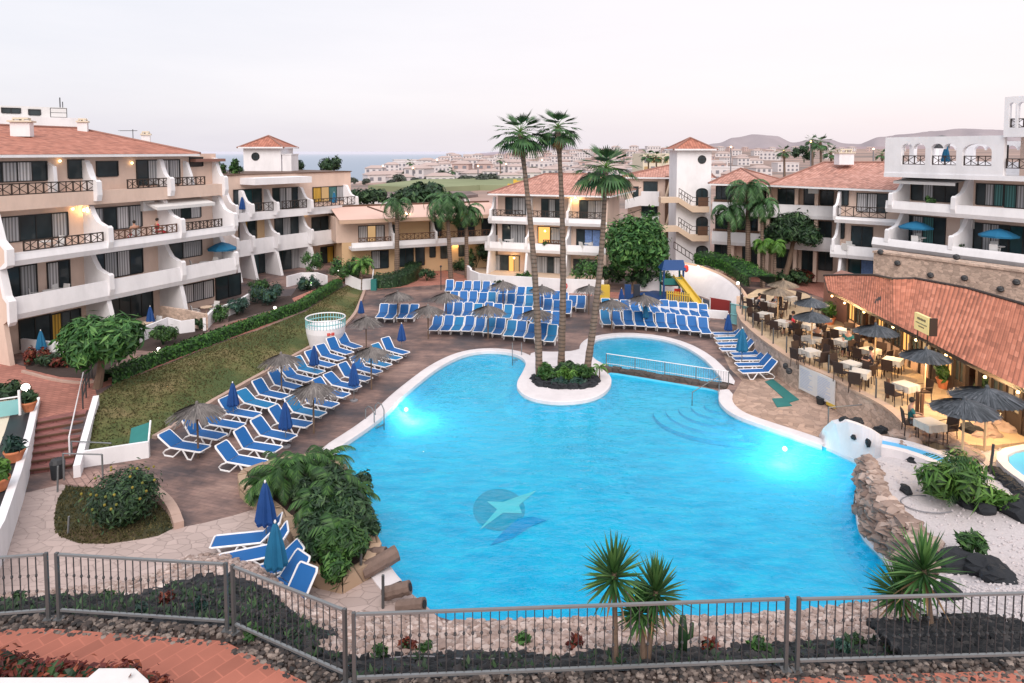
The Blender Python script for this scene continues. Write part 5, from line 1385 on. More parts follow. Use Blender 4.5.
def bush(name, label, cat, base, r, h, mat='leaf', n=900, size=.14, blobs=None, asp=2.2, group=None, parts=True):
    t = thing(name, label, cat, base, 0, group)
    if blobs is None:
        blobs = []
        for k in range(11):
            a = k*2.4+rnd.random(); q = rnd.uniform(.2, .8)*r; rr = r*rnd.uniform(.22, .46)
            blobs.append((Vector((base[0]+q*math.cos(a), base[1]+q*math.sin(a), base[2]+h*rnd.uniform(.3, .5+.4*(1-q/r)))), (rr, rr, min(rr*1.1, h*.42))))
    m = MB(); leafcloud(m, blobs, n, size, asp); m.build('foliage', mat, t)
    m = MB(); core(m, blobs, .55)
    for k in range(4): a = k*1.6; m.tube([base, (base[0]+.3*r*math.cos(a), base[1]+.3*r*math.sin(a), base[2]+h*.5)], .03, 4)
    m.build('stem', 'leaf_dark', t)
    return t
def tree(label, base, H_, cr, ch, mat='leaf_tree', n=2600, size=.24, lean=(0, 0), nb=11, asp=2.6, trunk_r=.14, group=None, bark='bark', crownmat=None, flat=.5):
    base = Vector(base); t = thing('tree', label, 'tree', base, 0, group)
    top = base+Vector((lean[0], lean[1], H_-ch*.75)); m = MB()
    mid = base.lerp(top, .5)+Vector((.08, -.05, 0)); m.tube([base-Vector((0, 0, .1)), mid, top], [trunk_r*1.25, trunk_r, trunk_r*.75], 8)
    blobs = []; cc = Vector((base.x+lean[0], base.y+lean[1], base.z+H_-ch*.5))
    for k in range(nb):
        a = k*2.4; q = math.sqrt((k+.5)/nb)*.68
        c = cc+Vector((cr*q*math.cos(a), cr*q*math.sin(a), ch*rnd.uniform(-.18, .2)*(1.1-q)+(.12-q*.25)*ch))
        rr = cr*rnd.uniform(.30, .42); blobs.append((c, (rr, rr, rr*flat*rnd.uniform(.85, 1.2)*ch/cr*1.1)))
        m.tube([top-Vector((0, 0, .15)), top.lerp(c, .5)+Vector((0, 0, .05)), c], [trunk_r*.55, trunk_r*.32, trunk_r*.12], 5)
    m.build('trunk', bark, t)
    m = MB(); leafcloud(m, blobs, n, size, asp, .5, .3, .6); m.build('crown', mat, t)
    return t
def frond(m, base, yaw, elev, L_, droop, leaf=.45, n=16, wl=.035, rach=.02, mr=None):
    # feather frond: arched rachis with two ranks of leaflets
    pts = []; p = Vector(base); e = elev; seg = 8
    for i in range(seg+1):
        pts.append(p.copy()); d = Vector((math.cos(yaw)*math.cos(e), math.sin(yaw)*math.cos(e), math.sin(e))); p = p+d*(L_/seg); e -= droop/seg*(1+.5*i/seg)
    (mr or m).tube(pts, [rach*(1-.7*i/seg) for i in range(seg+1)], 4)
    side = Vector((-math.sin(yaw), math.cos(yaw), 0))
    for k in range(n):
        t = .14+.86*k/(n-1); f = t*seg; i = min(int(f), seg-1); q = pts[i].lerp(pts[i+1], f-i); tg = (pts[i+1]-pts[i]).normalized()
        ll = leaf*(math.sin(PI*min(1, t*.85+.12))**.6)
        for s in (-1, 1):
            dd = (side*s*.85+tg*.6+Vector((0, 0, -.35+rnd.uniform(-.15, .15)))).normalized()
            tip = q+dd*ll; tip.z -= ll*.15; w = tg*wl
            m.add([q-w, q+w, q.lerp(tip, .6)+w*.7, tip], [(0, 1, 2, 3)])
def fan(m, base, yaw, elev, pet, L_, mp=None, nbl=22, spread=2.5, droop=.35):
    # fan leaf: petiole, then pleated blades with drooping tips
    d = Vector((math.cos(yaw)*math.cos(elev), math.sin(yaw)*math.cos(elev), math.sin(elev)))
    c = Vector(base)+d*pet; c.z -= pet*.08
    (mp or m).tube([base, Vector(base)+d*pet*.5+Vector((0, 0, .02)), c], [.022, .016, .012], 4)
    side = Vector((-math.sin(yaw), math.cos(yaw), 0)); dn = side.cross(d).normalized()
    d2 = (d-Vector((0, 0, .25))).normalized()
    for k in range(nbl):
        a = (k/(nbl-1)-.5)*spread; l = L_*(1-.25*abs(a)/spread*2)*rnd.uniform(.9, 1.05)
        u = (d2*math.cos(a)+side*math.sin(a)).normalized(); v = u.cross(dn).normalized()*.5*L_*spread/nbl*.72
        mid = c+u*l*.62; tip = c+u*l; tip.z -= droop*L_*rnd.uniform(.5, 1.2)
        m.add([c, mid-v, mid+v+dn*.01], [(0, 1, 2)]); m.add([mid-v, tip, mid+v], [(0, 1, 2)])
def fan_palm(label, base, top, r, group, nf=32, mat='leaf_palm', tr=.155, dead=6, name='palm_tree'):
    base, top = Vector(base), Vector(top); t = thing(name, label, 'palm tree', base, 0, group)
    m = MB(); pts = []; rs = []; k_ = 26
    for i in range(k_+1):
        f = i/k_; p = base.lerp(top, f); bend = math.sin(PI*f)*.18; p.x += bend; pts.append(p)
        rs.append(tr*(1.25-.62*f)*(1.07 if i % 2 else .95)+(.04 if f > .9 else 0))
    m.tube(pts, rs, 9); m.build('trunk', 'palm_bark', t)
    m = MB(); mp = MB()
    for k in range(nf):
        f = (k+.5)/nf; el = lerp(1.3, -.55, f**.62); yaw = k*2.39996+rnd.uniform(-.2, .2)
        fan(m, top+Vector((0, 0, .12-.2*f)), yaw, el, r*rnd.uniform(.34, .5)*(1-.45*max(0, math.sin(el))), r*rnd.uniform(.5, .62), mp, 13, lerp(1.2, 2.4, f), .05+.42*f*f)
    m.build('crown', mat, t); mp.build('petiole', 'leaf_bright', t)
    m = MB()
    for k in range(dead): fan(m, top-Vector((0, 0, .25)), k*2.4, -1.2+rnd.uniform(-.1, .2), r*.25, r*.35, None, 10, 1.6, .2)
    m.build('dead_leaves', 'dry_leaf', t)
    return t
def feather_palm(label, base, top, L_, nf=16, mat='leaf_palm', group=None, tr=.11, leaf=.4, name='palm_tree', droop=1.9, bark='palm_bark', n=16, wl=None):
    base, top = Vector(base), Vector(top); t = thing(name, label, 'palm tree', base, 0, group)
    m = MB(); k_ = 12; m.tube([base.lerp(top, i/k_) for i in range(k_+1)], [tr*(1.3-.5*i/k_)*(1.06 if i % 2 else .95) for i in range(k_+1)], 8)
    m.build('trunk', bark, t)
    m = MB()
    for k in range(nf):
        f = (k+.5)/nf; frond(m, top, k*2.39996+rnd.uniform(-.2, .2), lerp(1.3, .05, f), L_*rnd.uniform(.85, 1.1), droop*rnd.uniform(.8, 1.15), leaf, n, wl or (.03 if L_ < 1.5 else .05))
    m.build('crown', mat, t)
    return t
def yucca(label, base, heads, group):
    base = Vector(base); t = thing('yucca', label, 'yucca', base, 0, group)
    m = MB(); lf = MB(); dd = MB()
    for (dx, dy, hz, r) in heads:
        tp = base+Vector((dx, dy, hz)); m.tube([base+Vector((dx*.2, dy*.2, -.1)), base.lerp(tp, .5)+Vector((dx*.1, 0, 0)), tp], [.055, .045, .04], 7)
        for k in range(120):
            f = (k+.5)/120; yaw = k*2.39996; el = lerp(1.5, -.65, f**.9)+rnd.uniform(-.08, .08); l = r*rnd.uniform(.8, 1.08)
            d = Vector((math.cos(yaw)*math.cos(el), math.sin(yaw)*math.cos(el), math.sin(el))); s = Vector((-math.sin(yaw), math.cos(yaw), 0))*.024
            b0 = tp+d*.03-Vector((0, 0, .15*f)); mid = b0+d*l*.5; tip = b0+d*l; tip.z -= .10*l*(1-abs(math.sin(el))); 
            (lf if f < .93 else dd).add([b0-s*.7, b0+s*.7, mid+s*1.1, tip, mid-s*1.1], [(0, 1, 2, 3, 4)])
    m.build('trunk', 'bark', t); lf.build('leaves', 'leaf_yucca', t)
    if dd.v: dd.build('dead_leaves', 'dry_leaf', t)
    return t
def hedge(label, path, w, h, n, name='hedge', mat='hedge_leaf', z=None):
    pts = resample(smooth_loop(path, 1, False), .5, False); nor = normals2(pts, False)
    t = thing(name, label, 'hedge', pts[0])
    c = MB(); off = [(-w*.42, 0), (-w*.45, h*.8), (0, h*.9), (w*.45, h*.8), (w*.42, 0)]
    vs = []; 
    for p, q in zip(pts, nor):
        for o, zz_ in off: vs.append((p.x+q.x*o, p.y+q.y*o, p.z+zz_))
    c.add(vs, [(i*5+k, i*5+k+1, (i+1)*5+k+1, (i+1)*5+k) for i in range(len(pts)-1) for k in range(4)])
    c.build('core', 'leaf_dark', t)
    m = MB()
    for _ in range(n):
        f = rnd.random()*(len(pts)-1); i = int(f); p = pts[i].lerp(pts[i+1], f-i); q = nor[i]
        if rnd.random() < .5: o = rnd.uniform(-w/2, w/2); zz_ = h*rnd.uniform(.9, 1.06)*(1-.12*(2*o/w)**2); nn = Vector((rnd.uniform(-.5, .5), rnd.uniform(-.5, .5), 1))
        else: s = rnd.choice((-1, 1)); o = s*w/2*rnd.uniform(.9, 1.1); zz_ = h*rnd.random(); nn = Vector((q.x*s, q.y*s, rnd.uniform(-.1, .8)))
        nn.normalize(); P_ = Vector((p.x+q.x*o, p.y+q.y*o, p.z+zz_)); a = nn.cross(Vector((rnd.uniform(-1, 1), rnd.uniform(-1, 1), .3))).normalized(); b_ = nn.cross(a); s_ = rnd.uniform(.05, .11)
        m.add([P_-a*s_, P_+b_*s_*.6, P_+a*s_, P_-b_*s_*.6], [(0, 1, 2, 3)])
    m.build('foliage', mat, t)
    return t
# three tall palms on the island
gP = 'tall fan palms on the island'
PB = U(565, 378); 
def palm_at(label, bx, by, tx, ty, r, gz=.1, group=gP, dy=0, **k):
    b = U(bx, by, gz); tp = V(tx, ty, b.y+dy); return fan_palm(label, b, tp, r, group, **k)
palm_at('tall fan palm on the island with lowest trunk base, left of the three', 539.5, 377, 520, 133, 1.75)
palm_at('tallest fan palm in the middle of the three on the island', 561, 371, 558, 128, 1.55, nf=28)
palm_at('leaning shorter fan palm on the right of the island', 586, 377, 606, 168, 2.0, nf=32)
# island planting
isl = U(565, 380, .08)
m = MB()
for _ in range(260):
    a = rnd.uniform(0, 2*PI); q = math.sqrt(rnd.random()); r_ = rnd.uniform(.06, .2)*(1.35 if q > .8 else .9)
    m.ball((isl.x+1.65*q*math.cos(a), isl.y+1.25*q*math.sin(a), .09), (r_, r_, r_*.8), 6, 4, .3)
tag(m.build('lava_rocks', 'lava'), 'dark lava rocks ringing the planted bed under the three palms', 'rocks', kind='stuff')
for dx, dy, r_, h_, mt, sz, lb in [(-.9, .2, .55, .8, 'leaf', .16, 'light green shrub left in the palm island bed'), (.1, -.1, .6, .75, 'leaf_bright', .18, 'bright broad leaved shrub in the middle of the palm island bed'), (.9, .3, .6, .85, 'leaf', .16, 'green shrub right in the palm island bed'), (-.3, -.8, .4, .35, 'leaf_blue', .12, 'low grey green succulent at the front of the palm island bed'), (.5, -.7, .4, .35, 'leaf_blue', .12, 'low spiky succulent at the front right of the palm island bed'), (.0, .7, .6, .7, 'leaf_dark', .16, 'dark shrub at the back of the palm island bed')]:
    bush('shrub', lb, 'shrub', isl+Vector((dx, dy, 0)), r_, h_, mt, 420, sz)
feather_palm('small young palm at the right edge of the palm island bed', isl+Vector((1.75, .2, 0)), isl+Vector((1.75, .2, .55)), .55, 9, 'leaf_bright', None, .03, .16, n=9)
# ---------- people, furniture ----------
def skin_body(name, joints, edges, mat, parent, sub=1):
    me = bpy.data.meshes.new(name); me.from_pydata([j[0] for j in joints], edges, [])
    o = bpy.data.objects.new(name, me); COL.objects.link(o)
    sk = o.modifiers.new('skin', 'SKIN'); ss = o.modifiers.new('sub', 'SUBSURF'); ss.levels = ss.render_levels = sub
    for i, j in enumerate(joints):
        v = me.skin_vertices[0].data[i]; v.radius = (j[1], j[1]*(j[2] if len(j) > 2 else 1)); v.use_root = (i == 0)
    dg = bpy.context.evaluated_depsgraph_get(); ev = o.evaluated_get(dg); m2 = bpy.data.meshes.new_from_object(ev)
    bpy.data.objects.remove(o); m2.name = name; m2.materials.clear(); m2.materials.append(MATS[mat])
    m2.polygons.foreach_set('use_smooth', [True]*len(m2.polygons))
    r = bpy.data.objects.new(name, m2); COL.objects.link(r)
    if parent: r.parent = parent
    return r
def person(label, sit=True, shirt='cloth_red', legs='cloth_dark', group=None):
    t = thing('person', label, 'person', (0, 0, 0), 0, group)
    if sit:
        J = [((0, 0, .50), .15, .8), ((-.02, 0, .74), .13, .8), ((-.02, 0, .98), .14, .75), ((.0, 0, 1.10), .055), ((.03, 0, 1.24), .085), ((.03, 0, 1.32), .07)]
        hip = [(.05, .10, .49), (.45, .12, .50), (.47, .12, .10), (.60, .12, .05)]; arm = [(-.02, .19, .99), (.06, .24, .74), (.30, .15, .76)]
    else:
        J = [((0, 0, .92), .14, .8), ((0, 0, 1.14), .12, .8), ((0, 0, 1.38), .14, .75), ((0, 0, 1.50), .055), ((.02, 0, 1.63), .085), ((.02, 0, 1.71), .07)]
        hip = [(.0, .09, .90), (.06, .10, .50), (.0, .10, .09), (.14, .10, .04)]; arm = [(0, .19, 1.40), (-.02, .23, 1.12), (.10, .22, .88)]
    E = [(0, 1), (1, 2), (2, 3), (3, 4), (4, 5)]; up = [J[0], J[1], J[2]]; ue = [(0, 1), (1, 2)]; lo = [J[0]]; le = []
    for s in (1, -1):
        f = lambda p: (p[0], p[1]*s, p[2])
        o = len(J); J += [(f(hip[0]), .10), (f(hip[1]), .065), (f(hip[2]), .045), (f(hip[3]), .04)]; E += [(0, o), (o, o+1), (o+1, o+2), (o+2, o+3)]
        o = len(J); J += [(f(arm[0]), .06), (f(arm[1]), .045), (f(arm[2]), .03)]; E += [(2, o), (o, o+1), (o+1, o+2)]
        a = Vector(f(arm[2])); d = (a-Vector(f(arm[1]))).normalized()
        for k in range(5):
            q = a+d*(.11-.015*abs(k-1.6))+Vector((0, s*(.03*(k-2)), -.01)) if k < 4 else a+d*.05+Vector((0, -s*.05, .01))
            J.append((tuple(q), .009)); E.append((o+2, len(J)-1))
        o = len(up); up += [(f(arm[0]), .068), ((Vector(f(arm[0])).lerp(Vector(f(arm[1])), .7))[:], .056)]; ue += [(2, o), (o, o+1)]
        o = len(lo); lo += [(f(hip[0]), .108), (f(hip[1]), .074), ((Vector(f(hip[1])).lerp(Vector(f(hip[2])), .6))[:], .058)]; le += [(0, o), (o, o+1), (o+1, o+2)]
    skin_body('body', J, E, 'skin', t)
    up = [(j[0], j[1]*1.1, j[2] if len(j) > 2 else 1) for j in up]; skin_body('shirt', up, ue, shirt, t)
    skin_body('trousers', lo, le, legs, t)
    h = J[4][0]; m = MB(); m.ball((h[0]-.025, 0, h[2]+.04), (.105, .095, .11), 9, 6); m.build('hair', 'hair', t, smooth=True, local=True)
    return t
def make_chair(label, mat='wicker'):
    t = thing('chair', label, 'chair'); m = MB(); m.box((0, 0, .44), (.46, .46, .05)); m.build('seat', mat, t)
    m = MB(); m.sweep([(-.23, -.23, .46), (-.30, -.23, .92), (-.27, -.23, .93), (-.19, -.23, .46)], (0, .46, 0)); m.build('backrest', mat, t)
    for x, y in ((-.2, -.2), (.2, -.2), (.2, .2), (-.2, .2)): m = MB(); m.tube([(x, y, .42), (x*1.1, y*1.1, 0)], .02, 4); m.build('leg', mat, t)
    for s in (-1, 1): m = MB(); m.tube([(-.25, s*.24, .66), (.2, s*.24, .64), (.22, s*.23, .42)], .018, 4); m.build('armrest', mat, t)
    return t
def make_table(label, mat='table_cloth', r=.36, group=None):
    t = thing('table', label, 'table', group=group); m = MB(); m.box((0, 0, .74), (2*r, 2*r, .03)); m.build('tabletop', mat, t)
    m = MB()
    for k in range(4):
        a = k*PI/2; c, s = math.cos(a), math.sin(a); n = 7
        top = [(r*1.005, -r+2*r*i/n) for i in range(n+1)]
        for i in range(n):
            p, q = top[i], top[i+1]; w0, w1 = .03*math.sin(i*2.2), .03*math.sin((i+1)*2.2)
            f = lambda x, y, z: (x*c-y*s, x*s+y*c, z)
            m.add([f(p[0], p[1], .745), f(q[0], q[1], .745), f(q[0]+w1, q[1], .50), f(p[0]+w0, p[1], .50)], [(0, 1, 2, 3)])
    m.build('cloth_skirt', mat, t)
    for x, y in ((-.8, -.8), (.8, -.8), (.8, .8), (-.8, .8)): m = MB(); m.tube([(x*r, y*r, .72), (x*r, y*r, 0)], .022, 4); m.build('leg', 'wicker', t)
    return t

# ---------- restaurant ----------
ZT = 1.3
EV = [U(828,291,3.4), U(845,299,3.4), U(865,309.8,3.4), U(893,324,3.4), U(921,338,3.4), U(969,363.5,3.4), U(1024,390,3.4), U(1100,430,3.4)]
TPc = [U(824,276,3.75), U(850,275.3,4.25), U(874,275.5,4.7), U(893,279.5,4.95), U(915,279,5.05), U(969,289,5.2), U(1024,305,5.25), U(1100,333,5.25)]
rest = thing('restaurant', 'low restaurant with sweeping red tiled roof, dark timber front and warm lit windows', 'restaurant', (EV[2].x, EV[2].y, ZT))
eL = sum((b_-a_).length for a_, b_ in zip(EV, EV[1:])); nu = int(eL/.27)*6; nv = 16
m = MB(); vs = []; fs = []; uvs = []
for i in range(nu+1):
    t_ = i/nu; a_ = along(EV, t_); c_ = along(TPc, t_); sl = (c_-a_).length
    for j in range(nv+1):
        f = j/nv; p = a_.lerp(c_, f); p.z += .02*abs(math.sin(PI*i/6))+.022*(1-(f*sl/.42) % 1)-.18*math.sin(PI*f)*.4; vs.append(p)
for i in range(nu):
    for j in range(nv):
        fs.append((i*(nv+1)+j, (i+1)*(nv+1)+j, (i+1)*(nv+1)+j+1, i*(nv+1)+j+1))
        uvs.append([(a_*eL/nu, b_*.38) for a_, b_ in ((i, j), (i+1, j), (i+1, j+1), (i, j+1))])
m.add(vs, fs, uvs); m.build('roof', 'roof_warm', rest)
m = MB()      # roof underside and ridge tube, left gable end
m.add([p-Vector((0, 0, .1)) for p in EV]+[p-Vector((0, 0, .25)) for p in TPc], [(i, i+8, i+9, i+1) for i in range(7)]); m.add([p-Vector((0, 0, .12)) for p in EV]+[p+Vector((0, 0, .03)) for p in EV], [(i, i+1, i+9, i+8) for i in range(7)]); m.build('eaves', 'dark_wood', rest)
m = MB(); m.tube([p+Vector((0, 0, .03)) for p in TPc], .07, 7); m.build('ridge_tiles', 'dark_wood', rest)  # dark tube put in for the black pipe shadow line above the roof
m = MB(); m.prism([(p.x, p.y) for p in TPc]+[(p.x+2.5, p.y+3) for p in TPc[::-1]], .5, lambda p: 3.6); m.build('back_roof', 'roof_pink', rest)
# front: dark posts and glazed bays between
nrE = normals2(EV, False)
def front(i0, t_, inset, z): 
    p = along(EV, t_); k = along(EV, min(1, t_+.01))-along(EV, max(0, t_-.01)); k.z = 0; k.normalize(); n = Vector((k.y, -k.x, 0)); n = n if n.dot(Vector((-1, -1, 0))) > 0 else -n
    q = p-n*inset; return Vector((q.x, q.y, z)), k, n
nb2 = 22; m = MB(); bays = []
for i in range(nb2+1):
    t_ = .03+.95*i/nb2; p, k, n = front(0, t_, .95, 0); bays.append((p, k, n))
    mm = MB(); mm.box((p.x, p.y, (ZT+3.45)/2), (.16, .16, 3.45-ZT), math.atan2(k.y, k.x)); mm.build('post', 'dark_wood', rest)
for i in range(nb2):
    (p, k, n), (q, _, _) = bays[i], bays[i+1]; c = (p+q)/2; w_ = (q-p).length-.16; an = math.atan2(q.y-p.y, q.x-p.x)
    # knee wall, glass, glowing blind or lit room; two doorways stay open
    mm = MB(); mm.box((c.x, c.y, 3.12), (w_, .1, .5), an); o = mm.build('lintel', 'dark_wood', rest)
    door = i in (2, 3, 13, 14)
    if not door:
        mm = MB(); mm.box((c.x, c.y, ZT+.3), (w_, .1, .6), an); mm.build('knee_wall', 'dark_wood' if i > 9 else 'tan_wall', rest)
        kind = ['room_glow', 'glass', 'glass', 'room_glow_soft', 'glass', 'glass', 'room_glow'][(i*5) % 7]
        fr = MB(); fr.box((c.x, c.y, ZT+.64), (w_, .08, .07), an); fr.box((c.x, c.y, 2.84), (w_, .08, .06), an); fr.box((c.x, c.y, (ZT+.6+2.9)/2), (.06, .07, 1.5), an); fo = fr.build('window', 'dark_wood', rest)
        mm = MB(); h0, h1 = ZT+.67, 2.81
        for s in (-1, 1):
            cc = c+(q-p).normalized()*s*w_*.25; d2 = (q-p).normalized()*(w_*.25-.035)
            a_, b_ = cc-d2, cc+d2
            mm.add([(a_.x, a_.y, h0), (b_.x, b_.y, h0), (b_.x, b_.y, h1), (a_.x, a_.y, h1)], [(0, 1, 2, 3)], [[(0, 0), (w_/2, 0), (w_/2, 1.4), (0, 1.4)]])
        mm.build('pane', kind, fo)
    else:
        bk = c-n*1.6; mm = MB(); mm.box((bk.x, bk.y, 2.1), (w_*1.3, .05, 1.6), an); mm.build('lit_room', 'room_glow', rest)
m = MB()
flo = [Vector((b_[0].x, b_[0].y, 0)) for b_ in bays]; m.prism([(p.x, p.y) for p in flo]+[(p.x+3.2, p.y+1.6) for p in flo[::-1]], 0, ZT+.01); m.build('floor', 'brown_wood', rest)
# lamps under the eave
for px, py, e in ((844.5,303,45), (864,312,0), (893,327,60), (916,340,0), (946,355,55), (985,377,40), (1018,392,55), (832,296,20)):
    p = U(px, py, 3.2); mm = MB(); mm.ball(p, .06, 8, 5); mm.build('eave_lamp', 'bulb', rest, smooth=True)
    if e:
        l = bpy.data.lights.new('lamp_light', 'POINT'); l.energy = e*4.2; l.color = (1, .62, .28); l.shadow_soft_size = .04
        o = bpy.data.objects.new('lamp_light', l); COL.objects.link(o); o.parent = rest; o.location = Vector((p.x-.5, p.y-.4, 3.0))-OFF[rest.name]
# sign standing on the roof edge
p = U(923, 323.5, 4.2); t = thing('restaurant_sign', 'small yellow lit restaurant sign standing on posts above the roof edge', 'sign', (p.x, p.y, 3.4))
an = math.atan2(EV[5].y-EV[3].y, EV[5].x-EV[3].x); mm = MB(); mm.box(p, (1.15, .14, .72), an); mm.build('board', 'sign_yellow', t)
kk = Vector((math.cos(an), math.sin(an), 0)); nn_ = Vector((kk.y, -kk.x, 0)); nn_ = nn_ if nn_.x < 0 else -nn_
for (w_, h_, dz, dx) in ((.62, .10, .17, 0), (.8, .05, -.02, 0), (.42, .05, -.15, 0)):
    mm = MB(); c = p+nn_*.075+kk*dx+Vector((0, 0, dz)); 
    for j in range(9): mm.box(c+kk*(w_*(j/8-.5)), (w_/8*.62, .012, h_*(1 if j % 3 else .75)), an)
    mm.build('lettering', 'sign_ink', t)
for s in (-1, 1): mm = MB(); mm.tube([p+kk*s*.4+Vector((0, 0, -.36)), p+kk*s*.4+Vector((0, 0, -.85))], .03, 5); mm.build('post', 'dark_wood', t)
mm = MB(); mm.box(p-nn_*.1+kk*.62, (.06, .3, .75), an); mm.build('side_plate', 'dark_wood', t)

# terrace with its stone retaining wall
TR = PX([(742,318),(760,335),(782,351),(804,365),(842,380),(858,391),(885,404),(903,416),(914,428),(940,441),(985,446),(1045,440)], ZT)
TRb = [Vector((p.x, p.y, ZT)) for p, k, n in bays][::-1]
TRc = PX([(824,303),(805,293),(780,288),(757,289),(742,298)], ZT)
mb = MB(); mb.prism([(p.x, p.y) for p in TR+TRb+TRc], .9, ZT); struct('restaurant_terrace', mb, 'terrace_floor')
t = thing('retaining_wall', 'curved pink stone retaining wall holding up the restaurant terrace', 'wall', TR[0])
def wallstrip(path, z0, z1, th, sgn=1):
    n_ = normals2(path, False); mm = MB()
    for i in range(len(path)-1):
        a, b_ = path[i], path[i+1]; na, nb_ = n_[i]*sgn, n_[i+1]*sgn
        mm.prism([(a.x, a.y), (b_.x, b_.y), (b_.x+nb_.x*th, b_.y+nb_.y*th), (a.x+na.x*th, a.y+na.y*th)], z0, z1)
    return mm
wp = resample(smooth_loop([TRc[-1]]+TR[:9], 1, False), .8, False)
nw = normals2(wp, False); sg = 1 if nw[len(nw)//2].dot(Vector((-1, -1, 0))) > 0 else -1
wallstrip(wp, -.1, ZT+.02, .3, sg).build('wall', 'stone_wall', t)
mm = wallstrip(wp, ZT+.022, ZT+.12, .36, sg); mm.build('coping', 'tan_wall', t)
for px, py in ((771, 353), (789, 371), (786, 366)): 
    p = U(px, py, .9); mm = MB(); mm.ball(p, .16, 8, 5); mm.build('wall_lantern', 'metal_dark', t)
# glass fence panels with posts on the wall
gpost = 'glass fence posts along the terrace edge'
t = thing('glass_fence', 'clear glass fence with grey posts along the edge of the restaurant terrace', 'fence', wp[2])
for i in range(1, len(wp)-4, 2):
    p = wp[i]+nw[i]*sg*.1; mm = MB(); mm.tube([(p.x, p.y, ZT+.12), (p.x, p.y, ZT+.95)], .035, 6); mm.build('post', 'metal', t)
# board with a plan on the wall
def wall_at(px):
    for p, q in zip(wp, wp[1:]):
        f = lambda v: CX+FP*v.x/(v.y*cT+(H-1.3)*sT)
        if f(p) <= px <= f(q): return p.lerp(q, (px-f(p))/(f(q)-f(p)))
    return wp[-1]
a_, b_ = wall_at(806), wall_at(842); k = Vector((b_.x-a_.x, b_.y-a_.y, 0)); wd = k.length; k.normalize(); n = Vector((k.y, -k.x, 0)); n = n if n.y < 0 else -n
c = (a_+b_)/2+n*.36; t = thing('notice_board', 'large white information board hanging on the curved terrace wall', 'board', (c.x, c.y, .2)); an = math.atan2(k.y, k.x)
mm = MB(); mm.box((c.x, c.y, .78), (wd, .05, 1.15), an); mm.build('board', 'cloth_white', t)
mm = MB()
for j in range(13):
    for s in (-1, 1): w_ = rnd.uniform(.5, .9)*wd*.42; q = c+k*(s*wd*.25+(-wd*.21+w_/2))+n*.028; mm.box((q.x, q.y, 1.22-j*.072), (w_, .006, .028), an)
mm.build('lettering', 'board_ink', t)
mm = MB(); q = c+k*wd*.42+n*.03; mm.box((q.x, q.y, .17), (.55, .03, .14), an); mm.build('yellow_label', 'yellow', t)
# drain mats on the stone paving
for (l, lb) in (([(765,382),(773,379.5),(799,400),(789,403)], 'long dark green mat on the stone paving below the terrace wall'), ([(772,399),(784,398.5),(792,406),(777,407.5)], 'small dark green mat on the stone paving beside the long one')):
    mm = MB(); mm.prism([(p.x, p.y) for p in PX(l)], .001, .03); tag(mm.build('mat', 'teal'), lb, 'mat')
p = U(820.5, 404); mm = MB(); mm.lathe(p, [(.16, 0), (.2, .3), (.19, .32), (.12, .3)], 10, close=True); tag(mm.build('black_pot', 'bin'), 'small black tub under the information board', 'tub')
# handrails by the foot of the wall
def rail(label, pts, h, posts, mat='metal', z=0.0, name='handrail', r=.025):
    P = [U(a, b, z) for a, b in pts]; t = thing(name, label, 'railing', P[0])
    MB().tube([p+Vector((0, 0, h)) for p in P], r, 6).build('rail', mat, t)
    for u in posts: q = along(P, u); MB().tube([q, q+Vector((0, 0, h))], r*1.2, 6).build('post', mat, t)
    return t
rail('metal handrail in front of the white slide wall', [(828,430),(893,424)], .95, (0, 1), 'metal_light')
rail('lower grey handrail at the base of the terrace wall', [(849,413),(900,404)], .75, (0, .5, 1))
MB_ = MB(); p = U(889, 428); MB_.tube([p, p+Vector((0, 0, 1.25))], .04, 6); tag(MB_.build('post', 'teal'), 'teal post beside the handrail near the slide', 'post')

# terrace furniture
tb = make_table('white clothed restaurant table', group='restaurant tables'); chp = make_chair('dark wicker chair')
used_t = [False]; used_c = [False]
def ptable(px, py, rz, label, chairs, z=ZT):
    p = U(px, py, z+.7); p.z = z+.004
    o = tb if not used_t[0] else copy_tree(tb); used_t[0] = True
    o['label'] = label; o['group'] = 'tables on the restaurant terrace'; o.location = p; o.rotation_euler = (0, 0, rz)
    for k, (a, lb) in enumerate(chairs):
        aa = rz+a; c_ = chp if not used_c[0] else copy_tree(chp); used_c[0] = True
        d = .72; c_.location = p+Vector((math.cos(aa)*d, math.sin(aa)*d, 0)); c_.rotation_euler = (0, 0, aa+PI+rnd.uniform(-.25, .25)); c_['label'] = lb; c_['group'] = 'dark chairs on the restaurant terrace'
TBL = [(757,300,'at the far left terrace corner'), (771,303,'under the pale straw parasol'), (789,297,'behind the pale straw parasols'), (765,314,'by the person in black'), (783,322,'next to the person in red'), (808,325,'under the front middle parasol'), (812,338,'directly below the middle dark parasol'), (842,330,'left of the large parasol'),
       (832,307,'before the restaurant doorway'), (810,351,'above the information board'), (843,341,'in the centre of the terrace'), (852,364,'beside the person in dark blue'), (870,350,'under the large mid terrace parasol'), (906,385,'with two chairs near the brown gate post'), (893,360,'against the timber front'), (860,372,'beside the handrail corner')]
for i, (px, py, w_) in enumerate(TBL):
    rz = rnd.uniform(.3, .9)
    if i in (13,): cs = [(PI, 'dark wicker chair on the left of the table nearest the gate post'), (-.4, 'dark wicker chair on the right of the table nearest the gate post')]
    else:
        dirs = [(0, 'far right'), (PI, 'near left'), (PI/2, 'far left'), (-PI/2, 'near right')]
        cs = [(a, 'chair at '+nm_+' of the table '+w_) for a, nm_ in dirs[:(4 if i not in (2, 14, 15) else 2)]]
    ptable(px, py, rz, 'white clothed table '+w_, cs)
gR = 'parasols on the restaurant terrace'
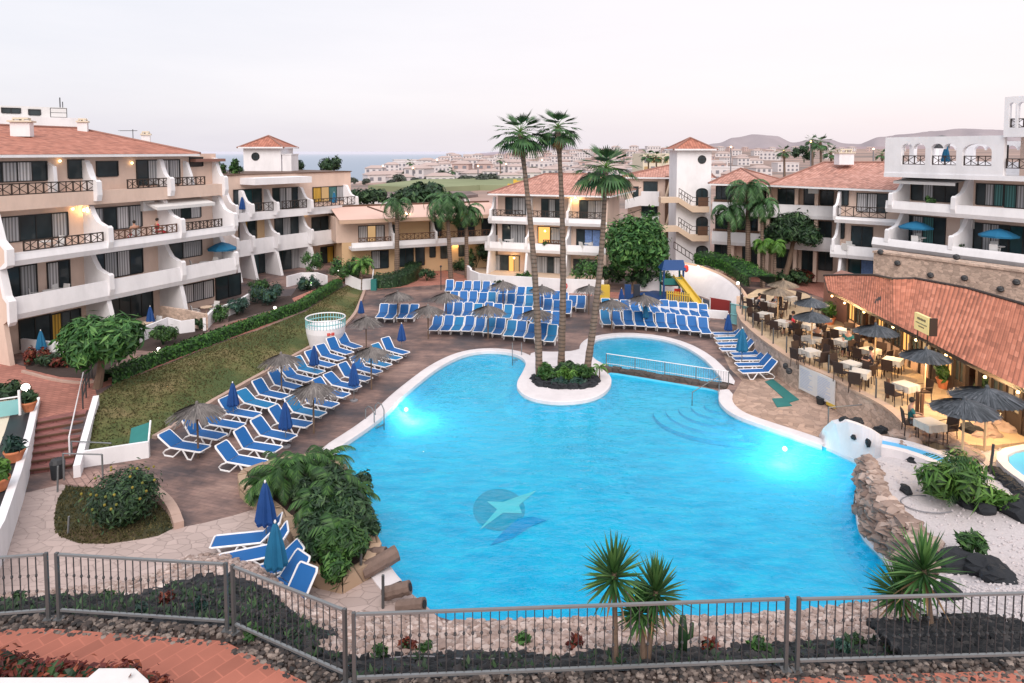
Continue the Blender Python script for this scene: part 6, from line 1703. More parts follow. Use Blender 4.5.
for px, py, lb, mt, sc, key in [(778,298,'pale straw parasol at the far left end of the restaurant terrace','thatch_tan',.8,'t'), (783,288.5,'straw parasol behind the pale one at the far terrace end','thatch_tan',.85,'t'), (811,308.5,'dark thatched parasol by the far end of the restaurant roof','thatch_dark',.82,'d'), (812,322,'dark thatched parasol in front of another, over middle tables','thatch_dark',.85,'d'),
        (875.5,334,'large dark thatched parasol on a pale pole at mid terrace','thatch_dark',.9,'d'), (925.5,361,'dark blue grey parasol right of the tables near the timber front','thatch_dark',.87,'d'), (987,394,'wide dark parasol at the right edge of the terrace','thatch_dark',1.02,'d'), (964,412.5,'dark parasol low beside the rocks at the terrace corner','thatch_dark',.9,'d')]:
    put_thatch(px, py, lb, gR, ZT, key, mt, sc, 'ochre' if mt == 'thatch_dark' else 'ochre', 2.1)
for px, py, rz, sit, sh, lg, lb in [(759,311,-.4,True,'cloth_dark','cloth_dark','seated person in black at the far left of the terrace'), (793,331,2.6,True,'cloth_red','cloth_dark','seated person in red shirt on the restaurant terrace'), (870.5,371,2.5,True,'cloth_dark','cloth_dark','seated person in dark blue beside the wall edge table'), (911,428,-.3,True,'cloth_teal','cloth_grey','seated person with dark hair in teal top near the rocks'),
        (817,345,1.0,True,'cloth_white','cloth_dark','seated person in white at a table above the information board'), (775,310,3.0,True,'cloth_grey','cloth_dark','seated person in grey under the pale straw parasol'), (848,350,4.0,True,'cloth_teal','cloth_dark','seated person in green blue shirt at mid terrace'), (924,341,3.5,False,'cloth_white','cloth_dark','standing waiter in white shirt in front of the timber windows')]:
    p = U(px, py, ZT+.25); q = person(lb, sit, sh, lg); q.location = (p.x, p.y, ZT+.004); q.rotation_euler = (0, 0, rz)
    if sit and px != 870.5 or sit: 
        c_ = copy_tree(chp, 'dark chair occupied by the '+lb.split(' at ')[0].split(' on ')[0].split(' beside ')[0].split(' near ')[0]); c_.location = (p.x-.03*math.cos(rz), p.y-.03*math.sin(rz), ZT+.004); c_.rotation_euler = (0, 0, rz); c_['group'] = 'dark chairs on the restaurant terrace'
ptable(930, 423, .2, 'low table with food before the person in teal near the rocks', [(0, 'black chair facing the person in teal across the table')])
# two gate posts and plant pots
for px, py, lb in ((917, 413, 'brown timber post left of the terrace gate'), (921.5, 415, 'brown timber post right of the terrace gate'), (887.5, 398, 'dark post beside the table near the gate')):
    p = U(px, py, ZT); mm = MB(); mm.box((p.x, p.y, ZT+.42), (.1, .1, .85)); tag(mm.build('gate_post', 'brown_wood'), lb, 'post')
def potplant(px, py, z, label, r=.28, h=.7, mat='leaf', pot='terracotta', n=200):
    p = U(px, py, z); t = thing('potted_plant', label, 'plant', p); mm = MB(); mm.lathe(p, [(.6*r, 0), (.85*r, .35), (.92*r, .36), (.92*r, .42), (.78*r, .42), (.7*r, .38)], 12); mm.build('pot', pot, t)
    mm = MB(); leafcloud(mm, [(p+Vector((0, 0, .42+h*.4)), (r, r, h*.5))], n, .13, 2.6, .2); mm.build('foliage', mat, t)
potplant(944, 388, ZT, 'tall potted plant against the timber restaurant front', .35, .8); potplant(829, 324, ZT, 'leafy potted shrub at the left end of the restaurant front', .4, 1.1, 'leaf'); potplant(985, 404, ZT, 'dark potted shrub under the right parasol', .4, .8, 'leaf_dark')
mm = MB(); p = U(915, 364, ZT); mm.box((p.x, p.y, ZT+.55), (1.2, .5, 1.1), .9); t = tag(mm.build('serving_counter', 'cloth_grey'), 'grey serving counter standing in front of the timber windows', 'counter')

# ---------- play area ----------
t = thing('play_area_wall', 'smooth white curved sloping wall wrapping round the play area', 'wall', U(690, 300))
A_ = [G(649,298), G(660,297), G(680,299), G(697,301), G(712,305), G(728,312), G(737,318)]
A_ = PX([(640,291),(672,291.5),(690,293),(704,297),(718,303),(730,311),(741,321)])
top_ = [V(x_, y_, q_.y+.8) for (x_, y_), q_ in zip([(640,262),(672,262.5),(695,266),(715,272.5),(731,281),(743,291),(749,302)], A_)]
At = resample(smooth_loop(top_, 2, False), .4, False); nA = len(At); Ab = [along(smooth_loop(A_, 2, False), i/(nA-1)) for i in range(nA)]
mm = MB(); rr_ = 6; vs = []
for a, c in zip(Ab, At):
    for k in range(rr_+1):
        f = k/rr_; p = a.lerp(c, f); p.z = a.z+(c.z-a.z)*(f**.9); vs.append(p)
    vs.append(Vector((c.x+.1, c.y+.45, c.z))); vs.append(Vector((c.x+.1, c.y+.45, 0))); 
w2 = rr_+3; mm.add(vs, [(i*w2+k, (i+1)*w2+k, (i+1)*w2+k+1, i*w2+k+1) for i in range(nA-1) for k in range(w2-1)])
mm.add([(a.x, a.y, -.1) for a in Ab]+[tuple(a) for a in Ab], [(i, i+1, nA+i+1, nA+i) for i in range(nA-1)])
mm.build('wall', 'pool_rim', t, smooth=True)
wallstrip([p+Vector((0, .1, 0)) for p in At], 0, 0, .1)
mm = MB(); mm.tube([p+Vector((.05, .3, .03)) for p in At], .13, 6); mm.build('coping', 'tan_wall', t)
for px, py in ((697.5, 268), (737, 284)):
    p = V(px, py, 55.2 if px < 700 else 48.5); mm = MB(); mm.ball(p+Vector((0, -.2, .1)), .11, 8, 5); mm.build('lamp', 'bulb_white', t, smooth=True)
    l = bpy.data.lights.new('lamp_light', 'POINT'); l.energy = 30; l.color = (1, .8, .55); l.shadow_soft_size = .03; o = bpy.data.objects.new('lamp_light', l); COL.objects.link(o); o.parent = t; o.location = p+Vector((-.3, -.7, .35))-OFF[t.name]
mb = MB(); mb.prism([(p.x, p.y) for p in PX([(622,296),(655,291),(680,296),(715,305),(730,316),(728,320),(690,312),(650,308),(620,303)])], .001, .06); struct('play_surface', mb, 'blue_paint')
mb = MB(); mb.prism([(p.x, p.y) for p in PX([(684,296),(700,298),(716,304),(728,310),(728,319),(700,313),(684,310)])], .06, .075); struct('play_surface', mb, 'cloth_dark')
a, b_ = U(617, 310.5), U(728, 319.5); mm = wallstrip([a, b_], 0, .55, .18); tag(mm.build('low_wall', 'white'), 'low white wall in front of the blue play area', 'wall')
a, b_ = U(709.5, 311), U(729.5, 314.5); mm = wallstrip([a, b_], .0, .98, .08); tag(mm.build('red_panel', 'red'), 'dark red panel at the right end of the play area', 'panel')
t = thing('picket_fence', 'short bright yellow picket fence in front of the play house', 'fence', U(667, 308))
a, b_ = U(667, 306), U(689, 309)
for i in range(11): p = a.lerp(b_, i/10); mm = MB(); mm.box((p.x, p.y, .62), (.09, .04, 1.1)); mm.build('picket', 'yellow', t)
for z in (.3, .95): MB().tube([a+Vector((0, 0, z)), b_+Vector((0, 0, z))], .04, 4).build('rail', 'yellow', t)
pl = U(671.5, 297); t = thing('play_house', 'play tower with blue roof and long yellow slide in the play area', 'play tower', pl)
for dx in (-.75, .75):
    for dy in (-.6, .6): mm = MB(); mm.box((pl.x+dx, pl.y+dy, 1.2), (.13, .13, 2.4)); mm.build('post', 'blue_paint' if dy < 0 else 'teal', t)
mm = MB(); mm.box((pl.x, pl.y, 1.05), (1.6, 1.3, .1)); mm.build('platform', 'dark_wood', t)
mm = MB(); mm.box((pl.x, pl.y-.65, 1.35), (1.5, .05, .5)); mm.build('panel', 'teal', t); mm = MB(); mm.box((pl.x+.3, pl.y-.68, .5), (.5, .05, .6)); mm.build('panel', 'red_bright', t)
mm = MB(); mm.add([(pl.x-.95, pl.y-.8, 2.25), (pl.x+.95, pl.y-.8, 2.25), (pl.x+.95, pl.y+.8, 2.25), (pl.x-.95, pl.y+.8, 2.25), (pl.x-.6, pl.y, 2.95), (pl.x+.9, pl.y, 2.95)], [(0, 1, 5, 4), (2, 3, 4, 5), (1, 2, 5), (3, 0, 4), (3, 2, 1, 0)]); mm.build('roof', 'blue_paint', t)
mm = MB(); mm.ball((pl.x+1.0, pl.y-.5, 2.35), (.2, .12, .3), 8, 5); mm.build('ornament', 'red_bright', t)
s0, s1 = V(677, 277, pl.y-.3), U(706, 312.5, .25); 
mm = MB(); d = (s1-s0); sd = Vector((d.y, -d.x, 0)).normalized()*.28
P_ = [s0, s0+d*.35+Vector((0, 0, -.05)), s0+d*.8+Vector((0, 0, -.12)), s1]
for i in range(3):
    a, c = P_[i], P_[i+1]
    for (o1, o2, h1, h2) in ((-1, 1, 0, 0),): mm.add([a-sd, a+sd, c+sd, c-sd, a-sd-Vector((0, 0, .06)), a+sd-Vector((0, 0, .06)), c+sd-Vector((0, 0, .06)), c-sd-Vector((0, 0, .06))], [(0, 1, 2, 3), (7, 6, 5, 4), (0, 3, 7, 4), (1, 5, 6, 2)])
    for s in (-1, 1): mm.add([a+sd*s, c+sd*s, c+sd*s+Vector((0, 0, .22)), a+sd*s+Vector((0, 0, .22)), a+sd*s*1.15, c+sd*s*1.15, c+sd*s*1.15+Vector((0, 0, .22)), a+sd*s*1.15+Vector((0, 0, .22))], [(0, 1, 2, 3), (7, 6, 5, 4), (3, 2, 6, 7)])
mm.build('slide', 'yellow', t)
for s in (-1, 1): MB().tube([s1+sd*s, s1+sd*s+Vector((0, 0, 1.0))], .04, 5).build('slide_post', 'cloth_white', t)
mm = MB(); p = U(643, 289); mm.box((p.x, p.y, .55), (.5, .4, 1.1)); mm.ball((p.x, p.y, 1.3), (.25, .2, .3), 8, 5); t = tag(mm.build('spring_rider', 'yellow'), 'small yellow and red play figure left of the play tower', 'toy')
for px, lb in ((627.5, 'left blue white post by the play area'), (636.5, 'right blue white post by the play area')):
    p = U(px, 306); mm = MB(); mm.box((p.x, p.y, .8), (.45, .3, 1.6)); tag(mm.build('locker', 'cloth_dark' if px > 630 else 'blue_paint'), 'upright dark box, '+lb, 'box')
p = U(604.5, 299); mm = MB(); mm.box((p.x, p.y, .55), (.75, .5, 1.1)); tag(mm.build('towel_box', 'yellow'), 'bright yellow box at the right end of the white terrace wall', 'box')
# turquoise glass gate beside the steps
t = thing('glass_gate', 'turquoise glass gate panel between play area and restaurant terrace', 'gate', U(737, 330)); a, b_ = U(730, 325), U(749, 329.5)
mm = wallstrip([a, b_], .15, 1.45, .04); mm.build('pane', 'gate_glass', t)
for f in (0, .5, 1): p = a.lerp(b_, f); MB().tube([p, p+Vector((0, 0, 1.6))], .05, 6).build('post', 'metal', t)
for z in (.15, .75, 1.45): MB().tube([a+Vector((0, -.03, z)), b_+Vector((0, -.03, z))], .035, 5).build('rail', 'gate_glass', t)

# ---------- white terrace wall of the middle block ----------
t = thing('terrace_wall', 'white stepped garden wall in front of the block behind the palms', 'wall', U(540, 290))
mm = wallstrip([U(472,283,-0.0), U(480,286.5), U(497,289), U(520,290), U(560,292.5), U(604,294)], 0, 1.15, .2); mm.build('wall', 'white', t)
mm = wallstrip([U(472,283), V(469,281,60.5)], .0, 1.3, .2); mm.build('end_wall', 'white', t)
mm = MB(); mm.prism([(p.x, p.y) for p in [U(474,284), U(520,289.5), U(604,293), V(610,285,62), V(475,280,66)]], 0, .12); mm.build('patio', 'beige', t)
p = U(563.5, 285.5, .7); mm = MB(); 
mm.tube([p+Vector((.27*math.cos(k*PI/8), -.25, .27*math.sin(k*PI/8))) for k in range(17)], .05, 6, False); tag(mm.build('life_ring', 'red_bright'), 'orange life ring hanging on the white terrace wall behind the palms', 'life ring')
for px, py, r_, h_, mt, lb in [(522,280,.9,1.3,'leaf','leafy shrub on the white terrace wall left of the palm trunks'), (590,279,1.6,2.4,'leaf_tree','broad green shrub at the right end of the white terrace wall'), (497,284,.5,.8,'leaf_dark','small dark shrub before the left end of the white terrace'), (479,285,.45,.8,'leaf_blue','small shrub on the left face of the white terrace')]:
    bush('shrub', lb, 'shrub', U(px, py+5, .1), r_, h_, mt, 600, .17)
# ---------- left side: steps, walls, hedges, garden ----------
bl, br_ = U(25, 475), U(72, 469); tl, tr_ = G(39, 421), G(87, 411); n = 7
t = thing('garden_steps', 'wide red brick steps climbing to the left building, with a white side wall', 'steps', bl)
for i in range(n):
    f0 = i/n; a, b_ = bl.lerp(tl, f0), br_.lerp(tr_, f0); c, d = bl.lerp(tl, 1.02), br_.lerp(tr_, 1.02); z = .82*(i+1)/n+.03
    m = MB(); m.prism([(a.x, a.y), (b_.x, b_.y), (d.x, d.y), (c.x, c.y)], -.05+z-.15 if i else -.1, z); m.build('step', 'step_mat', t)
    m = MB(); e = (b_-a).normalized(); nn_ = Vector((e.y, -e.x, 0)); m.prism([(a.x+nn_.x*.02, a.y+nn_.y*.02), (b_.x+nn_.x*.02, b_.y+nn_.y*.02), (b_.x-nn_.x*.08, b_.y-nn_.y*.08), (a.x-nn_.x*.08, a.y-nn_.y*.08)], z-.05, z+.012); m.build('nosing', 'brown_wood', t)
def slopewall(name, label, pts, th, z0, mat='white', side=1):
    m = MB()
    for a, b_ in zip(pts, pts[1:]):
        e = Vector((b_.x-a.x, b_.y-a.y, 0)).normalized(); q = Vector((e.y, -e.x, 0))*th*side
        m.add([(a.x, a.y, z0), (b_.x, b_.y, z0), (b_.x+q.x, b_.y+q.y, z0), (a.x+q.x, a.y+q.y, z0), tuple(a), tuple(b_), (b_.x+q.x, b_.y+q.y, b_.z), (a.x+q.x, a.y+q.y, a.z)], [(3,2,1,0),(4,5,6,7),(0,1,5,4),(1,2,6,5),(2,3,7,6),(3,0,4,7)])
    return tag(m.build(name, mat), label, 'wall')
slopewall('side_wall', 'white sloping stringer wall on the right side of the red steps', [U(73,466,.45), U(93,396,1.2)], .22, -.1, side=1)
# patio block left of the steps: white coping, dark channel, cream floor
cp = [U(40,397,1.05), U(33,430,1.05), U(22,470,1.05), U(5,520,1.05), U(-40,600,1.05)]
t = thing('patio_wall', 'thick white coping wall running down the left edge beside the steps', 'wall', cp[1])
m = MB(); m.prism([(p.x, p.y) for p in cp]+[(p.x-.27, p.y) for p in cp[::-1]], -.1, 1.05); m.build('coping', 'white', t)
m = MB(); m.prism([(p.x-.275, p.y) for p in cp]+[(p.x-1.05, p.y) for p in cp[::-1]], -.1, .99); m.build('channel', 'bin', t)
m = MB(); m.prism([(p.x-1.055, p.y) for p in cp]+[(p.x-12, p.y) for p in cp[::-1]], -.1, 1.0); m.build('patio_floor', 'cream', t)
def pot(px, py, z, label, r=.3, mat='leaf_dark', h=.55):
    p = U(px, py, z); t = thing('flower_pot', label, 'flower pot', p); m = MB(); m.lathe(p, [(.55*r, 0), (.9*r, .30), (1.0*r, .34), (1.0*r, .40), (.85*r, .40), (.8*r, .36)], 14); m.build('pot', 'terracotta', t, smooth=True)
    m = MB(); m.lathe(p, [(.01, .36), (.82*r, .36)], 12); m.build('soil', 'soil', t)
    m = MB(); leafcloud(m, [(p+Vector((0, 0, .40+h*.35)), (r*1.1, r*1.0, h*.5))], 160, .13, 2.8, .15, .1, .8); m.build('foliage', mat, t)
pot(29, 411, 1.05, 'terracotta pot beside the white globe lamp at the top of the steps'); pot(15, 461, 1.02, 'terracotta pot with succulents halfway along the patio wall', .33, 'leaf_blue'); pot(0, 490, 1.02, 'terracotta pot with bright green plant at the left edge', .3, 'leaf_bright', .7)
p = U(26, 399, 1.05); t = thing('globe_lamp', 'white globe lamp on a short post at the top of the steps', 'lamp', p); MB().tube([p, p+Vector((0, 0, .4))], .03, 6).build('post', 'metal', t)
m = MB(); m.ball(p+Vector((0, 0, .5)), .16, 12, 8); m.build('globe', 'bulb_white', t, smooth=True)
t = thing('glass_fence', 'pale glass fence with white posts around the patio at the left edge', 'fence', U(19, 413, 1.05)); a, b_ = U(20, 415, 1.05), U(-30, 423, 1.05)
for f in (0, .5, 1): q = a.lerp(b_, f); MB().tube([q, q+Vector((0, 0, 1.0))], .05, 6).build('post', 'plastic_white', t)
MB().tube([a+Vector((0, 0, .75)), b_+Vector((0, 0, .75))], .03, 5).build('rail', 'plastic_white', t); wallstrip([a, b_], 1.1, 1.7, .02).build('pane', 'gate_glass', t)
m = MB(); c = U(4, 398, 1.0); 
bush('shrub', 'dark green shrub behind the glass fence at the left edge', 'shrub', G(8, 402), .9, .9, 'leaf_dark', 500, .13)
# handrails by the steps
rail('white handrail climbing along the right part of the red steps', [(70,462), (84,392)], .95, (0,), 'plastic_white')
t = thing('handrail', 'dark metal rail at the top right of the red steps', 'railing', G(83, 405)); a, b_ = G(83, 409), G(92, 378)
for f in (0, .33, .66, 1): q = a.lerp(b_, f); MB().tube([q, q+Vector((0, 0, .95))], .03, 5).build('post', 'metal_dark', t)
for h_ in (.5, .95): MB().tube([a+Vector((0, 0, h_)), b_+Vector((0, 0, h_))], .028, 5).build('rail', 'metal_dark', t)
rail('long low white rail in front of the white ramp wall', [(64,480), (103,481)], .95, (0, 1), 'metal_light'); rail('upper white rail just behind the white ramp wall', [(72,461), (112,463)], .75, (0,), 'metal_light')
t = thing('ramp_panel', 'long white low box wall with teal sheet panel at its right end', 'wall', U(82, 470))
a, b_ = U(80, 469), U(149, 458); a.z = b_.z = 0; wallstrip([a, b_], .0, .62, .12, 1).build('wall', 'white', t)
e = (b_-a).normalized(); q = Vector((-e.y, e.x, 0)); c0, c1 = a.lerp(b_, .70)+q*.12, b_+q*.1
m = MB(); m.add([c0+Vector((0, 0, .5)), c1+Vector((0, 0, .63)), c1+q*.95+Vector((0, 0, 1.0)), c0+q*.95+Vector((0, 0, .85)), c0+Vector((0, 0, .46)), c1+Vector((0, 0, .59)), c1+q*.95+Vector((0, 0, .96)), c0+q*.95+Vector((0, 0, .81))], [(0,1,2,3),(7,6,5,4),(0,4,5,1),(1,5,6,2),(2,6,7,3),(3,7,4,0)]); m.build('panel', 'teal', t)
MB().tube([c1+Vector((0, 0, .0)), c1+Vector((0, 0, .66)), c1+q*.97+Vector((0, 0, 1.04))], .035, 5).build('edge', 'plastic_white', t)
m = MB(); m.prism([(p.x, p.y) for p in PX([(66,484),(62,470),(80,470),(118,465),(108,489),(88,487)])], .0, .012); struct('paving', m, 'ramp_pave')
t = thing('waste_bin', 'black waste bin with white lid near the foot of the steps', 'bin', U(58, 478)); p = U(58, 478); m = MB(); m.lathe(p, [(.2, 0), (.24, .55)], 12, close=True); m.build('body', 'bin', t); m = MB(); m.lathe(p, [(.25, .55), (.2, .68), (.02, .72)], 12); m.build('lid', 'metal_dark', t)
for px, py, h_, lb in ((57.5, 492, .9, 'short grey post at the corner of the small lawn'), (68, 534, .55, 'thin white stake leaning in the small lawn')):
    p = U(px, py); m = MB(); m.tube([p, p+Vector((.05, 0, h_))], .03, 5); tag(m.build('post', 'metal_light'), lb, 'post')
# kerbs
def kerb(label, l, w, h, mat='kerb', gg=True):
    P = [G(a, b) for a, b in l]; P = resample(smooth_loop(P, 2, False), .35, False); n_ = normals2(P, False); m = MB()
    for i in range(len(P)-1):
        a, b_, na, nb_ = P[i], P[i+1], n_[i], n_[i+1]; z = (a.z+b_.z)/2+h+rnd.uniform(-.008, .008)
        m.prism([(a.x, a.y), (b_.x-(b_.x-a.x)*.04, b_.y-(b_.y-a.y)*.04), (b_.x+nb_.x*w, b_.y+nb_.y*w), (a.x+na.x*w, a.y+na.y*w)], -.1, z)
    return tag(m.build('kerb', mat), label, 'kerb')
kerb('pale stone kerb between the lawn and the loungers', [(152,439),(178,425),(200,409),(250,381),(300,353),(335,334),(353,317),(359,303),(363,292)], .22, .16)
kerb('curved pale stone kerb round the right side of the small lawn', [(141,491),(156,499),(168,512),(174,530)], .28, .2)
kerb('thin kerb edging the planted beds below the left building', [(24,372),(60,382),(92,384),(120,376),(150,362),(185,344),(213,336)], .12, .1)
# garden beds under the left building
m = MB()
for l in ([(26,369),(22,350),(60,338),(100,330),(130,332),(134,350),(96,379),(60,377)], [(134,350),(128,342),(158,332),(182,320),(200,322),(208,331),(160,352)], [(228,322),(232,308),(246,300),(262,298),(290,296),(295,303),(262,312)], [(288,300),(300,284),(322,280),(330,283)]):
    P = [G(a, b) for a, b in l]; m.prism([(p.x, p.y) for p in P], -.1, lambda p: gh(p[0], p[1])+.02)
struct('planting_bed', m, 'soil')
def gwall(label, l, h, th=.16, mat='white', z=None):
    P = [G(a, b) for a, b in l]; m = MB(); n_ = normals2(P, False)
    for i in range(len(P)-1): a, b_, na, nb_ = P[i], P[i+1], n_[i], n_[i+1]; m.prism([(a.x, a.y), (b_.x, b_.y), (b_.x+nb_.x*th, b_.y+nb_.y*th), (a.x+na.x*th, a.y+na.y*th)], 0, lambda p: gh(p[0], p[1])+h)
    return tag(m.build('garden_wall', mat), label, 'wall')
gwall('low white curved garden wall in front of the nearest ground floor terrace', [(24,352),(40,354),(62,356),(72,352)], .75)
gwall('low white garden wall around the second ground floor terrace', [(137,345),(150,338),(168,330),(180,334),(195,332)], .75)
gwall('low white garden wall around the third ground floor terrace', [(206,331),(214,322),(240,312),(250,305)], .8)
gwall('brick dividing wall between the second and third ground floor terraces', [(160,322),(184,326),(205,331)], 1.0, .2, 'stone_wall')
gwall('low white wall before the terrace with yellow curtains', [(288,287),(302,283),(316,283),(326,286)], .85)
gwall('long low white wall in front of the low ochre building', [(362,271),(372,274),(388,272),(397,268)], .9)
gwall('white fence wall at the far end of the lawn', [(346,284),(360,290),(372,289),(373,279)], .9, .1)
for px, py, r_, h_, mt, n_, lb in [(36,364,.65,.8,'leaf_red',350,'dark red leaved shrub at the corner of the left building'), (50,366,.6,.65,'leaf_dark',350,'dark green shrub between two red shrubs below the left building'), (66,366,.6,.7,'leaf_red',350,'red leaved shrub nearer the umbrella shaped tree'), (85,364,.7,.9,'leaf_dark',350,'dark green shrub behind the umbrella shaped tree'),
        (163,345,.8,1.3,'leaf',500,'leafy green shrub in the bed right of the umbrella shaped tree'), (200,330,.45,.9,'leaf_dark',300,'small upright shrub beside the brick dividing wall'), (237,315,.9,1.4,'leaf_blue',600,'grey green shrub in front of the third terrace'), (220,322,.7,1.2,'leaf',350,'pale variegated shrub left of the third terrace garden'),
        (270,303,1.3,1.5,'leaf_blue',900,'large dark shrub in front of the curved balconies'), (259,297,.9,1.7,'leaf',400,'taller green shrub behind the large dark shrub'), (309,290,1.0,1.2,'leaf_blue',700,'spiky grey shrub before the yellow curtained terrace'), (312,277,1.1,2.7,'leaf_tree',500,'small tree like shrub by the ground floor of the second block'),
        (344,282,1.5,2.2,'leaf_tree',900,'rounded green shrub at the far end of the hedge'), (358,278,1.2,2.4,'leaf_tree',700,'green shrub behind the white fence at the lawn end'), (427,281,.75,1.3,'leaf_dark',500,'small round clipped bush in the pink path fork'), (125,521,1.25,1.75,'leaf_dark',2600,'big round dark bush with pale flowers on the small lawn'), (476,268,1.6,2.8,'leaf_dark',1500,'big round dark bush by the low ochre building'), (463,270,1.3,1.4,'leaf_dark',600,'low dark bush in front of the ochre building')]:
    bush('shrub', lb, 'shrub', G(px, py), r_*(.86 if px == 125 else 1), h_, mt, int(n_*1.5), .10 if px != 125 else .075, blobs=[(G(px, py)+Vector((0, 0, .8)), (1.02, 1.0, .82)), (G(px, py)+Vector((.3, .1, 1.05)), (.6, .6, .5))] if px == 125 else None)
m = MB(); c = G(125, 521)
for _ in range(26):
    d = Vector((rnd.gauss(0, 1), rnd.gauss(-.4, 1), abs(rnd.gauss(.3, .8)))).normalized(); m.ball(c+Vector((d.x*1.15, d.y*1.15, .95+d.z*.75)), .045, 5, 3)
tag(m.build('blossoms', 'leaf_yellow'), 'pale yellow blossoms on the round bush of the small lawn', 'flowers', kind='stuff')
hedge('long clipped green hedge between the lawn and the left building', [G(a, b) for a, b in [(106,384),(130,374),(160,362),(200,347),(240,332),(270,321),(300,310),(320,297),(338,286)]], .75, .55, 8000)
hedge('curved dark hedge before the low ochre building', [G(a, b) for a, b in [(375,287),(390,287),(405,283),(413,277),(414,270)]], 1.5, 1.1, 2600, mat='leaf_dark')
# umbrella shaped tree
b0 = G(97, 388); tree('umbrella shaped tree with drooping glossy leaves beside the left steps', b0, 3.75, 1.85, 3.1, 'leaf_tree', 9000, .17, (.2, .1), 20, 3.2, .17, flat=.55)
# low branching palms and shrubs near the link building
feather_palm('palm with drooping fronds and thin pale trunk before the low ochre building', G(397, 281), V(397, 205, G(397,281).y), 2.4, 20, 'leaf_palm', 'palms near the low ochre building', .2, .6, droop=2.9)
feather_palm('full dark feather palm right of the thin trunked palm, near the ochre building', G(451, 281), V(447, 203, G(451,281).y), 3.4, 30, 'leaf_palm', 'palms near the low ochre building', .17, .7, droop=3.1, n=30, wl=.05)
feather_palm('dark feather palm behind the big round bush near the ochre building', G(467, 278), V(466, 212, G(467,278).y), 2.6, 24, 'leaf_palm', 'palms near the low ochre building', .17, .6, droop=3.0, n=28, wl=.05)
feather_palm('small fan of palm fronds by the white fence at the end of the lawn', G(361, 290), V(362, 264, G(361,290).y), 1.5, 12, 'leaf_bright', None, .08, .35, droop=2.2)
# round white drum with a turquoise balustrade
p = U(326, 347); p.z = gh(p.x, p.y); t = thing('shower_drum', 'round white tapered drum with turquoise balustrade and red lettering at the lawn edge', 'plunge tub', p)
R_ = 1.13; m = MB(); m.lathe(p, [(.86, -.1), (R_*.98, .95), (R_, 1.3), (R_-.1, 1.3), (R_-.15, .7)], 32); m.lathe(p, [(.01, .75), (R_-.14, .75)], 24); m.build('drum', 'white', t, smooth=False)
m = MB(); m.tube([p+Vector((R_*math.cos(k*PI/16), R_*math.sin(k*PI/16), 1.78)) for k in range(33)], .035, 5, False); m.build('top_rail', 'plastic_white', t)
m = MB()
for k in range(40): a = k*PI/20; m.box(p+Vector((R_*math.cos(a), R_*math.sin(a), 1.52)), (.03, .03, .5), a)
m.tube([p+Vector((R_*.985*math.cos(k*PI/16), R_*.985*math.sin(k*PI/16), 1.52)) for k in range(33)], .03, 4, False); m.build('balustrade', 'gate_glass', t)
m = MB()
for k in range(7): a = -1.22+k*.055; m.box(p+Vector((R_*1.0*math.cos(a), R_*1.0*math.sin(a), 1.02)), (.012, .045, .17 if k != 3 else .05), a)
m.build('lettering', 'red_bright', t)
# garden lamps that are lit
def glamp(px, py, label, e=18):
    p = G(px, py); t = thing('garden_lamp', label, 'lamp', p, 0, 'small garden lamps'); MB().tube([p, p+Vector((0, 0, .35))], .025, 5).build('post', 'metal_dark', t)
    m = MB(); m.ball(p+Vector((0, 0, .42)), .09, 8, 5); m.build('globe', 'bulb_white', t, smooth=True)
    l = bpy.data.lights.new('lamp_light', 'POINT'); l.energy = e; l.color = (1, .85, .6); l.shadow_soft_size = .03; o = bpy.data.objects.new('lamp_light', l); COL.objects.link(o); o.parent = t; o.location = (0, -.25, .6)
glamp(159, 357, 'small lit garden lamp before the second ground floor terrace'); glamp(275, 314, 'small lit garden lamp at the middle bend of the hedge'); glamp(312, 290, 'small lit garden lamp where the hedge bends near the far end'); glamp(338, 276, 'small lit garden lamp beside the far white steps'); glamp(577, 291, 'lit ground lamp by the white terrace wall', 10)
# balcony and terrace things
def open_parasol(label, p, r=1.1, h=2.0, mat='brolly_teal', group='open blue parasols on balconies'):
    t = thing('parasol', label, 'parasol', p, 0, group); MB().tube([p, p+Vector((0, 0, h))], .025, 6).build('pole', 'metal_light', t)
    m = MB(); n = 8; m.lathe(p, [(.03, h+.05), (r*.5, h-.10), (r, h-.38), (r*.98, h-.5)], n); m.build('canopy', mat, t); return t
F1b0 = F1
def onF(F, px, py, t, z): s_, _ = F.q(px, py, t); return F.P(s_, t, z)
open_parasol('open blue parasol on a first floor balcony of the left block', onF(F1, 222, 241, -.9, 3.31), 1.0, 1.85)
open_parasol('open blue parasol on the left balcony of the white right building', onF(F6, 916, 222, -.6, y2b+.27), 1.15, 1.85); open_parasol('open blue parasol on the right balcony of the white right building', onF(F6, 999, 232, -.6, y2b+.27), 1.15, 1.85)
def bfold(px, py, F, t, z, label, sc=.8, teal=True):
    o = put_brolly(0, 400, label, teal=teal); o.location = onF(F, px, py, t, z); o.scale = (sc, sc, sc)
bfold(40, 320, F1, .1, .55, 'folded teal umbrella on the nearest ground floor terrace of the left block'); bfold(150, 306, F1, .2, .5, 'folded blue umbrella on the second ground floor terrace of the left block', teal=False)
bfold(242, 195, F2, -.9, q3[2]+.2, 'folded blue umbrella on the top left balcony of the curved block', .85, False); bfold(334, 190, F2, -.8, q3[2]+.2, 'folded blue umbrella on the top right balcony of the curved block', .8); bfold(946, 150, F6, -.9, zt_b+.3, 'folded green blue umbrella on the roof terrace behind the arches', .95)
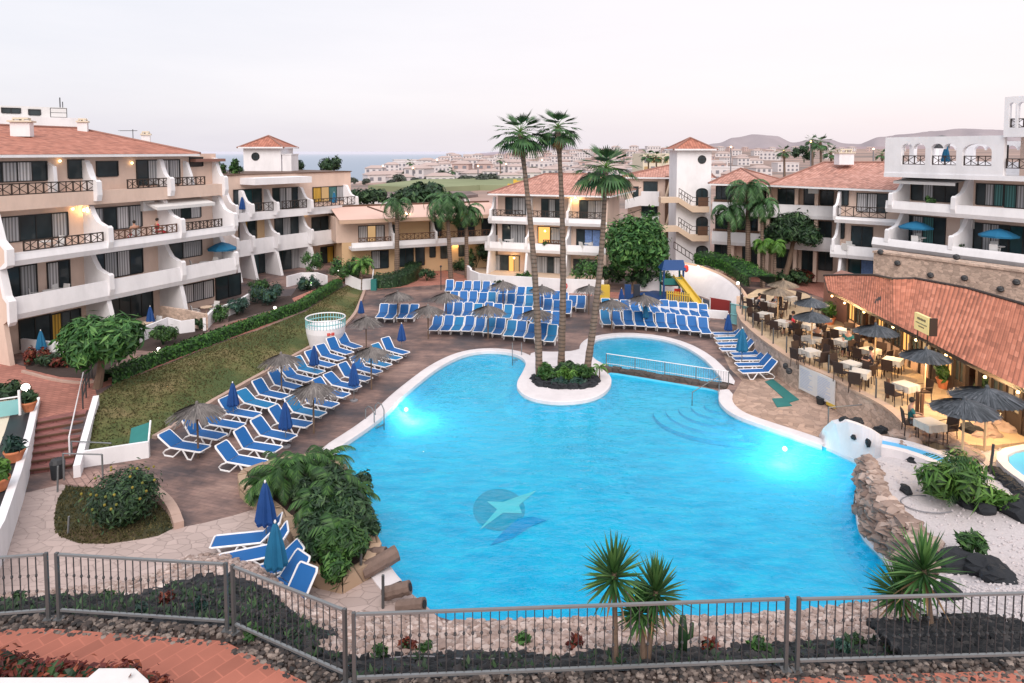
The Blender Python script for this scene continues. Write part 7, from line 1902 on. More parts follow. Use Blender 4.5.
def cafe(F, px, py, t, z, label, mat='cloth_white', chairs=2):
    p = onF(F, px, py, t, z); q = thing('balcony_table', label, 'table', p, 0, 'balcony and terrace tables'); m = MB(); m.lathe(p+Vector((0, 0, .70)), [(.38, 0), (.38, .04), (.01, .045)], 12); m.build('tabletop', mat, q); MB().tube([p, p+Vector((0, 0, .7))], .04, 5).build('leg', mat, q)
    for k in range(chairs):
        a = 1.2+k*2.6; c_ = copy_tree(PCH, label.replace('table', 'chair '+('left' if k else 'right')+' of the table')); c_['group'] = 'balcony and terrace chairs'; c_.location = p+Vector((math.cos(a)*.65, math.sin(a)*.65, 0)); c_.rotation_euler = (0, 0, a+PI)
PCH = make_chair('white plastic chair', 'cloth_white'); PCH.location = onF(F1, 60, 290, -1.1, 3.31); PCH['label'] = 'pale plastic chair on the first floor balcony at the far left'; PCH['group'] = 'balcony and terrace chairs'
cafe(F1, 50, 285, -.9, 3.31, 'round pale table on the leftmost first floor balcony'); cafe(F1, 205, 258, -.9, 3.31, 'small table beside the open parasol balcony on the left'); cafe(F1, 45, 240, -.7, 6.0, 'round white table on the second floor left balcony', chairs=1)
cafe(F1, 146, 313, .2, .55, 'pale table on the second ground floor terrace', 'beige'); cafe(F1, 206, 300, .3, .6, 'pale table on the third ground floor terrace', 'beige')
cafe(F2, 323, 232, -.8, q2[2]+.3, 'white table on the middle tier of the curved block'); cafe(F4, 508, 247, -.7, z2b+.26, 'small table on the left balcony behind the palms'); cafe(F4, 588, 250, -.7, z2b+.26, 'table on the right balcony behind the palms')
cafe(F5b, 850, 247, -.5, c2b+.26, 'white table on the end balcony of the gallery block'); cafe(F6, 920, 240, -.8, y2b+.27, 'white table under the left blue balcony parasol'); cafe(F6, 998, 255, -.8, y2b+.27, 'white table under the right blue balcony parasol')
for px, py, rz, lb, sh in ((134, 222, 2.5, 'bare shouldered person resting by the second floor rail, left one', 'skin'), (157, 220, .8, 'person seated by the second floor rail, right one', 'cloth_red')):
    q = person(lb, True, sh, 'cloth_red'); q.location = onF(F1, px, py, -.6, 6.0); q.rotation_euler = (0, 0, rz)
    c_ = copy_tree(PCH, 'chair under the '+lb.split(',')[0]); c_.location = q.location; c_.rotation_euler = (0, 0, rz); c_['group'] = 'balcony and terrace chairs'
# plants on balconies
for F, px, py, t_, z, lb in ((F6, 930, 196, -.4, y3t-.25, 'row of potted greenery on the upper left balcony of the white right building'), (F6, 960, 242, -.6, y2b+.3, 'potted plant by the partition of the white right building'), (F4, 531, 244, -.3, z2b+.3, 'potted plant on the middle balcony behind the palms'), (F4, 546, 246, -.2, z2b+.5, 'small green potted plant under the glowing window')):
    p = onF(F, px, py, t_, z); bush('potted_plant', lb, 'plant', p, .4, .8, 'leaf', 140, .14)
# big tree and palms around the tower
b0 = G(634, 290); tree('large rounded green tree in front of the stairway block', b0, 7.0, 3.0, 6.0, 'leaf_tree', 9000, .24, (.1, .3), 22, 2.0, .22, flat=.75)
b0 = G(650, 287); tree('smaller green tree against the right side of the large rounded tree', b0, 5.2, 1.5, 3.4, 'leaf_tree', 2800, .22, (.2, .3), 9, 2.0, .15, flat=.75)
gq = 'palms in front of the gallery block'
for bx, by, tx, ty, L_, nf, tr__, lb, mt in [(748,284,748,190,3.3,26,.2,'tall stout feather palm in front of the gallery block','leaf_palm'), (729,283,729,212,2.6,18,.15,'shorter palm left of the stout palm by the gallery block','leaf_palm'), (762,287,762,205,2.3,16,.14,'slim palm just right of the stout palm','leaf_palm'), (774.5,289,775,244,1.5,12,.12,'short bright palm lower right of the slim palm','leaf_bright'), (763.5,288,763,243,1.3,10,.1,'low palm crown halfway up beside the slim palm','leaf_bright')]:
    b0 = G(bx, by); feather_palm(lb, b0, V(tx, ty, b0.y), L_, nf, mt, gq, tr__, .6, droop=2.9, n=28, wl=.05)
b0 = G(782, 285); tree('spreading dark tree with leaning trunk before the gallery block', b0, 6.3, 2.6, 3.4, 'leaf_dark', 5000, .19, (1.0, .3), 12, 2.6, .22, flat=.55)
# planted slope behind the play area wall, and the bed beside the restaurant
hedge('low planted shrub border behind the curved play area wall', [V(700,262,58.5), V(722,266,57), V(742,274,54.5), V(752,282,52), V(762,287,50)], 2.2, .9, 3200, 'shrub_border')
for px, py, z, r_, h_, mt, lb in [(852,292,.2,1.1,1.3,'leaf_dark','dark shrub in the round bed beyond the restaurant'), (846,290,.2,.7,1.0,'flower','orange flowering shrub in the round bed beyond the restaurant'), (862,290,.2,.9,1.1,'leaf','green shrub at the back of the bed beyond the restaurant'), (661,283,.3,1.2,1.6,'leaf','green shrub behind the play tower'), (640,284,.3,1.3,1.6,'leaf_dark','dark shrub under the large rounded tree'), (612,280,.2,1.2,1.8,'leaf_dark','dark shrub at the corner of the palm block'), (790,278,.3,1.6,.9,'leaf_dark','low dark shrub round the spreading tree'), (800,276,.3,1.2,.8,'leaf_red','reddish low shrub behind the spreading tree')]:
    p = U(px, py+3, z); bush('shrub', lb, 'shrub', p, r_, h_, mt, 600, .16)
mb = MB(); mb.prism([(p.x, p.y) for p in PX([(700,275),(790,266),(835,282),(828,300),(800,290),(770,283),(742,281)], .0)], .0, .02); struct('brick_path', mb, 'brick_path')
mb = MB(); mb.prism([(p.x, p.y) for p in PX([(765,279),(775,273),(800,273),(808,279),(795,284),(776,284)], .0)], .0, .2); struct('planting_bed', mb, 'soil')
# path lamp post between hedge and parasols
p = G(441, 290); t = thing('street_lamp', 'slim dark lamp post beside the far pink path', 'lamp post', p); MB().tube([p, p+Vector((0, 0, 1.9))], .04, 6).build('pole', 'metal_dark', t); m = MB(); m.ball(p+Vector((0, 0, 1.98)), .1, 8, 5); m.build('lantern', 'metal_dark', t)
p = G(374, 290); m = MB(); m.box((p.x, p.y, .45), (.45, .45, .9)); tag(m.build('waste_bin', 'teal'), 'dark green bin at the far corner of the lawn', 'bin')
# ---------- foreground fence ----------
KN = None
def fence_panel(A, B, label, posts=(1, 1)):
    t = thing('fence_panel', label, 'fence', (A.x, A.y, TZ), 0, 'metal fence panels along the terrace edge')
    d = (B-A); L_ = math.hypot(d.x, d.y); e = Vector((d.x/L_, d.y/L_, 0)); an = math.atan2(e.y, e.x); top = FENCE_TOP-.03
    for k, q in enumerate((A, B)):
        if posts[k]: m = MB(); m.box((q.x, q.y, (TZ-.05+FENCE_TOP)/2), (.052, .052, FENCE_TOP-TZ+.05), an); m.box((q.x, q.y, TZ+.01), (.14, .14, .012), an); m.build('post', 'metal', t)
    a, b_ = A+e*.035, B-e*.035
    def bar(z, h, w, nm, mt='metal'): c = (a+b_)/2; m = MB(); m.box((c.x, c.y, z), (L_-.07, w, h), an); m.build(nm, mt, t)
    bar(top, .032, .048, 'top_rail', 'metal_light'); bar(TZ+.16, .035, .045, 'bottom_rail', 'metal_light')
    n = max(2, int(round(L_/.132))); proto = None
    for i in range(1, n):
        q = a.lerp(b_, i/n)
        if proto is None:
            m = MB(); m.box((0, 0, (top-TZ-.16)/2), (.014, .014, top-TZ-.2), 0)
            for zk in (.33, .60): m.ball((0, 0, zk), (.024, .024, .032), 6, 4)
            proto = m.build('baluster', 'metal_dark', t, local=True); proto.location = Vector((q.x, q.y, TZ+.17))-OFF[t.name]
        else:
            c = proto.copy(); COL.objects.link(c); c.location = Vector((q.x, q.y, TZ+.17))-OFF[t.name]
def ft(px, py): p = U(px, py, FENCE_TOP); return Vector((p.x, p.y, TZ))
fence_panel(ft(-75, 561), ft(45.7, 552.6), 'leftmost fence panel, cut off by the left edge of the photo')
fence_panel(ft(56.5, 552.6), ft(225.5, 562.5), 'fence panel in front of the small lawn, second from the left')
fence_panel(ft(232.5, 564.6), ft(344.5, 608.6), 'fence panel slanting towards the camera at lower left')
fence_panel(ft(353.5, 612.4), ft(787.5, 596.8), 'longest fence panel across the bottom middle, before the yuccas')
fence_panel(ft(799, 597.3), ft(1075, 590), 'rightmost fence panel in front of the white gravel')
# yuccas
def bank_xy(px, py):      # a point on the bank seen at px, py
    best = None
    for i in range(0, nb_b+1):
        for k in range(mrow+1):
            q = BK[i][k]; d = ray(px, py); s_ = q.y/d.y; e = abs(d.x*s_-q.x)+abs(H+d.z*s_-q.z)
            if best is None or e < best[0]: best = (e, q)
    return best[1].copy()
nb_b = len(BK)-1
gy = 'yuccas planted behind the fence'
b0 = bank_xy(620, 664); tp = V(614, 572, b0.y+.2); yucca('tall yucca with thin trunk left of centre behind the fence', b0, [(tp.x-b0.x, tp.y-b0.y, tp.z-b0.z, .62)], gy)
b0 = bank_xy(645, 662); tp = V(656, 590, b0.y+.25); yucca('shorter yucca with two heads just right of the tall one', b0, [(tp.x-b0.x, tp.y-b0.y, tp.z-b0.z, .58), (-.05, .2, .75, .42)], gy)
b0 = bank_xy(910, 655) if False else Vector((6.35, 11.2, 3.3)); tp = V(922, 568, 11.3); tp2 = V(900, 590, 11.7)
yucca('large yucca with two crowns at lower right before the white gravel', (tp.x+.15, 11.1, 3.25), [(-.12, .2, tp.z-3.25, .72), (tp2.x-tp.x-.15, .6, tp2.z-3.25, .6)], gy)
p = bank_xy(683, 655); m = MB(); m.tube([p, p+Vector((0, 0, .45)), p+Vector((0, 0, .72))], [.075, .085, .05], 9); m.tube([p+Vector((0, 0, .3)), p+Vector((.14, 0, .38)), p+Vector((.16, 0, .6))], [.04, .045, .03], 7); tag(m.build('cactus', 'leaf_dark', smooth=True), 'small upright dark cactus right of the two yuccas', 'cactus')
# small plants in the bed
k = 0
words_ = [(405,650,'leaf_red','small red flowering plant behind the fence near the slanted panel'), (430,655,'leaf','small green plant right of the red flowering one'), (520,648,'leaf','low plant in the dark bed left of the reddish one'), (572,648,'leaf_red','small reddish plant left of the tall yucca'), (712,650,'leaf_red','small dry reddish plant right of the cactus'), (760,655,'leaf','low green plant near the right end of the long panel'), (170,608,'leaf_red','small orange red plant in the bed behind the second panel'), (110,600,'leaf','small green plant in the bed behind the second panel'), (250,640,'leaf','small green plant behind the slanted panel'), (20,604,'leaf_dark','dark plant in the bed behind the leftmost panel'), (380,662,'leaf','tiny plant at the left foot of the longest panel'), (855,650,'leaf_dark','dark low plant left of the large yucca'), (922,652,'leaf_yellow','yellow green tuft at the foot of the large yucca'), (200,620,'leaf_blue','grey green succulent in the bed near the fence corner'), (140,612,'leaf_blue','low succulent patch behind the second panel'), (840,655,'leaf_blue','small succulent by the right end of the bed')]
for px, py, mt, lb in words_:
    b0 = bank_xy(px, py); bush('plant', lb, 'plant', b0, rnd.uniform(.12, .2), rnd.uniform(.2, .32), mt, 90, .07)
m = MB()
for _ in range(1700):
    u = rnd.random(); v = rnd.uniform(.55, .98); p = bank_pt(u, v)
    if v < bed_start(u, p.x)+.04 or rnd.random() > (.9 if p.x < -3.4 else .35): continue
    for k in range(rnd.randint(3, 8)):
        a = rnd.uniform(0, 6.28); e = rnd.uniform(.2, 1.2); d = Vector((math.cos(a)*math.cos(e), math.sin(a)*math.cos(e), math.sin(e))); l = rnd.uniform(.06, .2); s_ = Vector((-math.sin(a), math.cos(a), 0))*l*.16
        m.add([p-s_*.4, p+d*l*.5-s_, p+d*l, p+d*l*.5+s_], [(0, 1, 2, 3)])
tag(m.build('ground_cover', 'leaf_dark'), 'low dark succulent ground cover over the bed behind the fence', 'ground cover', kind='stuff')
# hose lying in the bed
m = MB(); hp = [U(x, y, 3.0) for x, y in ((690,640),(720,645),(750,650),(775,652))]; m.tube([bank_pt(.5, .8)+Vector((.04*i*8, .04*math.sin(i), .03)) for i in range(8)], .012, 5)
tag(m.build('hose', 'cloth_grey'), 'thin grey hose lying across the dark planting bed', 'hose')
# low white parapet and red leaved plants in the lower left corner
PW = 4.30
t = thing('parapet', 'white low parapet block at the bottom left corner', 'wall', U(110, 680, PW))
P_ = [U(-60,677.5,PW), U(88,677.5,PW), U(99,668.3,PW), U(135,668.3,PW), U(148,680,PW), U(155,705,PW), U(-60,705,PW)]
m = MB(); m.prism([(p.x, p.y) for p in P_], TZ, PW); m.build('wall', 'cloth_white', t)
gr = thing('planting', 'dense dark red leaved shrub row behind the white parapet at lower left', 'shrub', U(60, 668, 4.1))
m = MB(); bl_ = []
for px, py in ((-15,655),(5,655),(22,660),(38,664),(55,663),(72,668),(88,670),(104,670),(125,667),(145,677),(158,684)):
    p = U(px, py, 4.25); bl_.append((Vector((p.x, p.y+.02, 4.0)), (.26, .22, .33)))
leafcloud(m, bl_, 2600, .075, 1.7, .35, .3, .7); m.build('foliage', 'leaf_red', gr); m = MB(); core(m, bl_, .75); m.build('stem', 'leaf_dark', gr)

# ---------- planted corner left of the pool with its stone edging and log spouts ----------
cc = [(247,484),(262,478),(290,470),(320,468),(336,474),(345,492),(352,515),(362,540),(372,560),(360,580),(340,588),(322,584),(312,570),(303,545),(290,525),(270,510),(250,498)]
P = PX(cc); mb = MB(); mb.prism([(p.x, p.y) for p in P], 0, .32); struct('planting_bed', mb, 'soil')
t = thing('bed_edging', 'pale stone block edging round the planted corner left of the pool', 'kerb', P[12])
Pp = resample(P, .75); n_ = normals2(Pp)
for i in range(len(Pp)):
    a, b_ = Pp[i], Pp[(i+1) % len(Pp)]; na, nb__ = n_[i], n_[(i+1) % len(Pp)]; a2, b2 = a.lerp(b_, .02), a.lerp(b_, .97)
    m = MB(); m.prism([(a2.x, a2.y), (b2.x, b2.y), (b2.x+nb__.x*.3, b2.y+nb__.y*.3), (a2.x+na.x*.3, a2.y+na.y*.3)], 0, .42+rnd.uniform(-.03, .03)); m.build('stone', 'planter_stone', t)
for px, py, r_, h_, mt, n__, sz, lb in [(330,525,1.2,1.8,'leaf_dark',2600,.15,'largest dense dark bush of the planted corner by the pool'), (345,500,.95,1.5,'leaf_dark',1500,.15,'dark bush overhanging the pool edge at the planted corner'), (318,498,1.0,1.6,'leaf_dark',1500,.15,'tall dark bush in the back middle of the planted corner'), (340,560,.95,1.4,'leaf',1500,.14,'lighter green bush at the front of the planted corner'), (358,540,.7,1.3,'leaf_dark',700,.13,'small dark bush at the pool side of the planted corner'), (318,545,.9,1.3,'leaf_dark',900,.14,'dark bush beside the stone edging of the planted corner')]:
    bush('shrub', lb, 'shrub', U(px, py+6, .3), r_*.92, h_*.78, mt, int(n__*1.7), sz*.62, asp=2.8)
for px, py, tx, ty, L_, lb in [(285,500,282,468,1.35,'feathery cycad palm at the left of the planted corner'), (305,495,300,462,1.4,'feathery cycad palm in the back left of the planted corner'), (325,485,326,456,1.2,'slim cycad palm with yellow tips nearest the pool side'), (262,498,262,478,.9,'small cycad palm at the far left tip of the planted corner'), (335,520,333,482,1.1,'cycad fronds rising from the middle of the dark bushes'), (352,520,352,492,.95,'cycad fronds at the pool side above the small dark bush'), (338,560,336,527,.9,'cycad fronds in the lower front of the planted corner'), (316,530,314,500,.95,'cycad fronds on the lounger side of the largest bush')]:
    b0 = U(px, py, .3); feather_palm(lb, b0, V(tx, ty+6, b0.y), L_, 16, 'leaf', 'cycad palms in the planted corner', .09, .32, name='cycad', droop=1.9, n=20)
m = MB(); p = U(322, 472, .3)
for q in range(5): m.ball(p+Vector((q*.16-.2, -q*.35, .25+.05*q)), (.22, .2, .35), 7, 5, .2)
tag(m.build('pale_rock', 'gravel_white'), 'pale rocks showing at the pool side of the planted corner', 'rock')
gl = 'log shaped concrete spouts over the pool edge'
for (x0, y0, x1, y1, r_, lb) in [(362,572,397,549,.22,'longest log shaped spout, nearest the planted corner'), (358,556,386,548,.16,'short upper log spout behind the longest one'), (384,594,410,583,.17,'middle log shaped spout over the pool edge'), (398,607,424,600,.16,'front log shaped spout over the pool edge')]:
    a, b_ = U(x0, y0, .2), U(x1, y1+4, .42); t = thing('log_spout', lb, 'spout', a, 0, gl)
    m = MB(); k = 8; m.tube([a.lerp(b_, i/k)+Vector((0, 0, rnd.uniform(-.01, .01))) for i in range(k+1)], [r_*rnd.uniform(.93, 1.05) for _ in range(k+1)], 10); m.build('log', 'log', t)
    m = MB(); d = (b_-a).normalized(); m.tube([b_+d*.002, b_+d*.02], r_*.6, 10); m.build('mouth', 'lava', t)
for px, py, y2, lb in ((361,580,547,'grey post beside the longest log spout'), (383,608,575,'grey post beside the middle log spout')):
    b0 = U(px, py); tpz = V(px, y2, b0.y); m = MB(); m.tube([b0, tpz], .04, 6); tag(m.build('post', 'metal'), lb, 'post')

# ---------- rock bank and white gravel island on the right ----------
RE = PX([(857,478),(856,498),(857,520),(864,537),(881,552),(890,566),(896,580),(900,598)])
REt = [Vector((p.x+.45, p.y+.1, 1.15+.0*i)) for i, p in enumerate(RE)]
REt = [U(a, b, 1.15) for a, b in [(868,459),(874,472),(880,487),(890,505),(905,520),(925,540),(938,555),(940,575)]]
t = thing('rock_bank', 'rugged brown rock face rising from the right edge of the pool', 'rocks', RE[3])
m = MB(); A_, B_ = [along(RE, i/40) for i in range(41)], [along(REt, i/40) for i in range(41)]; vs = []; rr_ = 9
for i in range(41):
    for k in range(rr_+1):
        f = k/rr_; p = A_[i].lerp(B_[i], f**1.6); p.z = lerp(-.12, 1.0, f**.7)+rnd.uniform(-.06, .06); p.x += rnd.uniform(-.1, .1); p.y += rnd.uniform(-.06, .06); vs.append(p)
m.add(vs, [(i*(rr_+1)+k, (i+1)*(rr_+1)+k, (i+1)*(rr_+1)+k+1, i*(rr_+1)+k+1) for i in range(40) for k in range(rr_)])
m.build('face', 'rock_face', t)
def boulder(m, c, r, fl=.65, k=.28, n=9, rows=6):
    rx, ry, rz_ = r*rnd.uniform(.8, 1.3), r*rnd.uniform(.8, 1.2), r*fl
    m.ball(c, (rx, ry, rz_), n, rows, k)
m = MB()
for _ in range(330):
    u = rnd.random(); f = rnd.random()**.8; p = along(RE, u).lerp(along(REt, u), f**1.5); p.z = lerp(-.12, 1.12, f**.7)
    p.x += .22*(1-f); boulder(m, p, rnd.uniform(.12, .34), .55, .3, 6, 4)
for i in range(60):
    p = along(REt, i/60)+Vector((rnd.uniform(-.1, .15), rnd.uniform(-.1, .1), .02)); boulder(m, p, rnd.uniform(.12, .24), .55, .3, 6, 4)
m.build('boulders', 'rock', t)
# gravel terrain
GP = [p for p in REt]+[Vector((7.6, 12.6, 2.3)), Vector((6.6, fence_at_x(6.6)+.15, 3.5)), Vector((30, 10.0, 3.5)), Vector((30, 27, 1.2))]
GB = [U(a, b, 1.15) for a, b in [(1060,436),(1000,434),(955,446),(920,452),(893,452),(872,458)]]
poly_ = [(p.x, p.y) for p in GP]+[(p.x, p.y) for p in GB]
def gz(x, y):
    yf = fence_at_x(x)+.1; t_ = sst((17.0-y)/(17.0-yf)) if y < 17.0 else 0
    return 1.12+2.45*t_+.06*math.sin(x*1.7)*math.sin(y*1.3)
pts = [Vector(p) for p in poly_]; pts3 = resample([Vector((p[0], p[1], 0)) for p in poly_], .5); pts = [Vector((p.x, p.y)) for p in pts3]; ed = [(i, (i+1) % len(pts)) for i in range(len(pts))]
x = 5.0
while x < 30:
    y = 9.5
    while y < 27: pts.append(Vector((x, y))); y += .45
    x += .45
vs, _, fs, *_r = delaunay_2d_cdt(pts, ed, [], 0, 1e-4)
m = MB(); pl2 = [(p.x, p.y) for p in pts3]
m.add([(v.x, v.y, gz(v.x, v.y)) for v in vs], [f for f in fs if inside(sum((vs[i] for i in f), Vector((0, 0)))/3, pl2)])
struct('white_gravel', m, 'gravel_white')
m = MB()      # skirt under the island so that its edges are solid
m.prism([(p.x, p.y) for p in REt]+[(p.x, p.y) for p in GB], -.1, 1.05); struct('island_base', m, 'rock_face')
m = MB()
for _ in range(5200):
    x, y = rnd.uniform(6.8, 18), rnd.uniform(10.4, 24)
    if rnd.random() < .5: y = rnd.uniform(10.4, 16)
    if not inside((x, y), pl2): continue
    r = rnd.uniform(.018, .045); m.ball((x, y, gz(x, y)+.01), (r*1.3, r*1.1, r), 5, 3, .25)
tag(m.build('white_stones', 'gravel_white'), 'loose white pebbles scattered over the white gravel', 'pebbles', kind='stuff')
def gU(px, py):
    z = 1.2
    for _ in range(20): p = U(px, py, z); z = .5*z+.5*gz(p.x, p.y)
    return Vector((p.x, p.y, z))
def rocks(label, l, mat='lava', name='lava_rock', group=None, fl=.7):
    for px, py, r, lb in l:
        p = gU(px, py); m = MB(); boulder(m, p+Vector((0, 0, r*.3)), r, fl, .22, 10, 7)
        if r > .3: boulder(m, p+Vector((r*.6, -.1, r*.2)), r*.7, fl, .25)
        tag(m.build(name, mat), lb, 'rock', group)
rocks('', [(972,436,.42,'big dark lava boulder at the top of the rock rim near the terrace'), (979,441,.17,'small black stone right of the big lava boulder'), (906,492,.2,'single black stone on the white gravel near the rock rim'), (1020,516,.55,'large black boulder cut off by the right edge'), (914,461,.2,'black stone at the near end of the white trough'), (929,462,.18,'black stone beside the white trough'), (1004,426,.3,'dark stone among the pale rim rocks at right'), (933,441,.22,'dark stone in the rim left of the big boulder'),
        (958,568,.45,'dark lava boulder with plants at lower right'), (985,574,.42,'reddish black lava boulder at lower right'), (1000,581,.3,'flat dark lava stone at the right end of the boulder group'), (950,600,.28,'dark stone half hidden behind the large yucca'), (965,505,.35,'dark lava rock under the bushy plant on the gravel'), (985,512,.3,'dark lava rock right under the bushy plant'), (940,495,.25,'dark lava rock left under the bushy plant')], group='dark lava rocks on the white gravel')
for i in range(16):
    u = i/15; p = gU(lerp(994, 1030, u), lerp(471, 500, u)); m = MB(); boulder(m, p, .22, .7, .25); tag(m.build('lava_rock', 'lava'), 'black edging stones along the right blue trough', 'rock', 'black edging stones of the right trough')
m = MB(); t = thing('boulder_row', 'row of pale pink boulders between terrace and white gravel', 'rocks', U(960, 440, 1.1))
for px, py, r in [(896,434,.26),(905,435,.3),(914,436,.32),(923,435,.34),(932,437,.36),(941,439,.36),(950,442,.38),(958,446,.36),(966,451,.34),(972,456,.3),(948,437,.34),(985,430,.42),(994,425,.45),(1003,429,.42),(1012,421,.45),(1020,427,.42),(1028,420,.5),(992,436,.36),(1004,418,.4),(980,437,.3),(913,443,.28),(903,446,.26),(1036,426,.5),(1015,432,.35)]:
    p = U(px, py, 1.25); m = MB(); boulder(m, p, r, .62, .18, 10, 7); m.build('boulder', 'rock', t, smooth=False)
# bushy plant, little plant, post, hose rings
b0 = gU(957, 505); t = bush('shrub', 'loose light green bushy plant standing on the white gravel', 'shrub', b0, 1.0, 1.55, 'leaf_bright', 900, .11, asp=4.5)
m = MB()
for k in range(46): frond(m, b0+Vector((rnd.uniform(-.5, .5), rnd.uniform(-.4, .4), rnd.uniform(.4, 1.3))), rnd.uniform(0, 6.28), rnd.uniform(.1, 1.0), rnd.uniform(.5, .8), 1.2, .22, 8, .03, .01)
m.build('frond', 'leaf', t)
b0 = gU(997, 511); bush('shrub', 'small light green plant right of the bushy one on the gravel', 'shrub', b0, .42, .7, 'leaf_bright', 260, .13, asp=3.4)
b0 = gU(972, 560); bush('plant', 'low green plant growing among the dark boulders at lower right', 'plant', b0+Vector((0, 0, .25)), .4, .5, 'leaf', 260, .1, asp=3.2)
p = gU(990, 474); m = MB(); m.tube([p, V(993.5, 444, p.y)], .04, 6); tag(m.build('post', 'metal_dark'), 'slim dark post on the white gravel near the right trough', 'post')
m = MB(); c = gU(928, 505); m.tube([c+Vector((.75*math.cos(a), .5*math.sin(a), .03)) for a in [PI*.4+k*PI*1.3/14 for k in range(15)]], .018, 5); tag(m.build('hose', 'cloth_grey'), 'thin hose curling on the white gravel by the bushy plant', 'hose')
m = MB(); mm = None
for _ in range(1400):
    u = rnd.random(); x = rnd.uniform(6.2, 8.6); y = fence_at_x(x)+rnd.uniform(.1, 1.5)
    if (x-6.2)*.55+(y-10.4)*.9 > 2.0: continue
    r = rnd.uniform(.03, .09); m.ball((x, y, gz(x, y)+.03), (r*1.3, r*1.2, r), 5, 3, .3)
tag(m.build('lava_gravel', 'lava_chip'), 'dark lava gravel patch around the large yucca', 'gravel', kind='stuff')
# curved white slide wall with black inset stones, and the blue troughs
sw = [(824,437),(827,432),(836,424),(848,421.5),(862,426),(876,432),(888,440)]
t = thing('slide_wall', 'curved white plastered wall rising from the pool edge with black stones set in it', 'wall', U(850, 450))
base = [U(822,446,0), U(832,450,0), U(843,455,0), U(854,460,0), U(864,465,0), U(874,464,0.2), U(884,458,.5)]; N_ = 24
bl2 = [along(base, i/N_) for i in range(N_+1)]; top2 = []
for i in range(N_+1):
    u = i/N_*(len(sw)-1); k = min(int(u), len(sw)-2); px, py = lerp(sw[k][0], sw[k+1][0], u-k), lerp(sw[k][1], sw[k+1][1], u-k)
    q = V(px, py, bl2[i].y+.5); top2.append(q)
m = MB(); vs = []
for a, c in zip(bl2, top2): vs += [Vector((a.x, a.y, -.5)), a, a.lerp(c, .5)+Vector((0, 0, .05)), c, Vector((c.x, c.y+.35, c.z)), Vector((c.x, c.y+.45, 0))]
m.add(vs, [(i*6+k, (i+1)*6+k, (i+1)*6+k+1, i*6+k+1) for i in range(N_) for k in range(5)]); m.build('wall', 'pool_rim', t, smooth=False)
for px, py, r in ((853.5, 437, .10), (868, 443, .11)):
    p = V(px, py, 25.0 if px < 860 else 24.4); m = MB(); m.ball(p, (r*.8, .15, r*1.5 if px > 860 else r), 8, 5, .2); m.build('inset_stone', 'lava', t)
for px, py, r, lb in ((845,421,.25,'black lava stone on top of the white slide wall, left one'), (857,421,.22,'black lava stone on top of the white slide wall, middle one'), (880,430,.25,'black lava stone on top of the white slide wall, right one')):
    p = V(px, py, 25.7); m = MB(); boulder(m, p, r, .6, .25); tag(m.build('lava_rock', 'lava'), lb, 'rock')
def trough(label, pts, z, w, blue=True):
    P = [U(a, b, z) for a, b in pts]; P = resample(smooth_loop(P, 1, False), .4, False); n_ = normals2(P, False); t = thing('water_slide', label, 'water slide', P[0])
    m = MB(); prof = [(-w/2-.3, -1.2), (-w/2-.3, .1), (-w/2, .1), (-w/2+.05, -.05), (w/2-.05, -.05), (w/2, .1), (w/2+.3, .1), (w/2+.3, -1.2)]; vs = []
    for p, q in zip(P, n_): vs += [(p.x+q.x*o, p.y+q.y*o, p.z+h_) for o, h_ in prof]
    k = len(prof); m.add(vs, [(i*k+j, i*k+j+1, (i+1)*k+j+1, (i+1)*k+j) for i in range(len(P)-1) for j in range(k-1)]+[list(range(k)), list(range((len(P)-1)*k, len(P)*k))[::-1]]); m.build('channel', 'pool_rim', t)
    m = MB(); vs = []
    for p, q in zip(P, n_): vs += [(p.x-q.x*w*.46, p.y-q.y*w*.46, p.z+.04), (p.x+q.x*w*.46, p.y+q.y*w*.46, p.z+.04)]
    m.add(vs, [(2*i, 2*i+1, 2*i+3, 2*i+2) for i in range(len(P)-1)]); m.build('water', 'slide_blue', t)
trough('white channel with a narrow blue water strip running behind the rocks', [(882,444),(903,448),(925,455),(945,463),(956,468)], 1.3, .5)
trough('white channel with pale blue water at the right edge', [(1080,505),(1046,484),(1026,470),(1022,461),(1046,456)], 1.3, .9)
# ---------- grass tufts on the lawns ----------
m = MB(); lx = [p.x for p in LAWN]; ly = [p.y for p in LAWN]; L2_ = [(p.x, p.y) for p in LAWN]; c_ = 0
while c_ < 14000:
    x, y = rnd.uniform(min(lx), max(lx)), rnd.uniform(min(ly), max(ly))
    if not inside((x, y), L2_): continue
    c_ += 1; a = rnd.uniform(0, 3.14); h_ = rnd.uniform(.03, .08); z = gh(x, y); w_ = rnd.uniform(.02, .06)
    m.add([(x-w_*math.cos(a), y-w_*math.sin(a), z), (x+w_*math.cos(a), y+w_*math.sin(a), z), (x+rnd.uniform(-.03, .03), y+rnd.uniform(-.03, .03), z+h_)], [(0, 1, 2)])
L3_ = [(p.x, p.y) for p in LAWN2]; lx = [p[0] for p in L3_]; ly = [p[1] for p in L3_]
for _ in range(6000):
    x, y = rnd.uniform(min(lx), max(lx)), rnd.uniform(min(ly), max(ly))
    if not inside((x, y), L3_): continue
    a = rnd.uniform(0, 3.14); h_ = rnd.uniform(.03, .08); w_ = rnd.uniform(.015, .04)
    m.add([(x-w_*math.cos(a), y-w_*math.sin(a), 0), (x+w_*math.cos(a), y+w_*math.sin(a), 0), (x+rnd.uniform(-.03, .03), y+rnd.uniform(-.03, .03), h_)], [(0, 1, 2)])
leafmat('grass_blade', (.05, .055, .018), (.10, .09, .035), (.16, .13, .06), .9)
tag(m.build('grass', 'grass_blade'), 'short dry grass covering the two lawns', 'grass', kind='stuff')
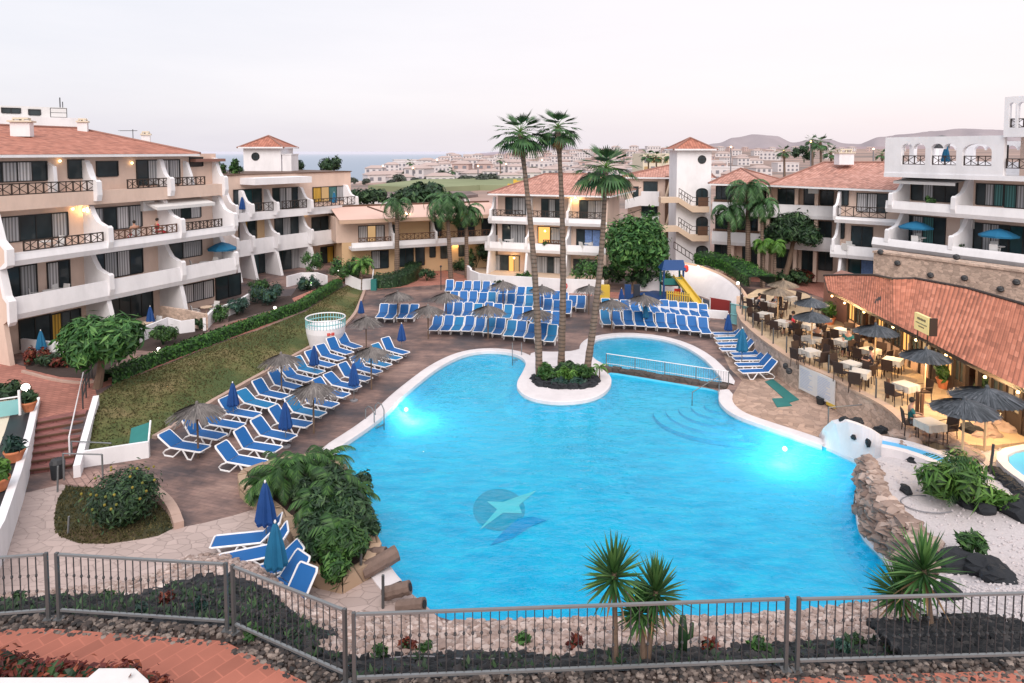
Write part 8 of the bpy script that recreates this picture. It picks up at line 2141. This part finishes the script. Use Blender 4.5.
# ---------- distant town, trees and lamps ----------
def zland(x, y): return land_z(x, y)
def house_proto(w, d, h, wall, roof, style):
    t = thing('house', 'x', 'house', (0, 0, 0))
    m = MB(); m.box((0, 0, h/2-1), (w, d, h+2)); m.build('wall', wall, t, local=True)
    m = MB(); o = .5
    if style == 0: m.add([(-w/2-o, -d/2-o, h), (w/2+o, -d/2-o, h), (w/2+o, d/2+o, h), (-w/2-o, d/2+o, h), (-w/4, 0, h+d*.18), (w/4, 0, h+d*.18)], [(0, 1, 5, 4), (1, 2, 5), (2, 3, 4, 5), (3, 0, 4), (3, 2, 1, 0)])
    else: m.box((0, 0, h+.25), (w+.3, d+.3, .5))
    m.build('roof', roof, t, local=True)
    n = max(2, int(w/3.2))
    for i in range(n):
        for lv in range(max(1, int(h/3))):
            x = -w/2+(i+.5)*w/n; m = MB(); m.box((x, -d/2-.05, 1.6+lv*3), (w/n*.45, .12, 1.6)); m.build('window', 'town_dark', t, local=True)
    return t
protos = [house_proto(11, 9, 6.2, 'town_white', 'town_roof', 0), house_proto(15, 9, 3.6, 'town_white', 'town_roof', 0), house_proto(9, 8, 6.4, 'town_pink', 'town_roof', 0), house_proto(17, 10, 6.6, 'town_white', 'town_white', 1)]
usedp = set(); cnt = 0
colw = ['white walled distant house with terracotta roof', 'long low distant house with terracotta roof', 'pinkish distant house with terracotta roof', 'flat roofed white distant house']
def house(px, Y, k, sc=1.0, grp='houses of the distant coastal town', lab=None):
    global cnt
    x = (px-512)/FP*Y; o = protos[k] if k not in usedp else copy_tree(protos[k]); usedp.add(k)
    o.location = (x, Y, zland(x, Y)); o.rotation_euler = (0, 0, rnd.uniform(-.5, .5)); o.scale = (sc, sc, sc); o['group'] = grp; o['label'] = lab or colw[k]+' in the town near the shore'
    cnt += 1; return o
for Y, x0, x1, st in ((300, 338, 660, 17), (345, 352, 700, 15), (400, 370, 720, 13), (470, 388, 720, 13), (560, 405, 760, 12), (680, 425, 800, 12), (820, 450, 900, 13)):
    px = x0+rnd.uniform(0, 8)
    while px < x1:
        house(px+rnd.uniform(-3, 3), Y*rnd.uniform(.97, 1.04), rnd.choice((0, 0, 1, 2, 3)) if Y > 330 else rnd.choice((0, 1)), rnd.uniform(.6, .95))
        px += st*rnd.uniform(.75, 1.5)
for px, Y, k, sc in ((760, 340, 0, .8), (785, 420, 3, .8), (806, 300, 1, .7), (840, 400, 2, .8), (858, 330, 3, .8), (880, 420, 0, .8), (915, 360, 3, .8), (700, 400, 1, .8), (716, 460, 3, .8), (741, 520, 0, .9), (770, 600, 3, 1), (830, 620, 0, 1), (940, 430, 1, .9), (965, 340, 3, .8), (655, 240, 3, 1.0), (668, 250, 2, 1.3), (645, 262, 0, 1.0), (735, 230, 2, .9), (724, 300, 3, .9), (752, 280, 1, .9), (930, 210, 2, .9), (950, 260, 3, 1.0), (975, 220, 1, .9), (985, 300, 0, 1.1), (1012, 240, 2, 1), (905, 300, 3, .9)):
    house(px, Y, k, sc, 'houses beyond the right hand blocks', colw[k]+' beyond the right hand blocks')
# warm lit apartment front far behind the stair block
t = thing('apartment_building', 'distant cream apartment block glowing with warm lights left of the tall tower', 'building', (0, 0, 0)); Fd = Fac(643, 180, 682, 182, 165); TWd = 0
m = MB(); z0 = Fd.q(660, 175, 0)[1]-6; z1_ = Fd.q(660, 153.5, 0)[1]; Fd.box(m, 0, Fd.len, -8, 0, z0, z1_); m.build('wall', 'cream', t)
for i in range(6):
    for j in range(3):
        sa = Fd.len*(i+.2)/6; zz_ = z1_-1.0-j*2.4; m = MB(); Fd.box(m, sa, sa+Fd.len/6*.6, .02, .1, zz_-1.4, zz_); m.build('window', 'room_glow_soft' if (i*3+j*2) % 5 else 'town_dark', t)
# trees of the plain and the town
gt = 'dark trees scattered on the plain'
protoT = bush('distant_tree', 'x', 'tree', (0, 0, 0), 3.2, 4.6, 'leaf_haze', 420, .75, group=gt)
ft_ = True
def dtree(px, Y, sc, lab):
    global ft_
    x = (px-512)/FP*Y; o = protoT if ft_ else copy_tree(protoT); ft_ = False
    o.location = (x, Y, zland(x, Y)); o.scale = (sc, sc*rnd.uniform(.8, 1.2), sc*rnd.uniform(.75, 1.1)); o.rotation_euler = (0, 0, rnd.uniform(0, 6)); o['label'] = lab; return o
for i in range(110):
    Y = rnd.choice((285, 292, 330, 380, 440, 520)); px = rnd.uniform(325, 700)
    dtree(px, Y*rnd.uniform(.98, 1.02), rnd.uniform(.5, 1.0), 'hazy dark tree standing between the distant houses')
for px, Y, sc, lb in [(743,150,.75,'hazy tree seen over the small roof right of the tall tower'), (722,170,.7,'hazy tree just right of the tall tower'), (772,165,.7,'hazy tree between the tower and the lone palm'), (838,175,.5,'hazy tree right of the two tall distant palms')]: dtree(px, Y, sc, lb)
gb = 'bushes on the dry ground behind the low ochre building'
for px, py, Y, r_, h_, mt, lb in [(424,203,105,4.8,2.9,'leaf_dark','wide dark bush on the dry ground behind the low ochre building'), (406,204,104,3.0,2.2,'leaf_dark','smaller dark bush left of the wide dark bush'), (438,204,104,2.6,2.0,'leaf','greener bush right of the wide dark bush'), (368,204,98,2.6,2.4,'leaf_dark','dark bush at the right end of the curved block roof line'), (358,204,97,2.0,2.0,'leaf_dark','dark bush peeping over the curved block roof'),
        (331,172,78,1.5,1.8,'leaf_dark','dark roof garden shrub behind the curved block'), (295,172,78,1.2,1.3,'leaf_dark','small shrub over the flat roof near the white hut'), (804,163,120,1.8,3.4,'leaf_dark','dense dark tree beside the distant palms right of centre')]:
    p = V(px, py, Y); bush('shrub' if r_ < 5 else 'large_shrub', lb, 'shrub', (p.x, p.y, p.z), r_, h_, mt, 900, r_*.14, group=gb)
for px, py, lb, r in ((217, 170, 'row of potted greenery on the upper left terrace rail', 1.0), (235, 168, 'round bush on the left roof terrace', .8)):
    p = V(px, py, 60); bush('shrub', lb, 'shrub', p-Vector((0, 0, .8)), r, 1.8, 'leaf', 300, .2)
p0 = V(219, 176, 60); t = thing('terrace_railing', 'dark rail on the roof terrace left of the small tower', 'railing', p0); F8 = Fac(209, 59, 240, 60, 175); railing(t, F8, 0, F8.len, 0, F8.q(220, 179, 0)[1], F8.q(220, 170, 0)[1])
m = MB(); F8.box(m, -.5, F8.len+1, -4, .2, 4, F8.q(220, 179, 0)[1]); m.build('wall', 'pink', t)
# distant fan palms
gp = 'fan palms beyond the right hand roofs'
for px, pt, Y, r_, lb in [(784,151,115,1.6,'slim distant palm standing alone right of the tall tower'), (812,140,112,1.5,'left slim one of the two tall distant palms'), (820.5,142,100,1.9,'taller full crowned one of the two tall distant palms'), (831,152,105,1.6,'short bushy palm right of the two tall distant palms'), (882,154,120,1.4,'small distant palm left of the white arched terrace'), (648,155,150,2.2,'left distant palm before the glowing apartment block'), (656,156,150,2.2,'right distant palm before the glowing apartment block'), (673,154,140,2.6,'distant palm touching the left side of the tall tower')]:
    x = (px-512)/FP*Y; tp = V(px, pt, Y); fan_palm(lb, (x, Y, 0), tp, r_*1.1, gp, nf=18, tr=.22, dead=3)
for px, pt, Y, lb in [(410,162,330,'distant palm in the town above the golf lawn, left'), (452,170,300,'distant palm by the golf lawn behind the feather palm'), (500,160,320,'distant palm left of the tallest island palm trunk'), (640,160,300,'distant palm right of the leaning island palm')]:
    x = (px-512)/FP*Y; fan_palm(lb, (x, Y, zland(x, Y)), V(px, pt, Y), 3.2, 'palms of the distant town', nf=12, tr=.3, dead=0)
# street lamps, some lit
def slamp(px, pt, Y, lb, lit=True, h=None):
    x = (px-512)/FP*Y; tp = V(px, pt, Y); zb = zland(x, Y) if Y > 92 else 0; t = thing('street_lamp', lb, 'street lamp', (x, Y, zb), 0, 'distant street lamps')
    MB().tube([(x, Y, zb), tp], .09*Y/100, 5).build('pole', 'cloth_grey', t); m = MB(); m.ball(tp, .0013*Y if lit else .0012*Y, 7, 5); m.build('lantern', 'bulb' if lit else 'metal_dark', t)
for px, pt, Y, lb, lit in [(873.5,149,110,'lit street lamp left of the white arched terrace',True), (893,146,112,'lit street lamp close to the white arched terrace',True), (889,141,112,'tall unlit mast behind the gallery roof',False), (811,141.5,112,'lit lamp among the two tall distant palms',True), (784,151,150,'lit lamp beside the lone slim palm',True), (690,163,180,'lit lamp hidden near the tall tower',True), (731,147,190,'lit lamp above the small roof right of the tower',True), (413,168,300,'lit lamp in the town left of the golf lawn',True), (478,166,300,'lit lamp in the town above the golf lawn',True), (437,160,420,'lit lamp high in the distant town',True), (598,158,380,'lit lamp left of the leaning palm crown',True), (542,160,420,'lit lamp between the two tallest palms',True), (506,164,330,'lit lamp just left of the first palm trunk',True), (948,160,150,'lit lamp seen through the roof arches',True), (657,153,300,'lit lamp above the glowing apartment block',True), (640,157,300,'lit lamp left of the glowing apartment block',True), (383,166,310,'lit lamp at the left end of the town',True)]:
    slamp(px, pt, Y, lb, lit)
# fairground like yellow post on the golf lawn, low walls of the dirt lots
p = V(515, 188, 120); x = p.x; m = MB(); m.box((x, 120, 3), (.6, .4, 7)); m.box((x-.7, 120, 5.4), (1.2, .3, .7)); m.box((x+.6, 120, 6), (1.0, .3, .6)); tag(m.build('yellow_sign', 'yellow'), 'small yellow sign standing over the pink roof left of the palms', 'sign')
for a_, b_, Y in ((352, 500, 128), (420, 560, 150), (350, 470, 175)):
    z = zland((a_-512)/FP*Y, Y); x0, x1 = (a_-512)/FP*Y, (b_-512)/FP*Y; m = MB(); m.box(((x0+x1)/2, Y, z+.5), (x1-x0, .4, 1.6), rnd.uniform(-.06, .06)); tag(m.build('boundary_wall', 'tan_wall' if Y < 170 else 'town_white'), 'low pale boundary wall crossing the dry lots behind the link building', 'wall', 'boundary walls of the dry lots')
# ---------- camera, sky and sun ----------
cam = bpy.data.cameras.new('camera'); co = bpy.data.objects.new('camera', cam); COL.objects.link(co)
co.location = (0, 0, H); co.rotation_euler = (PI/2-TH, 0, 0)
cam.sensor_width = 36; cam.lens = 36*FP/1024; cam.shift_y = -(341.5-CY)/1024; cam.clip_start = .1; cam.clip_end = 60000
S.camera = co
w = bpy.data.worlds.new('World'); S.world = w; w.use_nodes = True; nt = w.node_tree; nt.nodes.clear()
out = nt.nodes.new('ShaderNodeOutputWorld'); bg = nt.nodes.new('ShaderNodeBackground')
sky = nt.nodes.new('ShaderNodeTexSky'); sky.sky_type = 'NISHITA'; sky.sun_disc = False
SE, SR = math.radians(18), math.radians(182)
sky.sun_elevation = SE; sky.sun_rotation = SR; sky.dust_density = 3
tc = nt.nodes.new('ShaderNodeTexCoord'); sx = nt.nodes.new('ShaderNodeSeparateXYZ'); nt.links.new(tc.outputs['Generated'], sx.inputs[0])
veil = ramp(nt, sx.outputs[2], [(0, (6.3, 5.95, 6.3)), (.08, (6.9, 6.6, 6.8)), (.3, (6.9, 6.85, 7.0)), (1, (6.6, 6.8, 7.2))])
mr = N(nt, 'ShaderNodeMapRange', i_1=-.75, i_2=.55); nt.links.new(sx.outputs[0], mr.inputs[0])
tint = mixc(nt, mr.outputs[0], (.87, .91, .96), (1.10, 1.02, 1.0))
veil = mixc(nt, 1, veil, tint, 'MULTIPLY')
cl = noise(nt, mapping(nt, tc.outputs['Generated'], (1, 1, 5.5)), 1.9, 6, .6)
veil = mixc(nt, ramp(nt, cl, [(.35, 0), (.68, .3)]), veil, (7.9, 7.5, 7.6))
nt.links.new(mixc(nt, .88, sky.outputs[0], veil), bg.inputs[0]); bg.inputs[1].default_value = .150
nt.links.new(bg.outputs[0], out.inputs[0])
sl = bpy.data.lights.new('sun', 'SUN'); sl.energy = 3.0; sl.angle = math.radians(50); sl.color = (1, .90, .84)
so = bpy.data.objects.new('sun', sl); COL.objects.link(so)
# sky sun_rotation r: direction (sin r, cos r) at elevation; lamp shines from there
d = Vector((math.sin(SR)*math.cos(SE+.5), math.cos(SR)*math.cos(SE+.5), math.sin(SE+.5)))
so.rotation_euler = d.to_track_quat('Z', 'Y').to_euler()
S.view_settings.view_transform = 'Standard'; S.view_settings.look = 'None'; S.view_settings.exposure = 0
S.cycles.use_denoising = True
S.cycles.max_bounces = 6; S.cycles.transparent_max_bounces = 8
